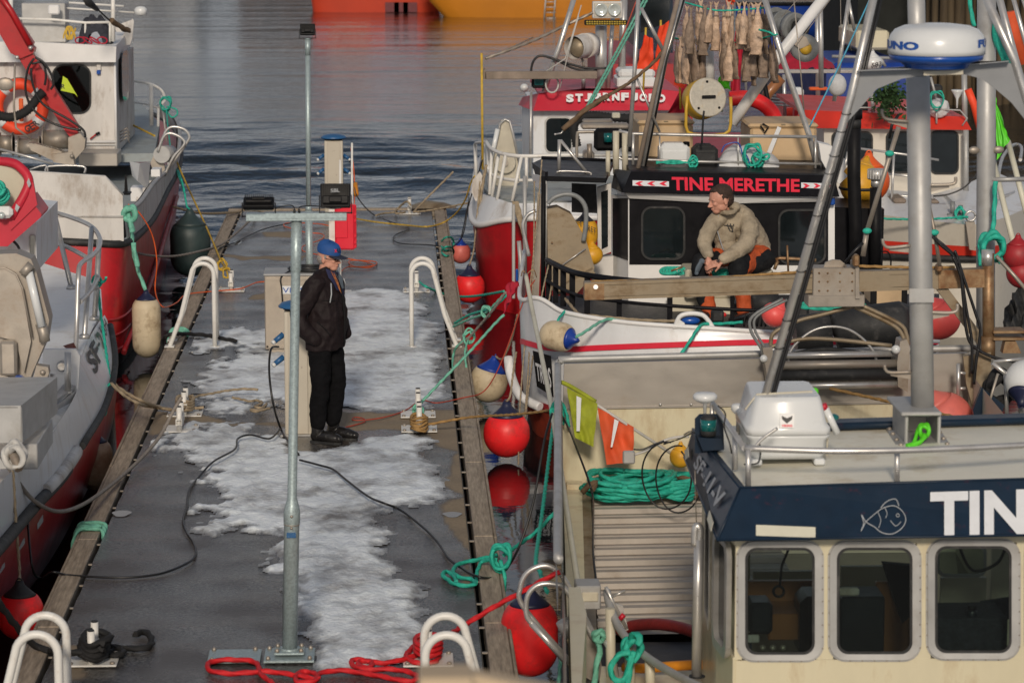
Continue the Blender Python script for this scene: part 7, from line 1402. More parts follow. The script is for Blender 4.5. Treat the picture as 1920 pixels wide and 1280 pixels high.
 m=MB();ptube(m,[(1049,262),(1048,325)],29.6,7);ptube(m,[(1051,263),(1105,330)],29.6,6);ptube(m,[(1045,326),(1050,321),(1104,323),(1107,330)],29.5,3.5,smooth=3);m.sphere(W(1041,252,29.6),.012);ptube(m,[(1042,252),(1052,250),(1056,245)],29.6,3);T.add('davit',m,'steel')
 m=MB();panel(m,[(1072,344),(1118,346),(1120,400),(1072,398)],30,.03);T.add('dark_board',m,'deck_black')
 H=Thing('line_hauler','cream steel line hauler with grey hose arch under the black awning','line hauler',W(1070,540,28.6));m=MB();panel(m,[(1026,392),(1046,389),(1072,402),(1098,448),(1115,502),(1106,520),(1080,545),(1048,552),(1028,540)],28.75,.25);panel(m,[(1040,545),(1112,505),(1116,512),(1080,552)],28.6,.2);H.add('shell',m,'tan_steel')
 m=MB();ptube(m,[(1050,500),(1098,466)],28.72,2.5);H.add('weld_seam',m,'steel');m=MB();m.sphere(W(1035,455,28.73),.01);H.add('stud',m,'rusty_steel')
 m=MB();ptube(m,[(1027,382),(1040,370),(1062,364),(1084,370),(1098,390),(1098,425),(1094,452)],28.7,9,smooth=5,n=12);H.add('grey_hose',m,'hose_grey')
 m=MB();ptube(m,[(1005,395),(990,402),(981,420),(984,445),(992,480)],28.8,7,smooth=4);H.add('bent_tube',m,'steel')
 fender_root('fender','big yellow buoy hanging behind the cream hauler','fender',W(1096,437,29.2),.135,.33,'buoy_yellow','net_dark',FG);fender_root('fender','smaller yellow buoy below the big one, behind the hauler','fender',W(1110,478,29.1),.11,.2,'buoy_yellow','buoy_yellow',FG)
 m=MB();text_mb('RET',[W(1102,422,29.03),W(1118,428,29.03),W(1118,438,29.03),W(1102,432,29.03)],.0,.002,m);T.add('marking',m,'letter_black')
 m=MB();text_mb('M',[W(1081,412,29.05),W(1090,416,29.05),W(1090,425,29.05),W(1081,421,29.05)],.0,.002,m);T.add('marking',m,'letter_black')
 Y=30.0;m=MB();ptube(m,[(1160,246),(1186,251),(1380,255),(1530,257)],Y,6);ptube(m,[(1150,290),(1165,298),(1300,303),(1545,308)],Y,5);T.add('roof_rail',m,'steel')
 for x,y0,y1,w_ in((1237,250,322,3),(1384,254,323,3),(1529,256,330,5),(1187,250,320,6),(1140,283,330,9),(1155,246,326,12),(1172,250,326,12)):
  m=MB();ptube(m,[(x,y0),(x,y1)],Y,w_);T.add('rail_post',m,'steel' if w_<9 else 'side_cream')
 def tub(x0,x1,y0,y1,Yt,label):
  U=Thing('insulated_tub',label,'fish tub',W((x0+x1)/2,y1,Yt),'beige fish tubs on the cabin roof');m=MB();pbox(m,x0+2,y0+6,x1-2,y1,Yt,.9,.03);U.add('body',m,'beige_tub');m=MB();pbox(m,x0-1,y0,x1+1,y0+9,Yt-.02,.94,.02);U.add('rim',m,'beige_tub')
  m=MB()
  for f in(.2,.5,.8):pbox(m,x0+(x1-x0)*f-4,y0+1,x0+(x1-x0)*f+4,y0+3,Yt-.03,.02,.002)
  U.add('slot',m,'tan_steel')
 tub(1196,1302,226,322,30.9,'beige fish tub behind the white canister on the cabin roof');tub(1404,1534,232,326,30.7,'beige fish tub with black clips behind the white sack')
 m=MB();ptube(m,[(1433,250),(1441,238),(1430,232)],30.65,3);ptube(m,[(1433,246),(1426,236)],30.65,3);T.add('black_clip',m,'black')
 m=MB();panel(m,[(1458,237),(1465,240),(1446,288),(1438,286)],30.6,.01);single('white_strap',m,'letter_white','flat white strap standing up from the white sack','strap')
 def can(x0,x1,y0,y1,mat,capm,label,hx):
  U=Thing('jerrycan',label,'canister',W((x0+x1)/2,y1,30.1),'canisters lashed to the roof rail');m=MB();pbox(m,x0,y0+6,x1,y1,30.12,.24,.03);pbox(m,x0+6,y0+1,x1-10,y0+10,30.15,.18,.02);U.add('body',m,mat);m=MB();c=W(hx,y0+6,30.25);m.lathe([(.035,-.01),(.035,.035),(.03,.04)],16,Matrix.Translation(c));U.add('cap',m,capm)
  m=MB();pbox(m,x0+5,y0+16,x1-5,y1-4,30.11,.02,.01);U.add('panel',m,mat)
 can(1236,1294,267,323,'plastic_white','black','translucent white canister tied with teal cord to the roof rail',1287);can(1299,1347,270,323,'rubber','black','dark grey canister between the white canister and the sack',1320)
 m=MB()
 for k in range(3):rope_mb(Ws([(1230,303+k*2,29.9),(1260,307-k*3,29.9),(1295,304+k,29.9),(1305,300+k*2,29.9)]),.008,True,m)
 knot(m,W(1300,305,29.9),.01,.05,3,seed=2);rope_mb(Ws([(1298,308,29.9),(1296,322,29.9)]),.01,True,m);single('lashing',m,'rope_teal','teal cord lashing the white canister to the rail','rope')
 rows=[];
 for v in np.linspace(0,1,15):
  r=[]
  for u in np.linspace(0,1,25):
   x=1349+112*u;y=324-(54*(1-v)*0);hgt=math.sin(math.pi*(.06+.88*u))**.45*57*(1-.25*u);a=math.pi*v;p=W(x,324-hgt*math.sin(a),30.3-.33*math.cos(a));p+=V((0,1,1))*.06*noise.noise(V((u*6,v*5,3)))
   r.append(p)
  rows.append(r)
 m=MB();m.loft(rows);sk=single('white_sack',m,'bag_white','white woven sack tied with teal rope behind the roof rail','sack')
 m=MB();knot(m,W(1412,292,29.95),.012,.10,4,seed=3);knot(m,W(1422,300,29.95),.011,.07,3,seed=6);rope_mb(Ws([(1412,290,29.9),(1432,300,29.9),(1442,294,29.9),(1438,290,29.9),(1420,296,29.9)]),.012,True,m);rope_mb(Ws([(1412,300,29.9),(1416,315,29.9)]),.011,True,m);single('rope_knot',m,'rope_teal','teal rope bunch tying the white sack','rope')
 m=MB();ptube(m,[(1353,286),(1360,272),(1384,268),(1392,290)],29.97,2.4,smooth=4);ptube(m,[(1395,285),(1404,300),(1406,322)],29.97,2.2,smooth=3);mesh=mesh_obj('blue_stitching',m,'plastic_blue',sk.location,sk)
 c=W(1326,183,30.2);ax=V((.25,-.93,.22)).normalized();Mx=Matrix.Translation(c)@ax.to_track_quat('Z','Y').to_matrix().to_4x4();r=37/S(30.2);U=Thing('drum_lamp','big round ivory drum lamp in a yellow bracket above the roof rail','lamp',c)
 m=MB();m.lathe([(r*.96,-.22),(r,-.2),(r,.0),(r*.97,.01)],36,Mx);U.add('drum',m,'yellow_paint');m=MB();m.lathe([(r*.99,.012),(r*.99,.022),(r*.93,.026)],36,Mx);U.add('face',m,'lamp_ivory')
 m=MB();m.box(Mx@V((0,0,.05)),(.15,.03,.02),Mx.to_3x3().normalized(),.005);U.add('handle',m,'black');m=MB()
 for t in(90,225,315):m.sphere(Mx@V((r*.78*math.cos(math.radians(t)),r*.78*math.sin(math.radians(t)),.03)),.014,n=8)
 U.add('screw',m,'black');m=MB();ptube(m,[(1289,180),(1286,236),(1300,252),(1358,252),(1370,232),(1370,182)],30.15,6,smooth=2);U.add('bracket',m,'yellow_paint');m=MB();ptube(m,[(1320,208),(1318,230),(1316,270)],29.95,4,smooth=4);U.add('cable',m,'cable_black')
 P_=[([(1282,-5),(1248,110),(1205,322)],10,'steel','steel mast leg',29.9),([(1433,-5),(1470,118),(1516,250),(1538,335)],11,'steel','right mast leg',30.1),([(1197,-5),(1190,130),(1180,275)],8,'steel','',29.8),([(1190,137),(1237,248)],4.5,'steel','',29.8),([(1202,15),(1244,96)],7,'steel','',29.9),([(1488,-5),(1500,120),(1510,240)],2.5,'dull_steel','',30.2),([(1328,85),(1330,150)],20,'white','',31)]
 for p,w_,mt,lb,Yy in P_:m=MB();ptube(m,p,Yy,w_,n=14);T.add('mast_tube',m,mt)
 m=MB();ptube(m,[(1284,-5),(1250,112),(1208,322)],29.86,4);T.add('mast_cable',m,'cable_black')
 m=MB();ptube(m,[(1272,-5),(1232,150),(1192,335)],29.7,9,n=10);single('wooden_pole',m,'old_wood','weathered wooden pole leaning beside the left mast leg','pole')
 m=MB();ptube(m,[(1546,-5),(1460,105),(1372,232)],31.2,21,n=20);single('white_boom',m,'white','thick white boom slanting down behind the drying fish','boom')
 m=MB();rope_mb(Ws([(1243,96,29.9),(1225,118,29.8),(1180,155,29.7),(1140,180,29.6)]),.016,True,m);rope_mb(Ws([(1140,180,29.6),(1100,205,29.6),(1055,244,29.6)]),.026,True,m);single('spliced_sling',m,'rope_brown','brown spliced rope sling from the mast to the davit hook','rope')
 rope('stay_line',Ws([(1210,-5,33),(1160,90,32),(1097,207,30.5)]),.013,'rope_pale_green','pale green double stay line slanting across the red visor');rope('stay_line',Ws([(1216,-5,33),(1166,90,32),(1102,206,30.5)]),.011,'rope_pale_green','thin pale green stay line right beside the thicker one');rope('stay_line',Ws([(1194,0,33.2),(1160,85,33),(1105,190,32.6)]),.008,'cable_brick','thin rust red stay line left of the pale green one','rope',False);rope('stay_line',Ws([(1633,-5,29),(1580,110,29.2),(1518,238,29.4)]),.008,'rope_blue','thin light blue line slanting down left of the radar arch','rope',False)
 for i,(p,w_)in enumerate((([(1576,-5),(1577,90)],1.6),([(1588,20),(1596,95)],1.4),([(1640,-5),(1625,70)],2),([(1652,-5),(1632,60)],1.6),([(1490,90),(1560,-5)],1.6),([(1465,33),(1500,-5)],1.5))):
  m=MB();ptube(m,p,29.5,w_,n=5);T.add('stay_wire',m,'rope_grey')
 m=MB();ptube(m,[(1592,-5),(1564,190)],33,8);ptube(m,[(1592,5),(1602,58)],33,6);ptube(m,[(1538,0),(1540,165)],33,10);T.add('rear_mast',m,'steel')
 fender_root('fender','cream fender with blue end lashed flat against the white bow','fender',W(1046,630,26.5),.135,.36,'buoy_cream','buoy_blue',FG,axis=(.80,-.60,-.10),cap_at=.66)
 rope('lashing',Ws([(1080,632,26.1),(1100,620,26.2),(1125,604,26.4),(1145,598,26.5),(1165,602,26.5)]),.013,'rope_pale_green','pale green line tying the blue ended fender to the white gunwale');rope('lashing',Ws([(1060,583,26.8),(1052,592,26.7),(1046,600,26.6)]),.012,'rope_teal','short teal line behind the blue ended fender')
 rope('mooring_line',Ws([(1060,560,27.3),(1085,588,26.9),(1110,592,26.8),(1200,600,26.7),(1270,602,26.6),(1290,603,26.4)]),.014,'rope_beige','beige line along the inside of the white gunwale');rope('mooring_line',Ws([(1392,604,26.5),(1350,607,26.4),(1318,608,26.3),(1306,620,26.2),(1290,645,26.15),(1272,670,26.1)]),.014,'rope_teal','teal line through the white chock and down over the red stripe')
 m=MB();c=W(1295,601,26.4);m.sphere(c,.07,1.3,.6,.55,10);single('blue_rag',m,'plastic_blue','blue cloth wrapped on the line in the white chock','rag')
 m=MB()
 for k in range(5):rope_mb([W(1250+6*k+12*math.cos(t),508+6*math.sin(t),28.9)for t in np.linspace(0,6.2,9)],.014,True,m)
 for k in range(5):rope_mb(Ws([(1330,512+k*2,28.6),(1355,506+k*3,28.55),(1380,511+k,28.5)]),.013,True,m)
 single('rope_coil',m,'rope_teal','teal rope behind and below the seated man','rope')
 m=MB();ptube(m,[(1452,505),(1458,490),(1462,484),(1530,488)],28.6,7,smooth=2);ptube(m,[(1476,460),(1478,510)],28.5,4);ptube(m,[(1258,508),(1280,500)],28.7,4);T.add('rusty_bracket',m,'rusty_steel')
 m=MB();pbox(m,1330,560,1374,600,28.7,.3,.01);pbox(m,1255,556,1335,600,28.9,.3,.02);T.add('seat_locker',m,'side_cream');
 m=MB();pbox(m,1285,505,1450,560,28.75,.5,.02);T.add('bench',m,'side_cream')
 m=MB();m.sphere(W(1358,590,27.4),.022);single('small_float',m,'buoy_red','tiny red float on the dark deck at the feet of the seated man','float')
 U=Thing('engine_block','black machinery and hoses on the dark deck right of the seated man','machinery',W(1430,600,27.6));m=MB();c=W(1430,570,27.6);m.tube([c+V((-.1,0,0)),c+V((.15,0,.02))],.10,16);m.box(W(1480,575,27.7),(.35,.3,.2),None,.03);m.box(W(1345,592,27.2),(.12,.1,.12),None,.02);U.add('body',m,'rubber');m=MB()
 for k in range(6):ptube(m,[(1395+k*8,612),(1400+k*9,590-3*k),(1430+k*8,585+k),(1460+k*5,610)],27.2-.05*k,4,smooth=4)
 U.add('hose',m,'cable_black')
 m=MB();Yc=25.6;m.tube([W(1490,628,Yc),W(1556,620,Yc)],.17,22);m.tube([W(1560,622,Yc),W(1568,618,Yc),W(1690,606,Yc),W(1706,604,Yc)],[.12,.19,.20,.16],24);single('black_cylinder_fender',m,'rubber','scuffed black cylinder fender between the white and cream boats','fender')
 fender_root('fender','pink ball fender behind the left side of the roller frame','fender',W(1452,590,26),.12,.22,'buoy_coral','buoy_coral',FG,axis=(.5,0,.8));fender_root('fender','coral ball fender right of the roof mast under the brace','fender',W(1762,598,25.5),.19,.36,'buoy_coral','buoy_coral',FG,axis=(-.5,0,.8))
 m=MB();pbox(m,1632,520,1645,572,26.4,.02);pbox(m,1690,525,1702,590,26.4,.02);T.add('black_post',m,'black');m=MB();pbox(m,1635,540,1700,572,27.5,.5,.01);single('beige_tub',m,'beige_tub','beige tub seen under the steel beam','fish tub')
 m=MB()
 for k in range(8):rope_mb([W(1560+60*math.cos(t)*(.7+.05*k),566+7*math.sin(t)+k,26.3)for t in np.linspace(0,6.2,12)],.013,True,m)
 single('rope_coil',m,'rope_teal','teal rope heap under the beam carriage','rope')
boat_b()
def seated_man():
 J=dict(pel=(1412,468,28.9),wst=(1400,448,28.85),cst=(1376,418,28.72),nck=(1358,396,28.62),hd=(1350,373,28.52))
 w=lambda p:W(*p);T=Thing('person','seated man in a grey beige hoodie and orange black work trousers leaning forward','person',W(1400,520,28.8))
 hc=W(1350,376,28.50);f=V((-.93,-.36,0));m=MB();_,HP,HR=head_mb(hc,f,1.2,math.radians(14),m)
 limb(m,[(W(1376,405,28.68),.075),(W(1363,392,28.6),.062),(W(1355,382,28.55),.062)]);limb(m,[(W(1412,470,28.9),.12),(W(1395,440,28.8),.13),(W(1378,415,28.72),.11)])
 hpR,hpL=W(1330,484,28.25),W(1346,490,28.2)
 limb(m,[(W(1354,414,28.62),.045),(W(1336,426,28.52),.045),(W(1323,450,28.43),.04),(hpR+V((-.01,.05,.03)),.031)]);limb(m,[(W(1394,414,28.68),.05),(W(1404,432,28.52),.045),(W(1396,460,28.38),.042),(hpL+V((.05,.02,.0)),.031)])
 hand(m,hpL+V((.03,.0,-.005)),V((-.9,-.1,-.25)),V((.0,.6,-.75)),.30,1.05,1,1.0);hand(m,hpR+V((.0,.02,.01)),V((-.15,-.45,-.85)),V((.5,.5,0)),.40,1.05,-1,1.0)
 limb(m,[(W(1398,476,28.85),.06),(W(1320,488,28.47),.04),(W(1325,585,28.37),.03)],sm=1);limb(m,[(W(1424,480,28.75),.06),(W(1390,500,28.38),.04),(W(1395,580,28.32),.03)],sm=1)
 T.add('body',remesh(m,.0052,5),'skin')
 m=MB();m.sphere(HP(-.030,0,.046),.092*1.2,1.02,.86,.93,18,rot=HR);m.sphere(HP(-.062,0,.0),.072*1.2,.8,1.0,1.0,16,rot=HR)
 for s in(-1,1):m.sphere(HP(-.012,s*.068,.030),.026*1.2,1.0,.5,1.2,10,rot=HR)
 m.sphere(HP(.030,0,.098),.034*1.2,1.1,1.4,.6,10,rot=HR);T.add('hair',remesh(m,.006,2,.005,40,1),'hair_brown')
 m=MB();
 for s in(-1,1):m.sphere(HP(.0785,s*.028,.028),.011,.6,1.5,.35,8,rot=HR)
 T.add('eyebrow',m,'hair_brown');m=MB()
 for s in(-1,1):m.sphere(HP(.078,s*.028,.012),.008,.6,1.3,.5,8,rot=HR)
 T.add('eye',m,'hair_grey');m=MB();m.sphere(HP(.089,0,-.0535),.012,.5,1.6,.22,8,rot=HR);T.add('mouth',m,'lip')
 m=MB();limb(m,[(W(1414,466,28.9),.165),(W(1404,448,28.85),.175),(W(1390,428,28.78),.175),(W(1376,412,28.7),.16),(W(1366,402,28.66),.115),(W(1360,396,28.62),.08)],n=20)
 m.sphere(W(1412,470,28.85),.17,1.05,.9,.75,16);m.sphere(W(1372,470,28.65),.12,1.1,.8,.8,14)
 limb(m,[(W(1350,408,28.6),.085),(W(1334,424,28.5),.078),(W(1322,450,28.42),.073),(W(1323,466,28.36),.062),(W(1328,477,28.29),.048)])
 limb(m,[(W(1396,406,28.68),.095),(W(1406,430,28.52),.088),(W(1398,458,28.38),.082),(W(1378,474,28.28),.068),(W(1356,486,28.22),.05)])
 m.sphere(W(1384,393,28.72),.085,1.2,1,.7,14);m.sphere(W(1372,392,28.62),.075,1.1,1.2,.75,12);m.tube([HP(-.045+.062*math.cos(t),.078*math.sin(t),-.105+.01*math.cos(t))for t in np.linspace(0,6.28,20)],.020,10);m.sphere(HP(-.115,0,-.085),.06,1,1.5,.8,12);m.sphere(W(1358,438,28.62),.12,1,1,1.2,14);m.sphere(W(1362,462,28.62),.11,1,1,.9,14)
 T.add('hoodie',remesh(m,.008,4,.010,7,4,(1,1,1.3)),'hoodie')
 m=MB();text_mb('HÅLEN',[W(1352,421,28.47),W(1376,419,28.47),W(1376,428,28.47),W(1352,430,28.47)],.0,.002,m)if 0 else None
 for a,b in(((1352,422),(1374,424)),((1354,432),(1375,434))):m.tube([W(*a,28.535),W(*b,28.50)],.005,5)
 for k in range(7):m.box(W(1364+k*1.9,422+(k%3)*4,28.50),(.008,.02,.018+.01*(k%2)))
 T.add('chest_print',m,'letter_black');m=MB();m.tube(crom([W(1347,404,28.5),W(1344,425,28.49),W(1350,450,28.50),W(1357,470,28.52)],4),.006,6);T.add('zip',m,'letter_grey')
 m=MB();limb(m,[(W(1414,476,28.88),.15),(W(1400,478,28.8),.14)],sm=2);limb(m,[(W(1398,476,28.85),.115),(W(1360,480,28.65),.10),(W(1332,486,28.5),.09)]);limb(m,[(W(1424,480,28.75),.12),(W(1405,488,28.55),.11),(W(1390,498,28.38),.098)])
 limb(m,[(W(1322,520,28.42),.075),(W(1325,560,28.38),.072),(W(1330,583,28.35),.068)]);limb(m,[(W(1388,520,28.34),.08),(W(1393,560,28.32),.075),(W(1396,583,28.30),.072)])
 T.add('trousers',remesh(m,.008,4,.012,8,4),'work_orange')
 m=MB();limb(m,[(W(1338,486,28.50),.088),(W(1318,489,28.42),.092),(W(1313,500,28.40),.088),(W(1316,530,28.40),.078),(W(1320,562,28.38),.070)]);T.add('knee_panel',remesh(m,.008,4,.008,8,1),'work_black')
 m=MB();limb(m,[(W(1392,490,28.42),.092),(W(1384,500,28.28),.098),(W(1384,515,28.27),.09),(W(1386,535,28.28),.08)]);limb(m,[(W(1434,486,28.70),.105),(W(1412,496,28.52),.095)],sm=2);T.add('knee_panel',remesh(m,.008,4,.008,8,2),'work_black')
 for x,y,Y_ in((1322,593,28.3),(1396,594,28.25)):
  m=MB();limb(m,[(W(x+3,y-6,Y_+.05),.055),(W(x,y-1,Y_),.05),(W(x-14,y+3,Y_-.12),.045),(W(x-24,y+5,Y_-.18),.036)],squash=.8);T.add('boot',remesh(m,.007,3),'leather')
 m=MB();c=hpL+V((-.0,-.045,.012))
 for k in range(8):t=k*math.pi/4;m.tube([c+V((.008*math.cos(t),-.003,.008*math.sin(t))),c+V((.022*math.cos(t),.0,.022*math.sin(t)))],.0028,5)
 m.sphere(c,.009,1,.5,1,8);T.add('tattoo',m,'tattoo');m=MB();limb(m,[(W(1316,490,28.22),.03),(W(1309,503,28.2),.035),(W(1306,512,28.2),.022)],squash=.5);single('work_glove',m,'shirt_grey','grey work glove held between the hands of the seated man','glove')
seated_man()
# drying fish
ORD='first second third fourth fifth sixth seventh eighth ninth tenth eleventh twelfth thirteenth fourteenth fifteenth sixteenth seventeenth eighteenth nineteenth'.split()
def fishes():
 G_='stockfish hanging to dry from the mast';root=None;rnd=random.Random(5);xs1=[1288,1296,1306,1314,1322,1333,1343,1356,1366,1374,1386,1396,1404,1413,1421,1430,1437];xs2=[1268,1276,1284,1293,1302,1311,1318,1350,1357,1367,1374,1398,1406,1413,1420,1428,1436,1444,1450]
 def make(mat):
  T=Thing('dried_fish','x','dried fish',(0,0,0),G_);m=MB();prof=[(.007,0),(.014,-.04),(.026,-.09),(.044,-.15),(.055,-.24),(.056,-.31),(.047,-.37),(.044,-.40),(.054,-.43),(.04,-.44),(.014,-.41)]
  for k,(r,z)in enumerate(prof):pass
  rows=[]
  for r,z in prof:rows.append([V((r*math.cos(t)*(1+.25*math.sin(3*t+z*20)),r*.5*math.sin(t)*(1+.3*math.cos(2*t+z*30)),z))for t in np.linspace(0,6.283,14,endpoint=False)])
  m.loft(rows,closed=True);T.add('body',m,mat);m=MB();m.add([V((-.03,0,.055)),V((.0,.004,.03)),V((.03,0,.05)),V((.008,0,-.02)),V((-.008,0,-.02))],[(0,1,4),(1,2,3),(1,3,4)]);T.add('tail',m,mat);m=MB();m.add([V((-.034,0,-.39)),V((-.05,.01,-.44)),V((-.02,-.02,-.43)),V((.034,0,-.39)),V((.052,.01,-.445)),V((.02,-.02,-.43))],[(0,1,2),(3,4,5)]);T.add('collar_fin',m,mat);return T.root
 protos=[make('fish'),make('fish_dark')];used=[False,False];n=0
 for row,xs,y in((0,xs1,14),(1,xs2,74)):
  for x in xs:
   p=0 if(row==0 and rnd.random()<.7)or rnd.random()<.3 else 1;L_=W(x,y+rnd.uniform(-6,8),30.4+rnd.uniform(-.12,.22)+(.1 if row else 0));rot=(rnd.uniform(-.08,.08),rnd.uniform(-.09,.09),rnd.uniform(0,6.28));sc_=rnd.uniform(.88,1.12)
   if not used[p]:o=protos[p];used[p]=True
   else:o=dup(protos[p],L_)
   o.location=L_;o.rotation_euler=rot;o.scale=(sc_*rnd.uniform(.85,1.15),sc_,sc_);n+=1
   o['label']=ORD[xs.index(x)]+' dried fish from the left in the '+('upper' if row==0 else 'lower')+' row under the mast top';o['group']=G_
 m=MB();rope_mb(Ws([(1281,4,30.3),(1310,12,30.4),(1345,20,30.4),(1400,18,30.4),(1438,14,30.3)]),.009,True,m);rope_mb(Ws([(1250,70,30.6),(1300,76,30.75),(1350,80,30.75),(1400,78,30.75),(1452,66,30.2)]),.008,True,m);rope_mb(Ws([(1423,56,30.1),(1440,60,30),(1452,66,30),(1458,64,30)]),.010,True,m);single('hanging_line',m,'rope_teal','green lines the dried fish hang from','rope')
fishes()
# red hulled boat with the red visor
def boat_c():
 T=Thing('fishing_boat','red hulled fishing boat with white bow rails and red visor with white letters','boat',W(1100,400,38))
 top=Ws([(897,300,44),(888,350,39.5),(884,400,36.8),(890,418,35.9),(905,421,35.5),(935,414,35.2),(970,410,35),(1060,408,34.9),(1250,408,34.9)]);bt=[V((p.x+.12*(i>1)+.04,p.y+.15,ZW-.3))for i,p in enumerate(top)];t_,b_=crom(top,4),crom(bt,4)
 m=MB();m.loft([t_,[a*.66+b*.34+V((0,.04,0))for a,b in zip(t_,b_)],[a*.3+b*.7+V((0,.05,0))for a,b in zip(t_,b_)],b_]);h=T.add('hull',m,'red_hull');m=MB();m.tube(t_,.04,10);T.add('rubbing_strake',m,'white',h)
 ut=Ws([(902,290,44),(897,325,39.8),(894,352,37.5),(900,362,36.3),(920,368,35.7),(945,376,35.35),(970,381,35.1),(1060,380,35),(1250,380,35)]);u_=crom(ut,4);m=MB();m.loft([u_,[p+V((0,0,.02))for p in t_]]);T.add('bulwark',m,'hull_white',h)
 m=MB();z=W(960,365,36).z;m.prism([V((W(902,350,37).x,37,z)),V((W(925,372,35.8).x,35.8,z)),V((W(980,380,35.3).x,35.3,z)),V((W(1250,380,35.3).x,35.3,z)),V((W(1250,300,43).x,43,z)),V((W(905,300,43).x,43,z))],(0,0,-.05));T.add('foredeck',m,'deck_grey')
 m=MB();m.loft([crom(Ws([(966,398,35.3),(985,372,36),(1020,356,36.6),(1100,350,36.8),(1160,350,36.8)]),4),crom(Ws([(966,440,35.3),(985,430,36),(1020,420,36.6),(1100,415,36.8),(1160,415,36.8)]),4)]);T.add('inner_bulwark',m,'old_white')
 Yr=35.8
 for p,w_ in(([(912,266,37),(918,276,36.3),(930,284,35.9),(950,290,35.6),(985,293,35.4),(1070,291,35.4),(1160,291,35.4)],7),([(912,318,37),(920,326,36.2),(938,334,35.8),(965,338,35.5),(1000,338,35.4)],6),([(891,272,39),(893,268,38.5),(912,266,37.5)],5)):
  m=MB();ptube(m,p,None,w_,smooth=4);T.add('bow_rail',m,'rail_white')
 for p in([(914,274,37),(918,364,36.8)],[(922,280,36.2),(918,366,36)],[(935,288,35.9),(922,370,35.8)],[(948,292,35.6),(932,375,35.5)],[(978,293,35.4),(960,378,35.3)],[(987,293,35.4),(987,352,35.4)],[(891,270,39),(893,340,39)],[(906,270,38),(908,335,38)]):
  m=MB();ptube(m,p,None,6.5);T.add('rail_post',m,'rail_white')
 Y=38.2;m=MB();panel(m,[(1000,200),(1270,200),(1270,345),(1000,345)],Y,2.4);m.prism(Ws([(1000,200,Y),(1000,345,Y),(980,335,Y+.8),(978,195,Y+.8)]),(.05,.05,0));wh=T.add('wheelhouse',m,'hull_white')
 window(T,1024,222,1071,285,Y,3,10,'alu','pane_dark',.02,parent=wh);window(T,1165,224,1225,285,Y,3,10,'alu','pane_dark',.02,parent=wh)
 m=MB();tl,tr,br,bl=W(1010,175,Y-.05),W(1277,172,Y-.05),W(1262,207,Y-.2),W(1000,208,Y-.2);m.prism([tl,W(1097,166,Y-.05),W(1232,167,Y-.05),tr,br,bl],(0,.05,0));m.prism([tl,bl,W(972,197,Y+.7),W(980,182,Y+.7)],(.03,.05,0));m.prism([tl,W(1097,166,Y-.05),W(1232,167,Y-.05),tr,tr+V((0,2.4,0)),tl+V((0,2.4,0))],(0,0,-.03));vz=T.add('visor',m,'red_visor')
 m=MB();L_='STJØRNFJORD';x=1060
 for i,ch in enumerate(L_):
  w_=189/len(L_);x0=1060+i*w_;yo=178-3.5*math.sin(math.pi*(i+.5)/len(L_));text_mb(ch,[W(x0+1.5,yo,Y-.16),W(x0+w_-1.5,yo,Y-.16),W(x0+w_-1.5,yo+15,Y-.20),W(x0+1.5,yo+15,Y-.20)],.06,.012,m)
 T.add('name_lettering',m,'letter_white',vz)
 m=MB();ptube(m,[(1077,-5),(1048,90),(1020,172)],Y-.1,10);ptube(m,[(1127,48),(1127,168)],Y+.2,22);ptube(m,[(1094,128),(1094,168)],Y,8);ptube(m,[(996,172),(994,330)],Y-.3,5);ptube(m,[(1150,20),(1140,168)],Y+.5,8);ptube(m,[(1170,-5),(1166,130)],Y+.6,14);T.add('mast_tube',m,'steel')
 U=Thing('twin_lamp','square twin headlamp above a yellow lit bar on the red visor boat','lamp',W(1139,45,Y));m=MB();pbox(m,1111,3,1167,35,Y,.12,.01);U.add('housing',m,'old_white')
 m=MB();pbox(m,1114,6,1164,32,Y-.008,.01);U.add('front',m,'lamp_ivory')
 for x in(1127,1152):
  m=MB();c=W(x,19,Y-.01);R90=Matrix.Translation(c)@Matrix.Rotation(math.pi/2,4,'X');m.lathe([(.085,0),(.085,.02),(.07,.025),(.05,.008),(.01,.004)],24,R90);U.add('lens',m,'lens_glass')
 m=MB();pbox(m,1096,38,1176,48,Y-.05,.08,.01);lb=U.add('light_bar',m,'black');m=MB()
 for k in range(16):
  for j in range(2):m.box(W(1101+k*4.7,41+j*4,Y-.06),(.022,.01,.018))
 U.add('led',m,'led_yellow',lb)
 U=Thing('searchlight','round white searchlight on a short post above the red visor','lamp',W(1094,130,Y));m=MB();a=W(1108,84,Y+.1);b=W(1076,90,Y-.25);m.tube([a,a*.6+b*.4],[.155,.165],24);m.tube([a*.55+b*.45,b],[.15,.15],24,caps=False);U.add('drum',m,'old_white');m=MB();m.sphere(a*.35+b*.65,.14,n=16);U.add('reflector',m,'tan_steel');m=MB();ptube(m,[(1090,108),(1094,118),(1094,130)],Y,5);U.add('bracket',m,'dull_steel')
 m=MB();pbox(m,997,145,1024,166,Y-.3,.12,.02);T.add('nav_light',m,'black');m=MB();pbox(m,1002,148,1019,160,Y-.31,.02);T.add('nav_lens',m,'green_glass');m=MB();m.sphere(W(983,165,Y+.3),.055);T.add('round_light',m,'plastic_white')
 m=MB();pbox(m,1160,130,1229,148,Y+.1,.6,.04);pbox(m,1157,146,1231,165,Y+.08,.64,.02);single('liferaft_box',m,'plastic_white','white life raft canister on the roof of the red visor boat','life raft')
 m=MB();panel(m,[(906,133),(910,129),(912,150),(905,148)],Y-.5,.2);pbox(m,909,134,1120,149,Y-.5,.1);T.add('side_boom',m,'old_wood')
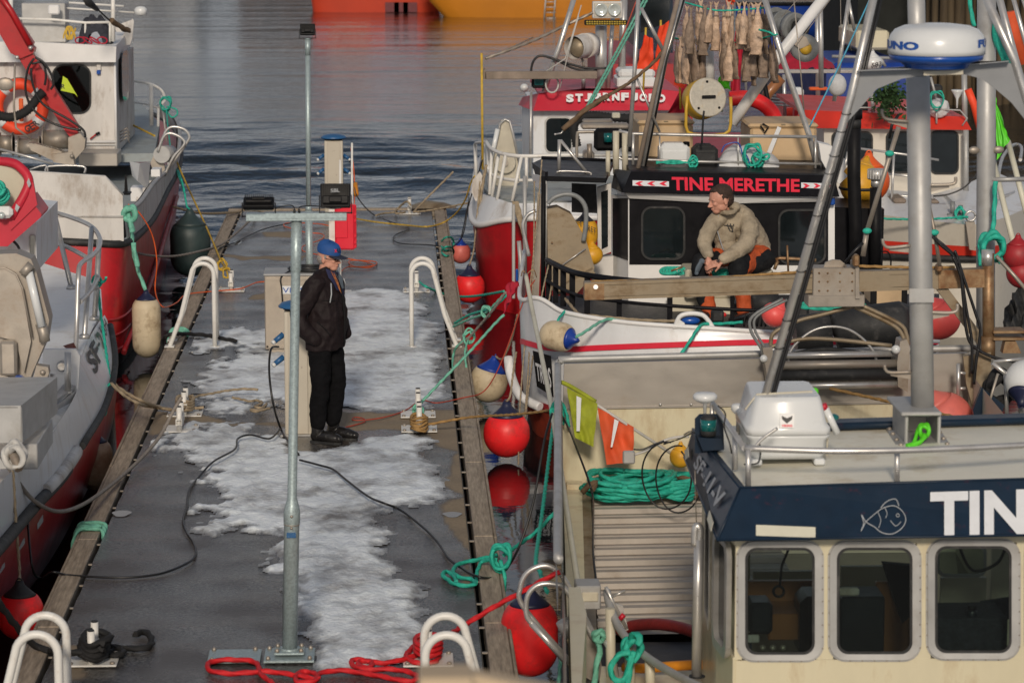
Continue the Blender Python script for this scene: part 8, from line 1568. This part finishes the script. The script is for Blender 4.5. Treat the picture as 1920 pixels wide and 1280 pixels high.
 m=MB();rope_mb(Ws([(910,110,Y-.5),(960,92,Y-.4),(1010,72,Y-.2),(1060,48,Y),(1112,24,Y)]),.018,True,m);rope_mb(Ws([(910,112,Y-.5),(1000,70,Y-.2)]),.008,False,m);T.add('chain',m,'dull_steel')
 m=MB();ptube(m,[(903,100),(905,318)],Y-.7,4.5);single('yellow_pole',m,'rope_yellow','thin yellow pole standing at the left end of the boom','pole')
 for p in([(995,148),(998,120),(1012,105),(1040,112),(1080,130),(1120,132)],[(1030,108),(1060,118),(1100,128),(1140,128)]):m=MB();ptube(m,p,Y-.2,4.5,smooth=4);T.add('hydraulic_hose',m,'cable_black')
 m=MB();m.tube([W(1035+12*math.cos(t),158+16*math.sin(t),Y-.35)for t in np.linspace(0,6.28,16)],.012,6);ptube(m,[(1090,10),(1060,110),(1008,145)],Y-.3,2);ptube(m,[(1085,30),(1068,90),(1050,165)],Y-.4,2);T.add('white_cord',m,'cable_white')
 m=MB();c=crom(Ws([(1082,275),(1076,240),(1085,225),(1110,217),(1150,221),(1205,222)],Y-1.2),14);m.tube(c,[.05+.012*(i%2)for i in range(len(c))],9);T.add('spiral_sleeve',m,'rope_black')
 U=Thing('line_hauler','tall teardrop shaped steel line hauler plate at the white bow rail','line hauler',W(948,350,37));m=MB();panel(m,[(940,226),(947,223),(954,226),(960,250),(974,310),(976,340),(960,352),(935,352),(918,335),(917,310),(932,260)],37,.06);U.add('plate',m,'steel_cream');m=MB();m.tube(Ws([(932,262),(938,232),(947,224),(956,228),(962,252),(975,312)],36.97),.016,8);U.add('rim',m,'steel');m=MB();c=W(947,305,36.96);m.lathe([(.14,0),(.14,.02),(.13,.03)],28,Matrix.Translation(c)@Matrix.Rotation(math.pi/2,4,'X'));U.add('disc',m,'steel_cream');m=MB();m.lathe([(.04,0),(.04,.05)],14,Matrix.Translation(c+V((0,-.02,0)))@Matrix.Rotation(math.pi/2,4,'X'));U.add('hub',m,'dull_steel');m=MB();ptube(m,[(933,242),(926,275),(920,300)],36.9,9);U.add('roller',m,'plastic_white')
 m=MB();panel(m,[(886,338),(900,322),(906,332),(902,368),(892,378),(884,360)],36.4,.05);panel(m,[(895,352),(908,350),(906,362),(898,360)],36.35,.1);T.add('bow_bracket',m,'old_white')
 m=MB();pbox(m,1090,232,1180,243,34.5,.2,.02);pbox(m,1093,225,1150,232,34.8,.2,.02);ptube(m,[(1082,330),(1082,256),(1090,248),(1130,248)],34,6,smooth=3);pbox(m,1095,285,1115,320,34.6,.3,.02);ptube(m,[(1105,270),(1106,300)],34.2,10);pbox(m,1060,318,1100,330,34,.3,.02);T.add('deck_machinery',m,'dull_steel');m=MB();pbox(m,1114,241,1166,284,33,.12,.04);nb=T.add('lamp_shield',m,'black');m=MB();c=W(1140,266,32.95);m.lathe([(.05,0),(.05,.10)],18,Matrix.Translation(c));T.add('nav_lens',m,'green_glass',nb);m=MB();pbox(m,1148,212,1163,222,34.5,.1,.01);T.add('cream_cap',m,'sticker_cream')
 m=MB();rope_mb(Ws([(897,430,36),(900,380,36),(905,345,36),(912,310,36.2)]),.018,True,m);single('hanging_line',m,'rope_beige','beige line running up the red bow to the white rail','rope')
 m=MB();
 for k in range(5):rope_mb(Ws([(962+k*2,378,34.8),(968+k*2,400,34.7),(978+k,430,34.6),(985,455-k*4,34.6)]),.014,True,m)
 single('rope_coil',m,'rope_beige','beige rope hanks hung on the rail beside the black awning','rope')
 m=MB();pbox(m,960,384,966,560,34.6,.06);pbox(m,972,470,984,540,33,.05);ptube(m,[(984,330),(984,520)],34,8);ptube(m,[(973,452),(977,500),(982,545)],32,8);T.add('rail_upright',m,'alu');m=MB();pbox(m,967,505,972,528,32,.05,.01);T.add('blue_handle',m,'plastic_blue')
 m=cloth(Ws([(955,530,28.2),(972,528,28.1),(960,560,28),(940,590,28)]),amp=.03,seed=2);single('red_strap',m,'cloth_red','torn dark red cloth strap hanging from the white bow corner','cloth')
 for k in range(4):rope(['rod_line','rod_line','rod_line','rod_line'][k],Ws([[(1016,300,29),(1006,420,28.5),(988,600,27.5),(975,760,26.8),(972,870,26)],[(1002,340,29),(1000,500,28),(990,700,27),(982,800,26.5)],[(1033,480,28),(1015,560,27.5),(995,700,27),(985,780,26.5)],[(1040,490,28),(1030,560,27.6),(1010,640,27.2)]][k]),.007,'rope_beige',['longest','second','third','short'][k]+' thin beige line hanging between the white bow and the red hull','rope',True,'thin beige lines by the white bow')
M('steel_cream',(.58,.54,.44),.35,.6,.1,5,dirt=(.35,.28,.2),damt=.35)
boat_c()
# marker flags, clutter behind the fish
def back_clutter():
 FGp='marker flags on poles behind the roof tubs'
 for i,(q,mt,lb)in enumerate((([(1208,66),(1224,72),(1226,130),(1194,130)],'flag_neon','large orange marker flag left of the wooden pole'),([(1236,52),(1254,38),(1248,120),(1226,132)],'flag_neon','orange marker flag partly hidden behind the wooden pole'),([(1270,128),(1290,122),(1282,166),(1264,160)],'flag_neon','small orange flag below the dried fish'),([(1352,132),(1360,130),(1370,168),(1342,165)],'hi_green','bright green marker flag right of the drum lamp'),([(1360,-5),(1378,-5),(1376,8),(1362,12)],'flag_neon','orange flag tip at the top edge above the fish'))):
  m=cloth(Ws([(*a,32.2+.05*j)for j,a in enumerate(q)]),amp=.02,seed=i);U=Thing('marker_flag',lb,'flag',W(*q[3],32.2),FGp);U.add('cloth',m,mt);m=MB();ptube(m,[(q[0][0]+3,q[0][1]-14),(q[3][0]+12,q[3][1]+45)],32.4,4);U.add('pole',m,'rope_yellow' if i<3 else 'sticker_cream')
 m=cloth(Ws([(1300,128,33),(1330,150,33),(1290,225,33),(1245,222,33)]),amp=.08,seed=3);single('red_tarp',m,'cloth_red','dark red tarpaulin fold left of the drum lamp','tarpaulin')
 m=cloth(Ws([(1382,30,34),(1396,30,34),(1388,175,34),(1368,170,34)]),amp=.05,seed=6);single('red_tarp',m,'cloth_red','dark red cloth hanging behind the dried fish','tarpaulin')
 rows=[]
 for v in np.linspace(0,1,8):rows.append([W(1455+110*u,130-(38*math.sin(math.pi*min(1,u*.9+.08))*math.sin(math.pi*v/1.2)),38+1.2*v)+V((0,0,.06*noise.noise(V((u*9,v*6,1)))))for u in np.linspace(0,1,20)])
 m=MB();m.loft(rows);single('red_tarp',m,'cloth_red','bright red tarpaulin heaped right of the dried fish','tarpaulin')
 m=MB();pbox(m,1452,130,1610,138,38,.2);pbox(m,1450,132,1600,136,37.5,.1);single('alu_shelf',m,'alu','aluminium shelf under the red tarpaulin','shelf')
 U=Thing('net_drum','grey net drum with black motor right of the dried fish','net drum',W(1470,70,35));m=MB();a,b=W(1452,40,35),W(1492,52,34.6);m.tube([a,a*.95+b*.05],.17,20);m.tube([a,b],.12,18);m.tube([a*.6+b*.4,a*.55+b*.45],.17,20);m.tube([a*.2+b*.8,b],.17,20);U.add('drum',m,'hose_grey');m=MB();m.tube([b,W(1510,54,34.5)],.085,16);U.add('motor',m,'rubber');m=MB();pbox(m,1462,66,1500,80,34.8,.2,.02);U.add('bracket',m,'dull_steel')
 U=Thing('power_block','grey power block with yellow hub hanging from the white boom','power block',W(1507,92,34));m=MB();c=W(1508,90,34);R90=Matrix.Translation(c)@Matrix.Rotation(math.pi/2,4,'X');m.lathe([(.12,-.1),(.16,-.1),(.16,-.02),(.12,0),(.16,.02),(.16,.1),(.10,.11)],28,R90);U.add('wheel',m,'hose_grey');m=MB();m.lathe([(.07,.11),(.07,.13),(.02,.14)],20,R90);U.add('hub',m,'yellow_paint');m=MB();panel(m,[(1484,80),(1500,66),(1512,70),(1518,84),(1500,92)],33.85,.04);U.add('side_plate',m,'dull_steel')
 m=MB();m.tube(crom(Ws([(1368,186),(1400,184),(1430,195),(1450,215),(1456,240)],33),5),.085,16);lb_=single('red_pipe_bend',m,'buoy_red','thick orange red curved float boom behind the white boom','float');
 m=MB();ptube(m,[(1465,146),(1440,175),(1428,200)],33.5,20,n=16);single('brown_pipe',m,'brown_wood','worn brown exhaust pipe right of the white boom','pipe');m=MB();ptube(m,[(1432,150),(1440,190),(1452,228)],33.2,9);single('black_pipe',m,'black','slim black pole with white collar behind the white boom','pole')
 U=Thing('fishing_boat','red painted boat crowded with gear, behind the beige tubs','boat',W(1530,300,41));m=MB();panel(m,[(1470,205),(1500,198),(1600,212),(1600,330),(1460,330)],41,2);U.add('wheelhouse',m,'red_roof');m=MB();panel(m,[(1480,240),(1580,246),(1580,300),(1480,296)],40.97,.04);U.add('window',m,'pane_dark');m=MB();m.prism([V((W(1200,300,40).x,39.5,ZW-.3)),V((W(1620,300,40).x,39.5,ZW-.3)),V((W(1620,300,46).x,48,ZW-.3)),V((W(1200,300,46).x,48,ZW-.3))],(0,0,1.3));U.add('hull',m,'red_old');m=MB()
 for k in range(4):ptube(m,[(1440,178+k*6),(1510,186+k*5)],40,4)
 ptube(m,[(1395,60),(1400,200)],40,5);ptube(m,[(1470,140),(1472,230)],40.5,7);ptube(m,[(1532,0),(1534,200)],41,9);U.add('rail',m,'steel');m=MB();pbox(m,1490,200,1512,232,40.5,.3,.06);U.add('red_canister',m,'red_bright');m=MB();pbox(m,1528,190,1562,214,40.5,.3,.02);pbox(m,1420,140,1470,190,41.5,.8,.05);U.add('black_box',m,'net_dark');m=MB();pbox(m,1518,164,1552,170,40.4,.1,.01);U.add('orange_handle',m,'cable_orange');m=MB();pbox(m,1485,165,1508,232,41.2,.2,.04);U.add('white_drum',m,'plastic_white')
 U=Thing('workboat','dark navy wheelhouse with large glass behind the twin headlamp','boat',W(1230,80,60));m=MB();panel(m,[(1196,-60),(1262,-60),(1262,100),(1196,92)],60,3);U.add('wheelhouse',m,'navy');m=MB();panel(m,[(1200,-20),(1258,-20),(1254,40),(1202,60)],59.96,.05);U.add('glass',m,'pane_dark');m=MB();m.prism([V((W(1150,100,60).x,60,ZW-.3)),V((W(1300,100,60).x,60,ZW-.3)),V((W(1300,100,60).x,68,ZW-.3)),V((W(1150,100,60).x,68,ZW-.3))],(0,0,1.6));U.add('hull',m,'red_old')
 U=Thing('fishing_boat','blue hulled boat with brown upper strake in the background at the top right','boat',W(1560,75,84));y=84;rows=[]
 for px,yy in(((1380,1697),-12),((1380,1698),8),((1380,1690),30),((1385,1665),52),((1390,1630),66),((1400,1590),76),((1400,1580),90)):
  r=[W(px[0],yy,y+7)];
  for t in np.linspace(0,1,10):r.append(W(px[0]+(px[1]-px[0])*t,yy,y+3.5*t**3))
  r.append(W(px[0],yy,y+7));rows.append(r)
 m=MB();m.loft(rows[1:]);h=U.add('hull',m,'blue_hull');m=MB();m.loft([[p+V((0,0,1.5))for p in rows[0]],rows[0],[p+V((0,-.02,.12))for p in rows[1]]]);U.add('upper_strake',m,'brown_hull',h);m=MB();m.tube(rows[1][1:-1],.06,6);U.add('strake_line',m,'black',h)
 m=MB();pbox(m,1385,-60,1500,-10,86,4);U.add('cabin',m,'brown_hull')
 U=Thing('workboat','cream workboat cabin seen left of the radar dome','boat',W(1650,100,62));m=MB();pbox(m,1605,58,1668,94,62,2.5,.05);U.add('cabin',m,'cream');m=MB();pbox(m,1560,118,1705,135,60,4,.1);U.add('hull',m,'blue_hull');m=MB();ptube(m,[(1560,106),(1690,110)],60,6);ptube(m,[(1650,108),(1660,125)],60,6);U.add('rail',m,'alu');m=MB();m.prism([V((W(1550,100,60).x,60,ZW-.2)),V((W(1705,100,60).x,60,ZW-.2)),V((W(1705,100,60).x,65,ZW-.2)),V((W(1550,100,60).x,65,ZW-.2))],(0,0,1.3));U.add('lower_hull',m,'tarp_blue')
 fender_root('fender','white bag like float with black number left of the radar dome','fender',W(1636,118,38),.13,.22,'plastic_white','plastic_white',FG);m=MB();text_mb('583',[W(1634,119,37.8),W(1653,115,37.8),W(1653,124,37.8),W(1634,127,37.8)],.02,.002,m);single('float_marking',m,'letter_black','black number painted on the white float left of the radar dome','lettering')
 c=W(1570,160,31);m=MB();m.sphere(c,.10,1,1,1.2);single('plastic_bag',m,'bag_white','white and blue plastic bag left of the arch foot','bag')
 rnd=random.Random(8);PG='wooden pilings of the far quay';base=None
 for k in range(15):
  x=1722+k*15+rnd.uniform(-3,3);p=G(x,196+rnd.uniform(-3,3),ZW);r=rnd.uniform(.07,.12)
  if base is None:m=MB();m.lathe([(.1,-.8),(.105,.5),(.1,2.5),(.095,5.5)],12);base=mesh_obj('quay_piling',m,'piling');o=base
  else:o=base.copy();COL.objects.link(o)
  o.location=p;o.scale=(r/.1,r/.1,1);o.rotation_euler=(rnd.uniform(-.02,.02),rnd.uniform(-.02,.02),rnd.uniform(0,6));tag(o,ORD[k]+' brown wooden piling from the left in the far quay at the top right','piling',PG)
 m=MB();a=G(1700,190,ZW);m.box((a.x+9,a.y+4,1.2),(20,6,4.4));struct('quay',m,'quay_dark')
 U=Thing('potted_greenery','dark green leafy bundle on the red roof left of the mast','plant',W(1665,200,34.5));rnd=random.Random(2);m=MB()
 for k in range(420):
  c=W(rnd.gauss(1668,15),rnd.gauss(185,16),34.5+rnd.uniform(-.2,.2));d=V((rnd.uniform(-1,1),rnd.uniform(-1,1),rnd.uniform(-1,.6))).normalized()*rnd.uniform(.05,.12);e=d.cross(V((rnd.random(),rnd.random(),rnd.random()))).normalized()*.02;m.add([c,c+d*.5+e,c+d,c+d*.5-e],[(0,1,2,3)])
 U.add('foliage',m,'plant_green')
M('quay_dark',(.012,.014,.012),.9,0,.4,2)
back_clutter()
def boat_d():
 T=Thing('fishing_boat','white boat with red roof visor and red hull stripe, right of the roof mast','boat',W(1750,450,34));Y=35.0
 m=MB();panel(m,[(1545,236),(1808,240),(1806,372),(1545,372)],Y,2.2);wh=T.add('wheelhouse',m,'white_d')
 for x0,y0,x1,y1 in((1562,250,1634,306),(1664,250,1716,322),(1747,248,1795,324)):window(T,x0,y0,x1,y1,Y,3,9,'rubber','pane_dark',.02,parent=wh)
 m=MB();tl,tr,br,bl=W(1500,206,Y+.05),W(1808,219,Y+.05),W(1822,244,Y-.15),W(1490,240,Y-.15);m.prism([tl,tr,br,bl],(0,.05,0));m.prism([tl,tr,tr+V((0,2.2,.02)),tl+V((0,2.2,.02))],(0,0,-.04));m.prism([tr,br,br+V((0,2.4,.0)),tr+V((0,2.2,0))],(-.04,0,0));T.add('roof_visor',m,'red_roof')
 m=MB();ptube(m,[(1811,244),(1811,366)],Y-.2,11);ptube(m,[(1811,364),(1811,369)],Y-.2,20,n=4);T.add('corner_post',m,'alu')
 top=Ws([(1560,395,34),(1652,403,33.3),(1740,413,32.9),(1824,421,32.7),(1870,412,33),(1914,395,33.8),(1960,370,35)]);r1=Ws([(1560,446,34),(1652,451,33.4),(1740,457,33),(1824,462,32.85),(1870,460,33.1),(1914,455,33.9),(1960,440,35)]);r2=Ws([(1560,474,34),(1652,477,33.4),(1740,480,33.05),(1824,482,32.9),(1870,480,33.15),(1914,474,33.95),(1960,462,35)]);bt=[V((p.x-.02,p.y+.25,ZW-.3))for p in r2]
 t_,a_,c_,b_=[crom(q,5)for q in(top,r1,r2,bt)];m=MB();m.loft([t_,a_]);m.loft([c_,[a*.5+b*.5 for a,b in zip(c_,b_)],b_]);h=T.add('hull',m,'white_d');m=MB();m.loft([[p+V((0,-.004,0))for p in a_],[p+V((0,-.004,0))for p in c_]]);T.add('red_stripe',m,'red_roof',h);m=MB();m.tube([p+V((0,-.02,-.02))for p in c_],.04,8);T.add('rubbing_strake',m,'rubber',h)
 z=W(1740,405,33).z;fd=[V((p.x,p.y+.03,p.z-.01))for p in t_];bk=[V((W(1960,330,40).x,40,W(1960,330,40).z)),W(1830,345,37),W(1800,360,35.2),W(1560,366,35.2)];m=MB();m.add(fd+bk,[tuple(range(len(fd)+4))]);T.add('foredeck',m,'hull_white')
 m=MB();m.loft([fd,[p*.5+V((p.x-.1,p.y+.9,p.z+.12))*.5 for p in fd],[V((p.x-.3*(p.x>W(1824,400,33).x),p.y+1.6,p.z+.16))for p in fd]]);T.add('deck_camber',m,'hull_white')
 m=MB()
 for x,y0,y1 in((1786,378,402),(1801,385,405)):ptube(m,[(x,y0),(x,y1)],33.2,9,n=12)
 ptube(m,[(1776,403),(1806,406)],33.15,7);T.add('bollard',m,'hose_grey');m=MB();m.tube([W(1820+9*math.cos(t),405+9*math.sin(t),32.6)for t in np.linspace(0,6.28,20)],.014,8);T.add('mooring_ring',m,'steel');m=MB();panel(m,[(1811,416),(1828,416),(1830,470),(1818,468)],32.6,.05);T.add('stem_plate',m,'dull_steel')
 m=MB();rope_mb(Ws([(1652,410,32.9),(1700,411,32.8),(1760,410,32.6),(1790,408,32.6),(1815,407,32.5)]),.012,True,m);knot(m,W(1800,400,33),.014,.06,3,seed=4);single('mooring_line',m,'rope_teal','teal line across the white foredeck to the steel ring','rope')
 for p in([(1606,278),(1700,290),(1760,300)],[(1664,326),(1745,334)],[(1664,366),(1740,370)]):m=MB();ptube(m,p,34.2,4.5);T.add('hand_rail',m,'steel')
 for p in([(1676,288),(1671,402)],[(1744,366),(1775,418)],[(1590,285),(1580,330)]):m=MB();ptube(m,p,34,5);T.add('rail_post',m,'steel')
 m=MB();ptube(m,[(1872,330,34.5),(1880,295,36),(1900,272,38),(1915,276,38),(1913,300,37)],None,r=.022,smooth=4);ptube(m,[(1870,372,34.2),(1900,362,35),(1912,352,36)],None,r=.018);T.add('bow_rail',m,'steel')
 m=MB();pbox(m,1676,372,1700,382,33.8,.5,.02);pbox(m,1744,376,1762,384,33.8,.4,.02);T.add('hatch',m,'old_wood')
 m=MB();ptube(m,[(1750,368),(1780,364),(1810,350),(1832,325)],33.5,3,smooth=4);T.add('cable',m,'cable_black')
 m=MB();ptube(m,[(1612,208),(1614,202),(1800,207),(1804,236)],34.9,3,smooth=2);ptube(m,[(1756,205),(1756,232)],34.9,4);T.add('roof_rail',m,'alu');m=MB();ptube(m,[(1808,140),(1809,236)],35.2,11);ptube(m,[(1745,145),(1757,190)],35,5);ptube(m,[(1635,175),(1637,210)],35.1,8);T.add('roof_post',m,'alu')
 m=MB();c=W(1795,178,34.9);m.lathe([(.01,-.16),(.015,-.05),(.06,.03),(.075,.05),(.07,.06)],20,Matrix.Translation(c));T.add('gps_antenna',m,'plastic_white');m=MB();pbox(m,1742,160,1768,200,35.4,.2,.02);T.add('lamp_box',m,'rubber')
 m=MB();c=W(1760,203,35);m.sphere(c,.13,1,.7,.85,14);m=remesh(m,.015,1,.02,10);single('plastic_bag',m,'bag_white','grey plastic sack with teal twine on the red roof','bag');m=MB();knot(m,W(1757,188,34.8),.008,.09,3,seed=3);single('twine',m,'rope_teal','teal twine on the grey sack on the red roof','rope')
 m=MB();pbox(m,1596,190,1628,214,35.3,.4,.02);T.add('equipment_box',m,'black')
 m=MB();panel(m,[(1750,300),(1760,300),(1762,320),(1748,320)],34.985,.003);single('fire_extinguisher',m,'knob_red','red fire extinguisher seen in the right window of the red roofed boat','extinguisher')if 0 else None
 U,tp=fender_root('fender','large yellow buoy with black band beside the black exhaust pipe','fender',W(1612,344,30.6),.205,.46,'buoy_yellow','buoy_yellow',FG,axis=(.3,.4,.85));m=MB();m.tube([W(1612,352,30.6)+V((.207*math.cos(t),.207*math.sin(t),0))for t in np.linspace(0,6.28,30)],.018,6,squash=1);U.add('band',m,'rubber');fender_root('fender','orange buoy behind the yellow one near the black exhaust pipe','fender',W(1628,340,31.1),.23,.46,'buoy_orange','buoy_orange',FG)
M('white_d',(.66,.62,.54),.4,0,.05,3,dirt=(.4,.34,.26),damt=.25)
boat_d()
